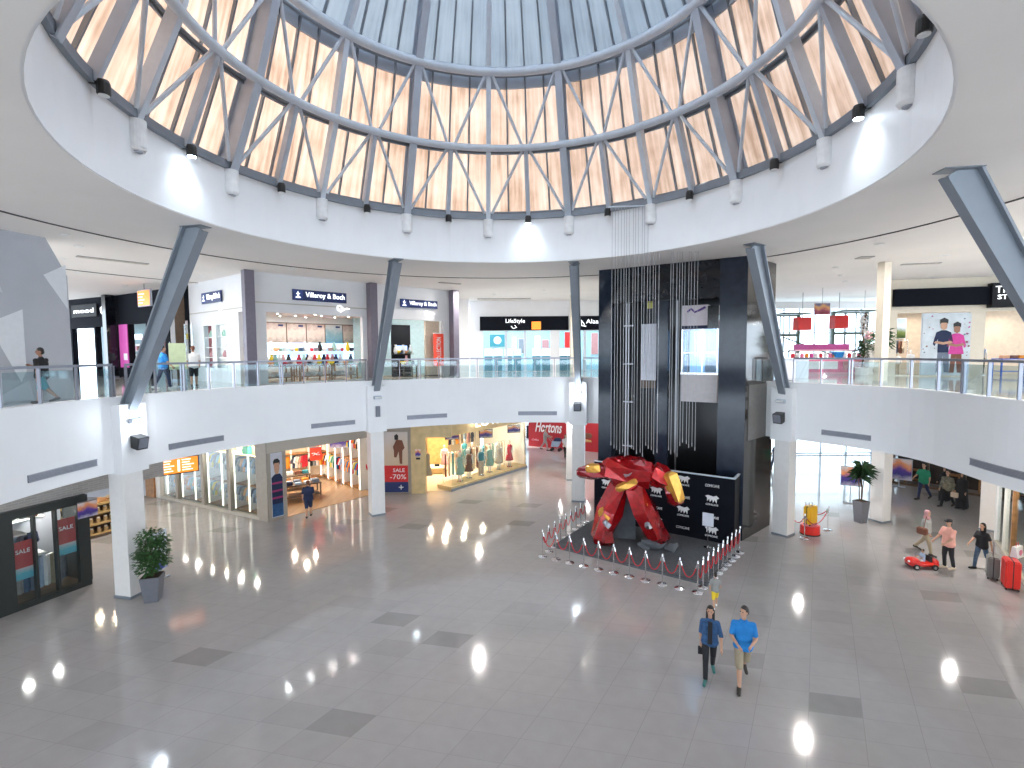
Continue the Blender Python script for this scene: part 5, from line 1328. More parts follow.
VA, VB_, VC, VD = (-16.9, 26.7), (-11.4, 22.4), (-7.16, 26.8), (-3.5, 30.0)
# tableware shop walls
wall_open('wall_tableware_front', VB_, VC, U, CZ, [(.57, 5.34, U+.05, 9.36)], 'white_paint', .25)
wall_open('wall_tableware_right', VC, VD, U, CZ, [(.35, 4.22, U+.0, 9.32)], 'white_paint', .25)
wall_open('wall_tableware_side', VA, VB_, U, CZ, [(1.75, 2.72, 6.8, 8.9), (3.18, 4.28, 6.8, 8.95), (5.6, 6.5, U, 9.4)], 'white_paint', .2)
struct('trim_3', B().box(.1, length(VB_, VC)-.1, -.03, 0, 9.75, 9.80), 'header_beige', loc=(VB_[0], VB_[1], 0), rz=yaw(VB_, VC))
struct('trim_4', B().box(.1, length(VA, VB_)-.1, -.03, 0, 9.55, 9.60), 'header_beige', loc=(VA[0], VA[1], 0), rz=yaw(VA, VB_))
wall_sign('shop_sign', 'dark blue shop sign above the wide tableware window', VB_, VC, 1.74, 4.42, 9.97, 10.47, 'navy_sign', 'Villeroy & Boch', 'led_white', 'dark blue tableware shop signs')
wall_sign('shop_sign', 'dark blue shop sign above the red banner entrance', VC, VD, 1.42, 3.78, 9.97, 10.42, 'navy_sign', 'Villeroy & Boch', 'led_white', 'dark blue tableware shop signs')
wall_sign('shop_sign', 'dark blue shop sign on the side wall left of the purple column', VA, VB_, 1.9, 4.1, 9.97, 10.5, 'navy_sign', 'Villeroy & Boch', 'led_white', 'dark blue tableware shop signs')
script_logo('small white script emblem below the sign above the wide tableware window', VB_, VC, 4.17, 9.72)
script_logo('small white script emblem below the sign above the red banner entrance', VC, VD, 3.2, 9.7)
script_logo('small white script emblem on the side wall below its blue sign', VA, VB_, 3.9, 9.7)
for (x, y), lab in (((-11.35, 22.0), 'purple-grey square column left of the wide tableware window'), ((-7.2, 26.3), 'purple-grey column right of the wide tableware window'), ((-3.35, 29.6), 'purple-grey column at the right end of the tableware shop')):
    cl = thing('column', lab, 'column', (x, y, U), yaw(VB_, VC), 'purple columns on the upper floor'); b = B(); b.box(-.2, .2, -.2, .2, .1, 4.98); b.build('shaft', 'purple_column', cl); b = B(); b.box(-.22, .22, -.22, .22, 0, .1); b.build('base', 'strut', cl)
for i, (a, c) in enumerate(((1.75, 2.72), (3.18, 4.28))):
    t = thing('display_niche', f'tall lit display niche with white tableware in the side wall, {ORD[i]} from the left', 'display niche', onwall(VA, VB_, (a+c)/2, 0, 6.8), yaw(VA, VB_), 'lit niches in the side wall')
    w = c-a; b = B(); b.box(-w/2, w/2, .42, .46, 0, 2.1); b.build('back_panel', 'panel_cyan', t)
    for z in (.5, 1.0, 1.5): b = B(); b.box(-w/2, w/2, .05, .42, z, z+.03); b.build('glass_shelf', 'white', t)
    b = B()
    b.box(-w/2-.04, -w/2, -.03, .2, -.04, 2.14); b.box(w/2, w/2+.04, -.03, .2, -.04, 2.14); b.box(-w/2, w/2, -.03, .2, 2.1, 2.14); b.box(-w/2, w/2, -.03, .2, -.04, 0); b.build('frame', 'white', t)
    for j, z in enumerate((0.0, .53, 1.03, 1.53)):
        o = thing('vase', f'{["white", "rose", "white", "mint"][j]} vase in the {["first", "second"][i]} side niche, shelf {["bottom", "lower", "upper", "top"][j]}', 'vase', onwall(VA, VB_, (a+c)/2+(-.15 if j % 2 else .15), .2, 6.8+z), 0, None); b = B(); b.lathe([(.07, 0), (.12, .08), (.1, .2), (.04, .28), (.06, .33)], 12); b.build('body', ['plate_white', 'cloth_rose', 'plate_white', 'cloth_mint'][j], o, smooth=True)
# interior behind the wide window
ti = lambda x, y, z: onwall(VB_, VC, x, y, z); TYW = yaw(VB_, VC)
struct('wall_tableware_inner', B().box(-.2, 10.0, 4.0, 4.1, U, CZ), 'shop_white', loc=(VB_[0], VB_[1], 0), rz=TYW)
struct('floor_tableware', B().box(.1, 6.2, .1, 4.0, U, U+.02), 'parquet', loc=(VB_[0], VB_[1], 0), rz=TYW)
struct('ceiling_tableware', B().box(.05, 8.6, .26, 4.0, 9.5, 9.6), mat('shop_ceiling', (.75, .66, .62), .7), loc=(VB_[0], VB_[1], 0), rz=TYW)
for i, (x, y) in enumerate([(.9, .8), (1.7, 1.6), (2.2, .7), (2.9, 2.4), (3.3, 1.0), (4.0, 1.8), (4.6, .8), (5.0, 2.3), (1.2, 2.8), (3.8, 3.2), (2.4, 3.1), (5.2, 1.2)]):
    t = thing('spot_lamp', f'small bright spot lamp in the tableware shop ceiling, {ORD[i]} in the scatter', 'ceiling lamp', ti(x, y, 9.42), 0, 'spot lamps of the tableware shop'); t['label'] = 'small bright spot lamp in the pinkish ceiling of the tableware shop window'
    b = B(); b.lathe([(.06, .08), (.06, 0)], 10); b.build('housing', 'white', t); b = B(); b.lathe([(.05, 0), (.05, -.01)], 10); b.build('lens', 'lit_warm', t)
for k in range(5):
    x0 = 2.0+1.08*k; w = 1.02
    t = thing('wall_picture', f'large patterned tableware picture high on the back wall, {ORD[k]} from the left', 'picture', ti(x0+w/2, 3.95, 8.06), TYW, 'pictures behind the tableware window')
    b = B(); b.box(-w/2, w/2, -.03, 0, 0, 1.05); b.build('print', PICS[3] if k == 3 else PICS[2], t); b = B(); b.box(-w/2-.03, w/2+.03, 0, .03, -.03, 1.1); b.build('frame', 'wood_dark', t)
    b = B(); b.box(w*.1, w*.35, -.04, -.03, .88, .98); b.build('label_patch', 'navy_sign', t)
    t = thing('lit_shelf_panel', f'blue-lit shelf panel below the pictures, {ORD[k]} from the left', 'shelf panel', ti(x0+w/2, 3.85, 7.08), TYW, 'blue-lit panels in the tableware window')
    b = B(); b.box(-w/2, w/2, 0, .05, 0, .98); b.build('panel', 'panel_blue' if k % 2 else 'panel_cyan', t)
    for z in (.05, .5): b = B(); b.box(-w/2, w/2, -.3, 0, z, z+.025); b.build('shelf', 'white', t)
cm = ['plate_white', 'plate_white', 'cloth_red', 'cloth_peach', 'cloth_yellow', 'cloth_rose', 'cloth_mint', 'cloth_navy', 'cloth_black', 'plate_white']
CP = {}
def crockery(kind, x, y, z, m, lab, grp):
    k = (kind, m); g = 1.45
    if k in CP: return dup(CP[k], (x, y, z), 0, lab, grp)
    o = thing({'vase': 'vase', 'stack': 'plate_stack', 'bowl': 'bowl', 'cup': 'cup'}[kind], lab, {'vase': 'vase', 'stack': 'plates', 'bowl': 'bowl', 'cup': 'cup'}[kind], (x, y, z), 0, grp)
    b = B()
    if kind == 'vase': b.lathe([(.05*g, 0), (.09*g, .1*g), (.07*g, .22*g), (.035*g, .3*g), (.05*g, .36*g)], 12)
    elif kind == 'stack':
        for q in range(5): b.lathe([(.07, q*.04), (.17, q*.04+.026), (.17, q*.04+.034)], 14)
    elif kind == 'bowl': b.lathe([(.06, 0), (.15, .09), (.2, .2), (.19, .2), (.13, .09), (.03, .03)], 14)
    else: b.lathe([(.06, 0), (.09, .08), (.09, .18), (.07, .18)], 12)
    b.build('body', m, o, smooth=(kind != 'stack'))
    if kind == 'cup': b = B(); b.path([(.08, 0, .15), (.13, 0, .13), (.13, 0, .07), (.08, 0, .04)], .012, 5); b.build('handle', m, o)
    CP[k] = o; return o
r2 = random.Random(11)
tb = [(1.2, .75, 1.3), (2.9, .9, 1.4), (4.5, .75, 1.5), (1.9, 2.2, 1.6), (4.0, 2.3, 1.6)]
for i, (x, y, w) in enumerate(tb):
    p = ti(x, y, U+.02); tn = ['left front', 'middle front', 'right front', 'left rear', 'right rear'][i]
    table(p[0], p[1], TYW, w, .75, .8, f'wooden display table full of crockery, {tn} of the tableware window', 'wood', U+.02, 'display tables in the tableware window')
    for j in range(12):
        u = -w/2+.1+(w-.2)*(j % 6)/5; v = -.22 if j < 6 else .2
        q = ti(x+u+r2.uniform(-.03, .03), y+v, 0); kd = ['stack', 'vase', 'bowl', 'cup', 'vase'][(j*2+i) % 5]; m = cm[(j*3+i*2) % 10]
        crockery(kd, q[0], q[1], U+.82, m, f'{ {"plate_white": "white"}.get(m, CN.get(m, "pale")) } {"plate stack" if kd == "stack" else kd} on the {tn} tableware table, {"front" if j < 6 else "back"} {ORD[j % 6]}', 'crockery on the tableware tables')
    for j in range(4):
        q = ti(x-w/2+.2+(w-.4)*j/3, y-.1, 0); crockery('stack' if j % 2 else 'bowl', q[0], q[1], U+.27, 'plate_white', f'white {"plate stack" if j % 2 else "bowl"} on the lower shelf of the {tn} tableware table, {ORD[j]}', 'crockery below the tableware tables')
for k in range(5):
    for j in range(4):
        q = ti(2.0+1.08*k+.14+.24*j, 3.72, 0); m = cm[(k+j*3) % 10]
        crockery(['vase', 'bowl', 'cup', 'stack'][(j+k) % 4], q[0], q[1], 7.605, m, f'{ {"plate_white": "white"}.get(m, CN.get(m, "pale")) } piece on the blue-lit shelf, {ORD[j]} in panel {ORD[k]} from left', 'pieces on the blue-lit shelves')
area('tableware_light', ti(3.3, 2.0, 9.35), 4.8, 120, (1, .93, .88), rot=(0, 0, TYW), sy=2.5)
# entrance part with banner
ui = lambda x, y, z: onwall(VC, VD, x, y, z); UYW = yaw(VC, VD)
struct('wall_tableware_inner_right', B().box(.2, 5.2, 3.2, 3.3, U, CZ), mat('cool_wall', (.42, .56, .58), .5), loc=(VC[0], VC[1], 0), rz=UYW)
struct('floor_tableware_right', B().box(.2, 4.8, .1, 3.2, U, U+.015), 'parquet', loc=(VC[0], VC[1], 0), rz=UYW)
q = thing('entrance_banner', 'tall red-orange banner with white letters at the tableware shop entrance', 'banner', ui(3.85, -.05, 6.72), UYW)
b = B(); b.box(-.34, .34, -.01, .01, 0, 1.85); b.build('sheet', 'red_orange', q); b = B(); b.box(-.36, .36, -.02, .02, 1.85, 1.9); b.build('top_bar', 'white', q)
o = text('COLLECTION', q, 'white', 0, -.02, .92, 1.45, .3); o.rotation_euler = (0, R(-90), 0)
q = thing('entrance_pier', 'pale rose pier behind the red banner of the tableware shop', 'pier', ui(3.65, .3, U), UYW); b = B(); b.box(-.45, .5, 0, .15, 0, 3.2); b.build('panel', 'cloth_beige', q); b = B(); b.box(-.45, .5, -.02, .17, 0, .1); b.build('skirting', 'wood_dark', q)
q = thing('black_display', 'tall black display frame with a blue card inside the tableware entrance', 'display', ui(2.3, 1.4, U), UYW)
b = B(); b.box(-.6, .6, .1, .2, 0, 3.0); b.build('board', 'black', q); b = B(); b.box(-.35, .35, .05, .1, 1.35, 1.8); b.build('blue_card', 'panel_blue', q)
for z in (.4, .9, 1.3): b = B(); b.box(-.6, .6, -.3, .1, z, z+.03); b.build('shelf', 'wood_dark', q)
for j in range(7):
    p = ui(1.8+.16*j, 1.25, 0); m = cm[(j*3+1) % 10]; crockery(['vase', 'bowl', 'stack'][j % 3], p[0], p[1], U+1.33, m, f'{ {"plate_white": "white"}.get(m, CN.get(m, "pale")) } piece on the black display frame, {ORD[j]} from the left', 'pieces on the black display frame')
p = ui(2.2, .6, U+.015); table(p[0], p[1], UYW, .9, .6, .7, 'small dark display table in the tableware shop entrance', 'wood_dark', U+.015)
for j in range(4): p = ui(1.9+.2*j, .6, 0); crockery(['bowl', 'vase', 'stack', 'cup'][j], p[0], p[1], U+.715, cm[j+4], f'{CN.get(cm[j+4], "pale")} piece on the small dark entrance table, {ORD[j]} from the left', 'pieces on the small entrance table')
area('entrance_light', ui(2.4, 1.6, 9.2), 2.5, 55, (.95, .98, 1), sy=2)

# dark shops on the far left
DA, DB = (-31.4, 34.7), (-24.0, 31.1); DC_, DD = (-24.0, 31.1), (-16.95, 26.75)
wall_open('wall_dark_shop', DA, DB, U, CZ, [(2.6, 5.3, U, 9.2), (5.5, 7.8, U, 9.25)], 'black_sign', .3)
t = wall_sign('shop_sign', 'black sign band with white lettering at the far left shop', DA, DB, 3.0, 6.0, 9.9, 10.7, 'black', 'mood', 'led_white', None, .35, -.1, False)
script_logo('white curly script emblem on the black band of the far left shop', DA, DB, 6.7, 10.25, 1.6)
struct('wall_dark_shop_inner', B().box(0, 10.5, 2.5, 2.6, U, 9.6), mat('dim_cool_wall', (.22, .34, .38), .5), loc=(DA[0], DA[1], 0), rz=yaw(DA, DB))
for i, (x, z, w, h, m) in enumerate([(5.2, 8.5, 1.5, .35, 'led_white'), (5.2, 7.7, 1.7, .5, 'pink_light'), (5.2, 6.9, 1.7, .6, 'cloth_rose'), (7.6, 7.2, .7, .8, 'cloth_black')]):
    q = thing('wall_display', ['long white lit display on the wall of the far left shop', 'upper row of small pink goods in the far left shop', 'lower row of rose goods in the far left shop', 'black machine on the wall of the far left shop'][i], 'display', onwall(DA, DB, x, 2.4, z), yaw(DA, DB))
    b = B(); b.box(-w/2, w/2, 0, .06, 0, h); b.build('back', 'shop_white' if i else m, q)
    if i in (1, 2):
        for k in range(6): b = B(); b.box(-w/2+.05+k*w/6, -w/2+.05+k*w/6+w*.09, -.08, 0, .05, h-.15); b.build('package', m if k % 2 else 'cloth_brown', q)
    if i == 3: b = B(); b.box(-.3, .3, -.3, 0, 0, .6); b.build('case', m, q)
area('dark_shop_fill', onwall(DA, DB, 5.4, 1.2, 9.3), 3, 9, (.85, .97, 1), sy=1.5)
wall_open('wall_black_front', DC_, DD, U, CZ, [(1.2, 3.4, U, 9.3), (3.7, 5.6, U, 9.3), (6.1, 8.1, U, 9.3)], 'black_sign', .3)
q = thing('magenta_panel', 'lit magenta wall panel in the dark shop left of the first strut', 'panel', onwall(DC_, DD, .55, -.05, U+.6), yaw(DC_, DD)); b = B(); b.box(-.55, .55, 0, .04, 0, 2.6); b.build('panel', mat('magenta_lit', (.4, .06, .28), .5, emit=(.5, .05, .3), es=.35), q); b = B(); b.box(-.0, .45, -.02, 0, .45, .85); b.build('notice', 'white', q)
struct('wall_black_inner', B().box(0, 8.3, 2.4, 2.5, U, 9.6), mat('dark_red_wall', (.18, .03, .04), .6, var=.4, scale=.8), loc=(DC_[0], DC_[1], 0), rz=yaw(DC_, DD))
q = thing('red_lit_box', 'red lit sign box in the dark shop behind the left strut', 'sign', onwall(DC_, DD, 2.2, .5, 7.6), yaw(DC_, DD)); b = B(); b.box(-.6, .6, 0, .15, 0, .9); b.build('box', mat('red_lit', (.7, .02, .02), .5, emit=(.9, .02, .02), es=.5), q); text('SALE', q, 'white', 0, -.02, .5, .7, .2)
q = thing('picture_column', 'brown picture panel with white flowers behind the person in white', 'picture', onwall(DC_, DD, 7.1, .3, U), yaw(DC_, DD)); b = B(); b.box(-.8, .8, 0, .1, 0, 3.3); b.build('panel', PICS[2], q)
for x, z, r in ((-.2, 1.3, .3), (.2, 1.6, .22), (.1, .95, .25)): b = B(); b.lathe([(r, 0), (r*.8, .03), (0, .04)], 10); o = b.build('printed_flower', 'white', q); o.rotation_euler = (PI/2, 0, 0); o.location = (x, 0, z)
b = B(); b.box(.1, .35, -.02, 0, 2.2, 2.5); b.build('yellow_tag', 'cloth_yellow', q)
area('black_shop_fill', onwall(DC_, DD, 5.5, 1.2, 9.2), 3, 25, (1, .85, .75), sy=1)
for x, m in ((-.3, 'black_gloss'), (7.9, 'wood_dark')):
    q = thing('column', 'glossy black column between the two dark shops' if x < 0 else 'brown column right of the dark shops', 'column', onwall(DC_, DD, x, -.4, U), yaw(DC_, DD)); b = B(); b.box(-.25, .25, -.25, .25, 0, 4.98); b.build('shaft', m, q); b = B(); b.box(-.27, .27, -.27, .27, 0, .08); b.build('base', 'strut', q)
q = thing('glass_door', 'tall narrow glass entrance door beside the tableware side wall', 'door', onwall(VA, VB_, .6, -.3, U), yaw(VA, VB_)); b = B(); b.box(-.5, .5, -.01, .01, 0, 2.9); b.build('pane', 'glass', q)
for x in (-.52, .5): b = B(); b.box(x, x+.03, -.03, .03, 0, 2.95); b.build('frame', 'chrome', q)

# grey mural wall in the left foreground
ML, MR = (-16.2, 9.0), (-14.2, 16.35); MY = yaw(ML, MR); ML_ = length(ML, MR)
b = B(); b.xprism([(0, U), (ML_, U), (ML_, CZ-1.1), (ML_-.55, CZ), (0, CZ)], 0, .5); mural = struct('wall_mural', b, 'grey_mural', loc=(ML[0], ML[1], 0), rz=MY)
for i, (pts, m) in enumerate([([(5.5, 8.4), (6.35, 8.85), (6.35, 7.0), (6.2, 6.7)], 'mural_light'), ([(6.95, 9.95), (7.58, 10.35), (7.58, 8.95)], 'mural_light'), ([(5.4, 6.15), (6.4, 6.75), (6.5, 6.15)], 'mural_mid'), ([(4.6, 9.5), (5.6, 10.2), (5.9, 9.3)], 'mural_mid')]):
    b = B(); b.xprism(pts, -.012, 0); b.build('painted_triangle', m, mural)

# bright shop with black band in the middle distance
LA, LB = (-3, 36.0), (9.5, 36.0)
wall_open('wall_lifestyle', LA, LB, U, CZ, [(.95, 5.75, U, 8.98), (6.4, 12.3, U, 8.98)], 'white_paint', .3)
struct('wall_white_left', B().box(-4.5, 0, 0, .2, U, CZ), 'white_paint', loc=(-2.9, 34.6, 0), rz=R(15))
q = thing('sign_band', 'long black shop band with white lettering and orange screen, left of the cream column', 'sign', (LA[0]+.76, LA[1]-.15, 9.02), 0, 'black shop bands')
b = B(); b.box(0, 6.25, 0, .12, 0, .98); b.build('board', 'black_sign', q); text('LifeStyle', q, 'led_white', 2.5, -.03, .62, 1.35, .36); b = B(); b.path([(1.9+.3, -.03, .3), (2.35, -.03, .12), (2.6, -.03, .2), (2.45, -.03, .35)], .025, 5); b.build('curl_mark', 'led_white', q)
b = B(); b.box(3.65, 4.3, -.06, 0, .05, .6); b.build('screen', 'screen_orange', q)
q = thing('sign_band', 'short black shop band with white lettering right of the nearly upright strut', 'sign', (LA[0]+7.4, LA[1]-.15, 9.02), 0, 'black shop bands')
b = B(); b.box(0, 5, 0, .12, 0, .98); b.build('board', 'black_sign', q); text('Alaan', q, 'led_white', 1.4, -.03, .6, 1.1, .3); b = B(); b.path([(.75, -.03, .35), (.5, -.03, .7), (.55, -.03, .3), (.85, -.03, .25)], .03, 5); b.build('curl_mark', 'led_white', q)
struct('wall_lifestyle_inner', B().box(0, 12.5, 3.2, 3.3, U, 9.6), mat('cyan_wall', (.38, .62, .72), .5), loc=(LA[0], LA[1], 0))
struct('floor_lifestyle', B().box(0, 12.5, .3, 3.2, U, U+.02), 'floor_up', loc=(LA[0], LA[1], 0))
for x in (2.6, 3.95, 8.2):
    q = thing('shop_pillar', f'slim grey pillar in the bright shop, {"left" if x < 3 else "middle" if x < 5 else "right"} of three', 'pillar', (LA[0]+x, LA[1]+.1, U)); b = B(); b.box(-.1, .1, -.1, .1, 0, 2.88); b.build('shaft', 'steel_light', q); b = B(); b.box(-.12, .12, -.12, .12, 0, .08); b.build('foot', 'steel', q)
for i, x in enumerate([1.3, 2.0, 2.75, 4.8, 5.5, 6.75, 7.4, 3.4]):
    q = thing('display_cabinet', f'waist-high cabinet with bright lit top in the bright shop, {ORD[i] if i < 7 else "wide one in the middle"}{" from left" if i < 7 else ""}', 'cabinet', (LA[0]+x, LA[1]+.9, U+.02), 0, 'lit cabinets in the bright shop')
    b = B(); b.box(-.28, .28, 0, .5, 0, 1.1); b.build('body', mat('cab_body', (.10, .28, .36), .4) if i == 0 else bpy.data.materials['cab_body'], q); b = B(); b.box(-.28, .28, -.02, .5, 1.1, 1.6); b.build('lit_box', 'led_white' if i < 7 else 'panel_blue', q)
for i, (x, z, w, h, m) in enumerate([(1.9, 7.9, 1.2, .95, 'cloth_teal'), (3.2, 7.6, .3, 1.0, 'led_white'), (3.75, 7.4, .45, 1.1, 'strut'), (5.0, 7.5, .4, 1.2, 'pink_light'), (5.6, 7.8, .5, .6, 'cloth_rose'), (6.2, 7.5, .35, .6, 'cloth_teal'), (7.6, 7.8, 1.0, 1.2, 'red'), (9.4, 7.3, .5, 1.6, 'cloth_rose')]):
    q = thing('wall_poster', ['teal picture with a pale moon shape', 'slim white lit panel', 'grey framed panel', 'tall pink picture', 'rose picture', 'small teal picture', 'red picture behind the cream column', 'tall rose picture right of the strut'][i]+' in the bright shop', 'picture', (LA[0]+x, LA[1]+3.1, z), 0); b = B(); b.box(-w/2, w/2, 0, .05, 0, h); b.build('print', m, q); b = B(); b.box(-w/2-.03, w/2+.03, .05, .08, -.03, h+.03); b.build('frame', 'white', q)
    if i == 0: b = B(); b.lathe([(.3, 0), (.3, .02)], 20); o = b.build('moon', 'mint' if False else 'paper', q); o.rotation_euler = (PI/2, 0, 0); o.location = (0, 0, .5)
area('lifestyle_light', (LA[0]+3.4, LA[1]+1.6, 9.3), 5, 70, (.75, .92, 1), sy=2); area('lifestyle_light', (LA[0]+9.5, LA[1]+1.6, 9.3), 5, 60, (.78, .93, 1), sy=2)

# right side: children fashion shop
RA, RB = (20.2, 26.5), (27.5, 24.6); RY = yaw(RA, RB)
wall_open('wall_right_shop', (19.4, 26.71), RB, U, CZ, [(.75, 3.92, U+.05, 9.38), (4.58, 8.0, U, 9.4)], 'cream', .25)
b = B(); b.box(-.35, 3.75, -.3, 0, 9.72, 10.6); 
q = thing('sign_band', 'long black shop band over the children fashion shop on the right', 'sign', onwall(RA, RB, 0, -.02, 0), RY, 'black shop bands'); b.build('board', 'black_sign', q)
b = B(); b.box(3.75, 7, -.4, 0, 9.55, 10.75); b.build('raised_board', 'black', q); text('THE', q, 'led_white', 4.28, -.44, 10.42, .85, .32); text('STORE', q, 'led_white', 4.55, -.44, 10.05, 1.2, .22)
kp = thing('children_poster', 'huge window poster of two standing children on a pale floral ground', 'poster', onwall(RA, RB, 2.1, -.02, U+.1), RY)
b = B(); b.box(-1.05, 1.05, 0, .04, 0, 3.1); b.build('sheet', mat('poster_pale', (.55, .60, .64), .4, var=.15, scale=2), kp); b = B(); b.box(-1.08, 1.08, .04, .07, -.03, 3.15); b.build('frame', 'steel_light', kp)
r3 = random.Random(2)
for k in range(26):
    x = r3.choice([r3.uniform(-1, -.3), r3.uniform(.75, 1.0)]); z = r3.uniform(.3, 3.0); s_ = r3.uniform(.03, .07)
    b = B(); b.xprism([(x-s_, z), (x, z-s_*.6), (x+s_, z+s_*.3), (x, z+s_)], -.006, 0); b.build('printed_petal', r3.choice(['cloth_brown', 'magenta_panel', 'cloth_mid']), kp)
def printed_child(px, sc_, top, bottom, skin, hairm, wide):
    f = lambda pts: [(px+x*sc_, z*sc_) for x, z in pts]
    for nm, pts, m, y in [('printed_legs', [(-.26, .1), (-.06, .1), (0, .9), (.08, .1), (.28, .1), (.24, 1.15), (-.2, 1.15)], bottom, -.008), ('printed_top', [(-.22-wide, 1.05), (.22+wide, 1.05), (.22, 1.7), (.34, 1.35), (.42, 1.45), (.3, 2.0), (.1, 2.1), (-.1, 2.1), (-.3, 2.0), (-.42, 1.45), (-.34, 1.35), (-.22, 1.7)], top, -.012), ('printed_arms', [(-.38, 1.5), (0, 1.42), (.38, 1.5), (.3, 1.6), (0, 1.54), (-.3, 1.6)], skin, -.016), ('printed_face', [(-.13, 2.2), (0, 2.1), (.13, 2.2), (.14, 2.45), (0, 2.58), (-.14, 2.45)], skin, -.016), ('printed_hair', [(-.16, 2.4), (-.1, 2.46), (.1, 2.46), (.16, 2.4), (.17, 2.6), (0, 2.7), (-.17, 2.6)], hairm, -.02)]:
        b = B(); b.xprism(f(pts), y, y+.004); b.build(nm, m, kp)
printed_child(-.12, 1.08, 'cloth_navy', 'cloth_mid', 'skin', 'hair_black', 0)
printed_child(.45, 1.0, 'cloth_magenta', 'cloth_brown', 'skin_dark', 'hair_black', .12)
struct('wall_right_shop_inner', B().box(.9, 7.5, 3.2, 3.3, U, 9.6), 'cloth_beige', loc=(RA[0], RA[1], 0), rz=RY)
q = thing('field_picture', 'picture of a child in a green field under blue sky inside the right shop', 'picture', onwall(RA, RB, .95, 2.9, 8.15), RY); b = B(); b.box(-.62, .62, 0, .05, 0, 1.1); b.build('print', PICS[4], q); b = B(); b.box(-.05, .12, -.02, 0, .12, .55); b.build('printed_child', 'cloth_orange', q); b = B(); b.box(-.66, .66, .05, .08, -.04, 1.14); b.build('frame', 'white', q)
q = thing('clothes_rail', 'rail of dark clothes below the field picture in the right shop', 'clothes rack', onwall(RA, RB, .6, 2.2, U), RY); b = B(); b.tube((-.8, 0, 1.9), (.8, 0, 1.9), .02); b.build('rail', 'chrome', q)
for x in (-.8, .8): b = B(); b.tube((x, 0, 0), (x, 0, 1.9), .02); b.build('leg', 'chrome', q)
for i in range(8): p = onwall(RA, RB, -.1+.19*i, 2.2, 0); m = ['cloth_black', 'cloth_brown', 'cloth_white', 'cloth_khaki', 'cloth_red', 'cloth_mid', 'cloth_brown', 'cloth_beige'][i]; shirt(p[0], p[1], U+1.88, RY+R(55), m, f'{CN[m]} shirt on the rail below the field picture, {ORD[i]} from the left', 'clothes below the field picture')
mannequin(onwall(RA, RB, .35, .8, U), RY, 'cloth_white', 'cloth_beige', 'child mannequin in white behind the railing, in the display window', 1.25, False)
mannequin(onwall(RA, RB, .9, .7, U), RY, 'cloth_white', 'cloth_white', 'taller child mannequin in white beside the children poster', 1.4, False)
mannequin(onwall(RA, RB, 4.0, 1.2, U), RY, 'cloth_black', 'cloth_black', 'dark dressed mannequin at the left of the right shop entrance', 1.75, False)
mannequin(onwall(RA, RB, 4.6, 1.8, U), RY, 'cloth_mid', 'cloth_black', 'grey dressed mannequin in the right shop entrance', 1.75, False)
p = onwall(RA, RB, 5.7, 1.2, U); table(p[0], p[1], RY, 1.5, .8, .9, 'blue display table in the right shop entrance', 'blue_table', U)
for i in range(3): p = onwall(RA, RB, 5.3+.35*i, 1.2, 0); folded(p[0], p[1], U+.905, RY, ['cloth_peach', 'cloth_brown', 'cloth_orange'][i], .14, f'{["peach", "brown", "orange"][i]} folded pile on the blue table', None)
area('right_shop_light', onwall(RA, RB, 1, 1.6, 9.4), 3, 60, (1, .9, .8), sy=2); area('right_shop_light', onwall(RA, RB, 5.5, 1.6, 9.4), 2.5, 45, (1, .94, .88), sy=2)

# daylight end of the upper floor: window grid, metal lattice frames, sweets kiosk
window_grid('window_2', 17.0, 31.0, 38.3, U, 10.6, 12, (U+.1, 7.4, 8.8, 10.5), m='steel_light', w=.08)
struct('wall_window_head', B().box(12, 34, 38.2, 38.5, 10.6, CZ), 'white_paint'); struct('wall_window_side', B().box(9.8, 17.0, 38.2, 38.5, U, CZ), 'shop_white')
def lattice(x0, x1, y, z0, z1, lab):
    t = thing('lattice_frame', lab, 'frame', (x0, y, z0), 0, 'dark green lattice frames by the bright window'); w = x1-x0; h = z1-z0
    for x in (0, w): b = B(); b.box(x-.09, x+.09, -.09, .09, 0, h); b.build('post', 'frame_green', t)
    for z in (h-.1, h*.62): b = B(); b.box(0, w, -.08, .08, z-.09, z+.09); b.build('beam', 'frame_green', t)
    b = B(); b.box(0, w, -1.6, -.08, h-.12, h-.02); b.build('canopy', 'frame_green', t)
    for x in (w*.35, w*.68): b = B(); b.box(x-.03, x+.03, -.03, .03, 0, h); b.build('bar', 'frame_green', t)
lattice(22.9, 25.3, 36.2, U, 10.25, 'large dark green lattice frame at the bright upper window, right of two'); lattice(18.6, 20.6, 36.5, U, 10.1, 'dark green lattice frame at the bright upper window, left of two')
q = thing('stair_rail', 'thin dark sloping handrail in front of the bright upper window', 'handrail', (18.6, 34.8, U), 0)
b = B(); b.tube((0, 0, 2.3), (3.3, 0, 1.1), .05); b.build('rail', 'frame_green', q)
for x in (0.05, 3.2): b = B(); b.tube((x, 0, 0), (x, 0, 2.25-x*.36), .04); b.build('post', 'frame_green', q)
for i, (x, z) in enumerate(((18.3, 8.75), (20.6, 8.85))):
    q = thing('red_hanging_box', f'red box sign hanging on a bar near the bright window, {"left" if i == 0 else "right"} of two', 'sign', (x, 32.0, z), 0, 'red hanging boxes'); b = B(); b.box(-.42, .42, -.3, .3, 0, .8); b.build('box', 'red', q); b = B(); b.tube((0, 0, .8), (0, 0, CZ-z), .02, n=6); b.build('rod', 'gunmetal', q)
q = thing('ceiling_banner', 'small red and gold printed banner hanging from the ceiling near the bright window', 'banner', (18.0, 29.5, 9.55), 0); b = B(); b.box(-.45, .45, -.02, .02, 0, .65); b.build('sheet', picture_mat('banner_red_gold', [(.2, .02, .03), (.3, .05, .1), (.6, .3, .1), (.1, .1, .2)], .9, 3), q); b = B(); b.tube((0, 0, .65), (0, 0, CZ-9.55), .012, n=5); b.build('rod', 'gunmetal', q)
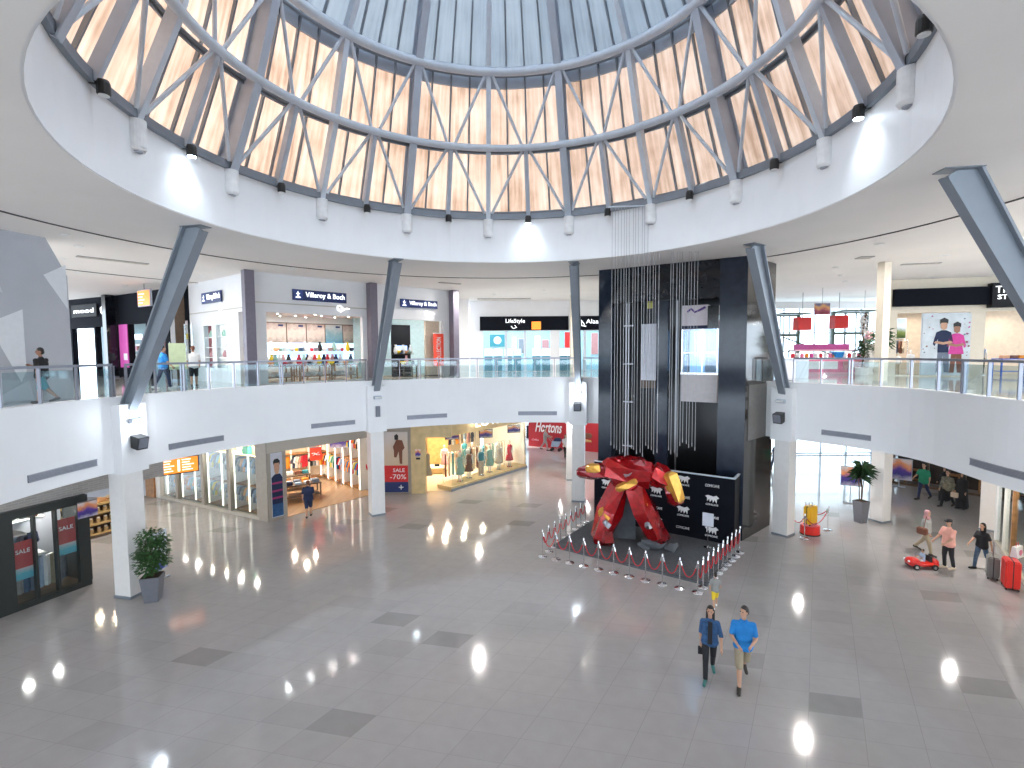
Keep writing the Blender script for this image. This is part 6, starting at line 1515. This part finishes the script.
q = thing('hanging_ornament', 'slim blue ornament hanging from the ceiling before the bright window', 'ornament', (21.5, 31.0, 8.9), 0); b = B(); b.lathe([(0, -.4), (.1, -.1), (.16, .3), (.1, .7), (0, .8)], 8); b.build('body', 'cloth_lightblue', q); b = B(); b.tube((0, 0, .75), (0, 0, CZ-8.9), .012, n=5); b.build('cord', 'gunmetal', q)
sk = thing('sweets_kiosk', 'pink and white sweets kiosk behind the railing before the bright window', 'kiosk', (18.4, 30.0, U), R(-6))
for nm, x0, x1, y0, y1, z0, z1, m in [('counter_front', -2.2, 2.4, -.9, -.82, .12, .85, 'pink_panel'), ('counter_body', -2.2, 2.4, -.82, .9, 0, .82, 'pink_light'), ('counter_top', -2.3, 2.5, -.95, .95, .85, .93, 'white'), ('upper_shelf', -1.6, 1.7, -.3, .7, 1.35, 1.42, 'pink_light'), ('sign_top', -1.5, 1.6, .2, .3, 1.42, 1.75, 'magenta_panel'), ('front_panel', -1.7, .4, -.96, -.9, .3, .75, 'white'), ('front_panel', .7, 1.9, -.96, -.9, .25, .78, 'cloth_rose')]:
    b = B(); b.box(x0, x1, y0, y1, z0, z1); b.build(nm, m, sk)
for x in (-1.55, 1.65): b = B(); b.box(x-.03, x+.03, -.1, -.04, .93, 1.4); b.build('post', 'steel_light', sk)
for i in range(16):
    x = -1.9+.26*i; p = (18.4+x*math.cos(R(-6))+.55*math.sin(R(-6)), 30.0+x*math.sin(R(-6))-.55*math.cos(R(-6))); m = ['cloth_red', 'cloth_white', 'pink_panel', 'cloth_orange', 'cloth_magenta', 'cloth_white'][i % 6]
    q = thing('sweet_jar', f'{CN.get(m, "pink")} sweet jar on the pink kiosk counter, {ORD[i]} from the left', 'jar', (p[0], p[1], U+.93), 0, 'sweet jars on the pink kiosk'); b = B(); b.lathe([(.1, 0), (.11, .2), (.08, .26)], 10); b.build('body', m, q); b = B(); b.lathe([(.085, .26), (.085, .3), (0, .31)], 10); b.build('lid', 'white', q)
q = thing('blue_basket', 'bright blue basket on the pink sweets kiosk', 'basket', (18.9, 29.35, U+.93), 0); b = B(); b.prism([(-.18, -.15), (.18, -.15), (.18, .15), (-.18, .15)], 0, .35, [(-.26, -.2), (.26, -.2), (.26, .2), (-.26, .2)]); b.build('basket_body', 'cloth_blue', q); b = B(); b.box(-.27, .27, -.21, .21, .35, .38); b.build('rim', 'panel_blue', q)
q = thing('white_pedestal', 'white pedestal with a pink bouquet right of the sweets kiosk', 'pedestal', (20.4, 28.9, U), .2); b = B(); b.box(-.28, .28, -.28, .28, 0, 1.75); b.build('plinth', 'shop_white', q)
b = B()
for k in range(9): b.ell((r3.uniform(-.25, .25), r3.uniform(-.15, .15), 2.2+r3.uniform(-.12, .2)), (.13, .13, .13), 8, 6)
b.build('flower_head', 'pink_light', q); b = B(); b.tube((0, 0, 1.75), (0, 0, 2.1), .03); b.build('stem', 'leaf', q)
pt = thing('climbing_plant', 'black and white patterned sculpture tree with leaves left of the cream column', 'plant', (19.4, 28.0, U), 0); b = B(); b.lathe([(.3, 0), (.34, .4), (.3, .42)], 14); b.build('pot', 'white', pt); b = B(); b.path([(0, 0, .4), (.1, 0, 1.4), (-.05, 0, 2.4), (.1, 0, 3.4)], .05, 6); b.build('stem', 'bark', pt)
b = B(); leafy(b, (.0, 0, 1.5), (.42, .3, .55), 160, .22, r3); b.build('foliage', 'leaf_dark', pt); b = B(); leafy(b, (.0, 0, 2.9), (.35, .3, .6), 130, .2, r3); b.build('pale_foliage', 'cloth_white', pt)
for i, (x, y) in enumerate(((21.6, 27.6), (13.3, 27.6))):
    pt = thing('potted_palm', ['leafy green plant behind the cream column on the upper floor', 'leafy green plant right of the lift tower on the upper floor'][i], 'potted plant', (x if i else 17.0, y if i else 23.3, U), 0); b = B(); b.lathe([(.22, 0), (.3, .5), (.26, .52)], 14); b.build('pot', 'pot_grey', pt); b = B(); b.path([(0, 0, .5), (.03, 0, 1.4)], .03, 6); b.build('stem', 'bark', pt); b = B(); leafy(b, (0, 0, 1.9), (.5, .45, .6), 220, .26, r3); b.build('foliage', 'leaf', pt)
q = thing('service_desk', 'small white desk with a dark chair behind the strut right of the lift tower', 'desk', (14.2, 25.6, U), .2); b = B(); b.box(-.7, .7, -.3, .3, 0, .95); b.build('body', 'paper', q); b = B(); b.box(-.75, .75, -.35, .35, .95, 1.0); b.build('top', 'steel_light', q)
for i, (x, y, z, w, h) in enumerate([(-18.85, 26.2, 10.0, 1.25, .75)]):
    q = thing('information_screen', 'orange information screen hanging from the upper ceiling behind the left strut', 'screen', (x, y, z), yaw(DC_, DD), 'orange information screens'); b = B(); b.box(-w/2-.05, w/2+.05, -.04, .06, -.05, h+.05); b.build('casing', 'grille', q); b = B(); b.box(-w/2, w/2, -.05, -.04, 0, h); b.build('display', 'screen_orange', q)
    for k in range(4): b = B(); b.box(-w/2+.08, -w/2+.08+w*(.5 if k % 2 else .35), -.056, -.05, h*.15+k*h*.2, h*.15+k*h*.2+.05); b.build('text_line', 'screen_text', q)
    b = B(); b.tube((0, 0, h+.05), (0, 0, CZ-z), .015, n=6); b.build('rod', 'gunmetal', q)
q = thing('information_screen', 'wide orange information screen under the fascia before the long shop window', 'screen', (-13.1, 19.6, 2.85), yaw((-13.6, 19.4), (-12.4, 20.3))+.12, 'orange information screens')
b = B(); b.box(-.68, .68, -.05, .05, -.04, .62); b.build('casing', 'black', q); b = B(); b.box(-.64, .64, -.056, -.05, 0, .58); b.build('display', 'screen_orange', q)
for k in range(5):
    for x in (-.56, .1): b = B(); b.box(x, x+[.36, .3, .4, .26, .3][k], -.062, -.056, .08+k*.1, .10+k*.1+.02); b.build('text_line', 'screen_text', q)
b = B(); b.box(-.05, .03, -.062, -.056, .06, .52); b.build('divider', 'screen_text', q)
for x in (-.5, .5): b = B(); b.tube((x, 0, .62), (x, 0, 1.25), .015, n=6); b.build('rod', 'gunmetal', q)
# added fill lights round both concourse floors, to raise the ambient light
for a in range(-22, 219, 20):
    r = 17.2; x, y = LC[0]+r*math.cos(R(a)), LC[1]+r*math.sin(R(a))
    if y > 5 and not (40 < a < 75): area('concourse_fill', (x, y, CZ-.05), .22, 190, (1, .97, .93))
    area('lower_concourse_fill', (LC[0]+16.2*math.cos(R(a)), LC[1]+16.2*math.sin(R(a)), 4.05), .2, 70, (1, .96, .92))
# ================================================================ people
def remesh(b, vox, name, m, parent, it=4):
    bmesh.ops.recalc_face_normals(b.bm, faces=b.bm.faces)
    me = bpy.data.meshes.new(name); b.bm.to_mesh(me); b.bm.free()
    o = bpy.data.objects.new(name, me); col.objects.link(o)
    md = o.modifiers.new('r', 'REMESH'); md.mode = 'VOXEL'; md.voxel_size = vox; md.use_smooth_shade = True
    sm = o.modifiers.new('s', 'SMOOTH'); sm.iterations = it; sm.factor = .5
    bpy.context.view_layer.update()
    nm = bpy.data.meshes.new_from_object(o.evaluated_get(bpy.context.evaluated_depsgraph_get()))
    o.modifiers.clear(); o.data = nm; bpy.data.meshes.remove(me); nm.name = name
    nm.materials.clear(); nm.materials.append(M[m] if isinstance(m, str) else m)
    for p in nm.polygons: p.use_smooth = True
    o.parent = parent
    return o
def person(lab, loc, face, H=1.75, legs=((.0, .0), (.0, .0)), arms=((.0, .2, .1), (.0, .2, .1)), top=('cloth_navy', 'short'), bottom=('cloth_black', 'long'), shoes='shoe', hair='short', skin='skin', head=0., lean=0., vox=.016, build=1., hat=None, female=False, sit=False, hairm='hair_black'):
    """stands on loc, faces world direction 'face' (degrees, 0 = +x); legs: (swing, knee) and arms: (swing, elbow, spread) per side, right side first"""
    s = H/1.75
    t = thing('person', lab, 'person', loc, R(face)+PI/2, None)
    Vz = lambda x, y, z: Vector((x, y, z))
    hipz = .92; J = {}
    lo = 9
    for i, sd in enumerate((-1, 1)):
        a, k = legs[i]
        h = Vz(sd*.085, 0, hipz); kn = h+.43*Vz(0, -math.sin(a), -math.cos(a)); an = kn+.41*Vz(0, -math.sin(a-k), -math.cos(a-k))
        tilt = max(0, k-a)*.5; toe = an+Vz(sd*.03, -.17*math.cos(tilt), -.05-.17*math.sin(tilt)); heel = an+Vz(0, .05, -.05+.03*math.sin(tilt))
        J[i] = [h, kn, an, toe, heel]; lo = min(lo, an.z-.085, toe.z-.035)
    dz = -lo if not sit else 0
    up = Matrix.Rotation(lean, 3, 'X')
    def T(v): return (up @ (v-Vz(0, 0, hipz)))+Vz(0, 0, hipz)
    sw = .165 if female else .19
    A = {}
    for i, sd in enumerate((-1, 1)):
        a, e, sp = arms[i]
        sh = Vz(sd*sw, 0, 1.375); el = sh+.29*Vz(sd*math.sin(sp)*math.cos(a), -math.sin(a), -math.cos(a)*math.cos(sp))
        f = a+e; inn = -sd*(.25*min(1, abs(e))+.45*max(0, abs(e)-1.0)*4); d = Vz(sd*math.sin(sp)*.4+inn, -math.sin(f), -math.cos(f)).normalized(); wr = el+.25*d
        A[i] = [T(sh), T(el), T(wr), up @ d]
    O = Vz(0, 0, dz)
    P = lambda v: (v+O)*s
    bld = build
    # body (one continuous skin surface)
    b = B(); c = lambda p, q, r1, r2: b.cap(P(p), P(q), r1*s, r2*s)
    for i in (0, 1):
        h, kn, an, toe, heel = J[i]
        c(h, kn, .085*bld, .055); c(kn, kn.lerp(an, .4), .053, .056); c(kn.lerp(an, .4), an, .056, .036); c(heel, toe, .036, .03)
        sh, el, wr, d = A[i]
        c(sh, el, .052*bld, .038); c(el, el.lerp(wr, .35), .038, .038); c(el.lerp(wr, .35), wr, .038, .025)
        # hand: palm, four fingers, thumb
        side = d.cross(Vz(1 if i else -1, 0, 0)); side = side.normalized() if side.length > .1 else Vz(0, 1, 0)
        nrm = d.cross(side).normalized()
        pc = wr+d*.08; c(wr, pc, .026, .030); c(pc-side*.018, pc+side*.022, .022, .022)
        for k in range(4):
            o_ = pc+side*(.030-.02*k); L = [.062, .072, .068, .052][k]; m_ = o_+d*L*.5; e_ = m_+(d*.75+nrm*.6*(-1 if i else 1)).normalized()*L*.55
            c(o_, m_, .0105, .0095); c(m_, e_, .0095, .008)
        th0 = wr+d*.035+side*.026; th1 = th0+(d*.6+side*.7).normalized()*.04; c(th0, th1, .013, .011); c(th1, th1+d*.03, .011, .009)
    c(Vz(-.07, 0, hipz+.02), Vz(.07, 0, hipz+.02), .10*bld, .10*bld); c(Vz(0, 0, hipz), T(Vz(0, 0, 1.15)), .11*bld, .10*bld)
    c(T(Vz(-.07, 0, 1.27)), T(Vz(.07, 0, 1.27)), .092*bld, .092*bld); c(T(Vz(0, 0, 1.1)), T(Vz(0, 0, 1.32)), .09*bld, .085*bld)
    c(T(Vz(-sw+.03, 0, 1.375)), T(Vz(sw-.03, 0, 1.375)), .052, .052); c(T(Vz(0, .01, 1.4)), T(Vz(0, -.01, 1.53)), .052, .048)
    hr = Matrix.Rotation(head, 3, 'Z')
    def Hd(x, y, z): return P(T(Vz(0, -.02, 1.64)+hr @ Vz(x, y, z)))
    b.ell(Hd(0, .005, .02), (.074*s, .09*s, .105*s), 14, 10); b.ell(Hd(0, -.035, -.055), (.05*s, .052*s, .055*s), 10, 8)
    b.cap(Hd(0, -.085, .01), Hd(0, -.102, -.018), .011*s, .015*s)
    for sd in (-1, 1): b.ell(Hd(sd*.074, .008, .0), (.012*s, .02*s, .03*s), 6, 5)
    remesh(b, vox*.72, 'body', skin, t, 2)
    for sd in (-1, 1):
        b = B(); b.ell(Hd(sd*.03, -.079, .02), (.013*s, .009*s, .009*s), 8, 6); b.build('eye', 'hair_black', t)
    b = B(); b.ell(Hd(0, -.086, -.052), (.024*s, .008*s, .007*s), 8, 6); b.build('mouth', 'cloth_rose', t)
    # hair
    b = B()
    if hair in ('short', 'long', 'tail'):
        b.ell(Hd(0, .018, .045), (.082*s, .094*s, .092*s), 14, 9)
        b.ell(Hd(0, .055, -.01), (.07*s, .055*s, .085*s), 10, 8)
        if hair == 'long':
            b.cap(Hd(-.05, .04, 0), Hd(-.07, .03, -.26), .05*s, .035*s); b.cap(Hd(.05, .04, 0), Hd(.07, .03, -.26), .05*s, .035*s); b.cap(Hd(0, .07, 0), Hd(0, .09, -.27), .06*s, .05*s)
        if hair == 'tail': b.cap(Hd(0, .09, .02), Hd(0, .12, -.2), .04*s, .025*s)
        # keep the face free: cut the front
        bm = b.bm
        fc = Hd(0, -.075, -.02); 
        o = remesh(b, vox*.8, 'hair', hairm, t, 1)
        dirn = (Hd(0, -1, 0)-Hd(0, 0, 0)).normalized(); org = Hd(0, -.045, .0)
        for v in o.data.vertices:
            dd = (v.co-org).dot(dirn); hz = (v.co-Hd(0, 0, 0)).z
            if dd > 0 and hz < .075*s: v.co -= dirn*(dd+.012*s)
    elif hair == 'scarf':
        b.ell(Hd(0, .012, .02), (.095*s, .105*s, .125*s), 14, 9); b.cap(Hd(0, .02, -.08), Hd(0, .02, -.17), .085*s, .12*s)
        o = remesh(b, vox*.8, 'headscarf', hairm, t, 2)
        dirn = (Hd(0, -1, 0)-Hd(0, 0, 0)).normalized(); org = Hd(0, -.06, 0)
        for v in o.data.vertices:
            dd = (v.co-org).dot(dirn); q = v.co-Hd(0, -.06, -.01)
            if dd > 0 and abs(q.z) < .075*s: v.co -= dirn*(dd+.01)
    if hat:
        b = B(); b.ell(Hd(0, .01, .06), (.09*s, .10*s, .075*s), 14, 8); b.build('cap', hat, t, smooth=True)
        b = B(); b.cap(Hd(-.03, -.1, .05), Hd(.03, -.1, .05), .035*s, .035*s); o = b.build('cap_visor', hat, t)
        b = None
    # clothes
    b = B(); c = lambda p, q, r1, r2: b.cap(P(p), P(q), r1*s, r2*s)
    hem = .86 if top[1] != 'gown' else .86
    c(Vz(-.07, 0, hem+.04), Vz(.07, 0, hem+.04), .138*bld, .138*bld); c(T(Vz(-.055, 0, 1.08)), T(Vz(.055, 0, 1.08)), .128*bld, .128*bld); c(T(Vz(-.075, 0, 1.27)), T(Vz(.075, 0, 1.27)), .122*bld, .122*bld)
    for q_ in (-1, 1): c(Vz(q_*.07, 0, hem+.04), T(Vz(q_*.055, 0, 1.08)), .136*bld, .128*bld); c(T(Vz(q_*.055, 0, 1.08)), T(Vz(q_*.075, 0, 1.27)), .128*bld, .122*bld); c(T(Vz(q_*.09, 0, 1.33)), T(Vz(0, .005, 1.44)), .08, .068)
    c(Vz(0, 0, hem+.04), T(Vz(0, 0, 1.3)), .125*bld, .12*bld); c(T(Vz(-sw+.04, 0, 1.37)), T(Vz(sw-.04, 0, 1.37)), .066, .066)
    if female: c(T(Vz(-.065, -.055, 1.27)), T(Vz(.065, -.055, 1.27)), .068, .068)
    for i in (0, 1):
        sh, el, wr, d = A[i]
        if top[1] == 'short': c(sh, sh.lerp(el, .72), .062*bld, .06)
        elif top[1] == 'elbow': c(sh, el, .062*bld, .054)
        else: c(sh, el, .06*bld, .05); c(el, el.lerp(wr, .92), .052, .042)
    if top[1] == 'gown':
        for i in (0, 1):
            h, kn, an, _, _ = J[i]; c(h, kn, .15, .14); c(kn, an+Vz(0, 0, .05), .15, .15); 
        c(J[0][1], J[1][1], .15, .15); c(J[0][2]+Vz(0, 0, .06), J[1][2]+Vz(0, 0, .06), .14, .14)
    remesh(b, vox, {'gown': 'robe'}.get(top[1], 'shirt'), top[0], t, 3)
    if top[1] != 'gown':
        b = B()
        c(Vz(-.065, 0, .93), Vz(.065, 0, .93), .112*bld, .112*bld)
        for i in (0, 1):
            h, kn, an, _, _ = J[i]
            if bottom[1] == 'short': c(h, kn, .105*bld, .085)
            else: c(h, kn, .10*bld, .072); c(kn, an+Vz(0, 0, .01), .07, .055)
        remesh(b, vox, 'trousers' if bottom[1] == 'long' else 'shorts', bottom[0], t, 3)
    for i in (0, 1):
        _, _, an, toe, heel = J[i]; b = B(); c(heel+Vz(0, -.0, -.0), toe+Vz(0, -.02, 0), .046, .038); c(an+Vz(0, 0, -.03), toe.lerp(heel, .4), .045, .042); remesh(b, vox, 'shoe', shoes, t, 2)
    return t, A, P, J
def held(name, lab, cat, t, A, P, i, b, m, off=(0, 0, 0)):
    """a held thing placed at the hand of side i, kept top level"""
    w = Matrix.Translation(t.location) @ Matrix.Rotation(t.rotation_euler.z, 4, 'Z')
    p = w @ (P(A[i][2]+A[i][3]*.09)+Vector(off))
    o = b.build(name, m, None, p, t.rotation_euler.z); tag(o, lab, cat); return o

# walking couple in the foreground
t, A, P, J = person('woman in an open blue denim shirt and black trousers walking beside the man in blue', (4.50, 11.2, 0), 250, 1.70, legs=((.38, .15), (-.30, .25)), arms=((-.15, .25, .12), (.25, .35, .28)), top=('denim', 'elbow'), bottom=('cloth_black', 'long'), shoes='shoe_teal', hair='long', head=-.15, vox=.012, female=True, build=.95)
b = B(); b.xprism([(-.05, .86), (.05, .86), (.045, 1.36), (-.045, 1.36)], -.158, -.11); b.build('undershirt', 'cloth_black', t)
b = B(); b.prism([(-.06, -.015), (.06, -.015), (.06, .015), (-.06, .015)], -.16, .02); held('handbag', 'small black clutch bag in the hand of the woman in denim', 'bag', t, A, P, 0, b, 'cloth_black', (0, -.02, -.03))
t, A, P, J = person('man in a bright blue polo shirt and khaki shorts walking beside the woman in denim', (5.14, 10.92, 0), 252, 1.84, legs=((.34, .12), (-.38, .45)), arms=((.15, 1.15, .18), (.10, 1.2, .18)), top=('cloth_blue', 'short'), bottom=('cloth_khaki', 'short'), shoes='shoe', hair='short', head=-.75, vox=.012, build=.98)
b = B(); b.path([(-.055, -.05, 1.45), (0, -.10, 1.41), (.055, -.05, 1.45)], .014, 6); o = b.build('collar', 'cloth_blue', t); o.scale = (1.05,)*3
person('small child in a grey top and yellow shorts behind the woman in denim', (5.9, 14.35, 0), 75, 1.05, legs=((.35, .2), (-.3, .3)), arms=((.3, .4, .2), (-.3, .3, .2)), top=('cloth_grey', 'short'), bottom=('cloth_yellow', 'short'), shoes='cloth_white', hair='short', vox=.012)
# right-hand group
t, A, P, J = person('woman in a rose headscarf and grey clothes walking behind the red toy car', (15.2, 18.2, 0), 290, 1.64, legs=((.4, .2), (-.35, .35)), arms=((.2, .5, .15), (-.2, .3, .2)), top=('cloth_grey', 'long'), bottom=('cloth_khaki', 'long'), shoes='shoe', hair='scarf', hairm='cloth_rose', female=True, vox=.015)
b = B(); b.box(-.16, .02, -.16, .16, -.1, .14); bmesh.ops.bevel(b.bm, geom=b.bm.edges[:], offset=.03, segments=2, affect='EDGES'); q = b.build('shoulder_bag', 'cloth_brown', None, (14.98, 18.05, .88), .3); tag(q, 'dark brown shoulder bag at the side of the woman in the rose headscarf', 'bag')
b = B(); b.path([(.0, 0, .12), (.14, .02, .52), (.24, .03, .28), (.1, .04, .12)], .012, 5); b.build('strap', 'cloth_brown', q)
person('man in a pink t-shirt and black cap beside the red toy car', (14.85, 16.85, 0), 185, 1.72, legs=((.12, .2), (-.12, .1)), arms=((.5, .5, .1), (.45, .55, .1)), top=('cloth_pink', 'short'), bottom=('cloth_black', 'long'), shoes='cloth_beige', hair='short', hat='cloth_black', vox=.015, build=1.08)
person('woman in a black t-shirt and jeans pulling the grey suitcase', (16.0, 16.85, 0), 190, 1.6, legs=((.3, .15), (-.3, .3)), arms=((.45, .5, .15), (-.35, .1, .15)), top=('cloth_black', 'short'), bottom=('jeans', 'long'), shoes='shoe', hair='long', female=True, vox=.015)
person('man in a green shirt and dark jeans walking before the dark shop', (20.55, 24.9, 0), 200, 1.85, legs=((.3, .15), (-.35, .3)), arms=((.6, .6, .15), (-.2, .3, .1)), top=('cloth_green', 'short'), bottom=('cloth_navy', 'long'), shoes='shoe', vox=.02, build=1.12)
person('woman in a long black robe beside the man in the green shirt', (21.35, 24.6, 0), 200, 1.68, legs=((.1, .1), (-.1, .1)), arms=((.3, .9, .1), (.2, .9, .1)), top=('cloth_black', 'gown'), hair='scarf', hairm='cloth_black', female=True, vox=.02)
person('man in a patterned shirt and dark trousers walking at the right, behind the robed woman', (20.75, 23.75, 0), 200, 1.78, legs=((.4, .2), (-.3, .3)), arms=((.2, .4, .1), (-.2, .3, .1)), top=('cloth_camo', 'long'), bottom=('cloth_black', 'long'), shoes='shoe', vox=.02)
t, A, P, J = person('woman in a long black robe carrying a tan handbag before the dark shop', (21.1, 23.35, 0), 200, 1.70, legs=((.12, .1), (-.1, .1)), arms=((.2, .3, .12), (.1, .2, .12)), top=('cloth_black', 'gown'), hair='scarf', hairm='cloth_black', female=True, vox=.02)
b = B(); b.box(-.14, .14, -.06, .06, -.26, -.02); bmesh.ops.bevel(b.bm, geom=b.bm.edges[:], offset=.02, segments=2, affect='EDGES'); held('handbag', 'tan handbag carried by the nearest robed woman', 'bag', t, A, P, 0, b, 'cloth_beige')
# shop customer, corridor walkers
person('man in navy seen from behind walking toward the clothes shop entrance', (-9.35, 22.75, 0), 110, 1.70, legs=((.25, .1), (-.2, .2)), arms=((.1, .3, .15), (-.1, .2, .2)), top=('cloth_navy', 'short'), bottom=('cloth_navy', 'short'), shoes='shoe', vox=.016, build=1.15, hairm='cloth_brown')
t, A, P, J = person('person in grey pushing a stroller in front of the red hoarding', (2.5, 38.15, 0), 340, 1.75, legs=((.35, .2), (-.35, .3)), arms=((.6, .7, .1), (.6, .7, .1)), top=('cloth_grey', 'long'), bottom=('cloth_grey', 'long'), vox=.024)
st_ = thing('stroller', 'dark stroller pushed in front of the red hoarding', 'stroller', (3.25, 37.85, 0), R(-20))
b = B(); b.prism([(-.3, -.22), (.25, -.22), (.25, .22), (-.3, .22)], .35, .75, [(-.2, -.25), (.42, -.25), (.42, .25), (-.2, .25)]); b.build('seat', 'cloth_lightblue', st_); b = B(); b.prism([(-.1, -.25), (.45, -.25), (.45, .25), (-.1, .25)], .78, 1.0, [(.0, -.2), (.35, -.2), (.35, .2), (.0, .2)]); b.build('hood', 'cloth_navy', st_)
for x in (-.25, .35):
    for y in (-.2, .2): b = B(); b.tube((x, y-.02, .12), (x, y+.02, .12), .12, n=12); b.build('wheel', 'rubber', st_); 
for y in (-.2, .2): b = B(); b.path([(.35, y, .12), (0, y, .5), (-.5, y, 1.0)], .015, 5); b.build('frame', 'gunmetal', st_)
person('person in a white top and black trousers walking in front of the red hoarding', (3.75, 35.4, 0), 280, 1.68, legs=((.35, .2), (-.3, .3)), arms=((.3, .8, .1), (.1, .3, .1)), top=('cloth_white', 'short'), bottom=('cloth_black', 'long'), vox=.024, hair='long')
person('dark figure walking in the bright corridor between lift tower and column', (16.6, 31.5, 0), 200, 1.75, legs=((.4, .15), (-.4, .25)), arms=((.2, .3, .1), (-.2, .3, .1)), top=('cloth_navy', 'short'), bottom=('cloth_navy', 'long'), vox=.024)
# upper floor
person('man in a black t-shirt and dark shorts walking behind the left railing', (-13.45, 14.45, 6.1), 185, 1.62, legs=((.35, .15), (-.4, .4)), arms=((.55, 1.5, .15), (-.3, .3, .3)), top=('cloth_black', 'short'), bottom=('cloth_teal', 'short'), shoes='shoe', hair='short', head=.5, vox=.014, build=1.1, skin='skin_dark')
person('person in a white t-shirt and black shorts behind the railing right of the left strut', (-13.6, 21.6, 6.1), 120, 1.72, legs=((.15, .1), (-.15, .1)), arms=((.2, .5, .15), (.1, .4, .15)), top=('cloth_white', 'short'), bottom=('cloth_black', 'short'), vox=.016, hairm='cloth_brown')
person('person in blue with dark trousers half hidden by the left strut on the upper floor', (-14.0, 20.3, 6.1), 60, 1.75, legs=((.3, .15), (-.3, .2)), arms=((.2, .6, .15), (.1, .4, .15)), top=('cloth_blue', 'short'), bottom=('cloth_navy', 'long'), shoes='cloth_white', vox=.016)
q = thing('standing_sign', 'pale yellow standing sign beside the person in white on the upper floor', 'sign', (-14.0, 21.2, 6.1), .7); b = B(); b.box(-.3, .3, -.02, .02, .75, 1.85); b.build('board', mat('sign_pale', (.62, .72, .45), .5), q); b = B(); b.box(-.3, .3, -.04, .04, 0, .06); b.build('foot', 'steel', q)
for x in (-.27, .25): b = B(); b.box(x, x+.03, -.015, .015, .06, 1.9); b.build('post', 'steel', q)

# red ride-on toy car with a child
tc = thing('toy_car', 'shiny red ride-on toy car carrying a small child', 'toy car', (14.05, 16.95, 0), R(175))
b = B(); b.prism([(-.62, -.26), (.62, -.26), (.62, .26), (-.62, .26)], .14, .34, [(-.6, -.27), (.62, -.27), (.62, .27), (-.6, .27)]); bmesh.ops.bevel(b.bm, geom=b.bm.edges[:], offset=.05, segments=3, affect='EDGES'); b.build('chassis', 'case_red', tc, smooth=True)
b = B(); b.ell((.42, 0, .34), (.3, .28, .16), 16, 10); b.build('bonnet', 'case_red', tc, smooth=True)
b = B(); b.ell((-.48, 0, .34), (.2, .27, .15), 16, 10); b.build('boot', 'case_red', tc, smooth=True)
b = B(); b.path([(.1, -.22, .45), (.2, -.2, .62), (.2, .2, .62), (.1, .22, .45)], .015, 6); b.build('windscreen_frame', 'gunmetal', tc)
b = B(); b.box(-.32, -.26, -.2, .2, .32, .58); b.build('seat_back', 'rubber', tc)
for x in (-.4, .4):
    for y in (-.27, .27):
        b = B(); b.tube((x, y-.04, .13), (x, y+.04, .13), .13, n=16); w_ = b.build('wheel', 'rubber', tc); b = B(); b.tube((x, y-.05, .13), (x, y+.05, .13), .07, n=12); b.build('hubcap', 'chrome', w_)
for y in (-.15, .15): b = B(); b.ell((.66, y, .36), (.05, .05, .05), 10, 6); b.build('headlamp', 'white', tc)
tc.scale = (.74,)*3
t, A, P, J = person('small child in a blue top sitting in the red toy car', (14.08, 16.95, -.13), 175, .78, legs=((1.35, .5), (1.35, .5)), arms=((.7, .5, .15), (.7, .5, .15)), top=('cloth_lightblue', 'short'), bottom=('cloth_white', 'short'), shoes='cloth_white', vox=.012, sit=True)
ROLL = -0.0062; EXPO = 0.80
# ---------------------------------------------------------------- light and camera
w = bpy.data.worlds.new('world'); scene.world = w; w.use_nodes = True
bg = w.node_tree.nodes['Background']; bg.inputs[0].default_value = (.74, .87, 1., 1); bg.inputs[1].default_value = 3.7
s = bpy.data.lights.new('sun', 'SUN'); s.energy = 5; s.color = (1., .93, .82); s.angle = R(1)
so = bpy.data.objects.new('sun', s); col.objects.link(so); so.rotation_euler = Vector((-.75, .35, .75)).to_track_quat('Z', 'Y').to_euler()

cam = bpy.data.cameras.new('camera'); co = bpy.data.objects.new('camera', cam); col.objects.link(co)
cam.sensor_width = 36; cam.lens = 505.4/1024*36; cam.clip_end = 300; cam.clip_start = .05
co.location = (0, 0, 7.5)
th = math.atan(32.1/505.4)
co.rotation_mode = 'XYZ'
co.matrix_world = Matrix.Translation((0, 0, 7.5)) @ Matrix.Rotation(PI/2-th, 4, 'X') @ Matrix.Rotation(ROLL, 4, 'Z')
scene.camera = co
scene.view_settings.view_transform = 'Standard'; scene.view_settings.look = 'None'
scene.view_settings.exposure = EXPO; scene.view_settings.gamma = 1
scene.view_settings.use_curve_mapping = False
c = scene.cycles
c.max_bounces = 8; c.diffuse_bounces = 5; c.glossy_bounces = 3; c.transmission_bounces = 4; c.transparent_max_bounces = 12
c.sample_clamp_indirect = 6; c.caustics_reflective = False; c.caustics_refractive = False
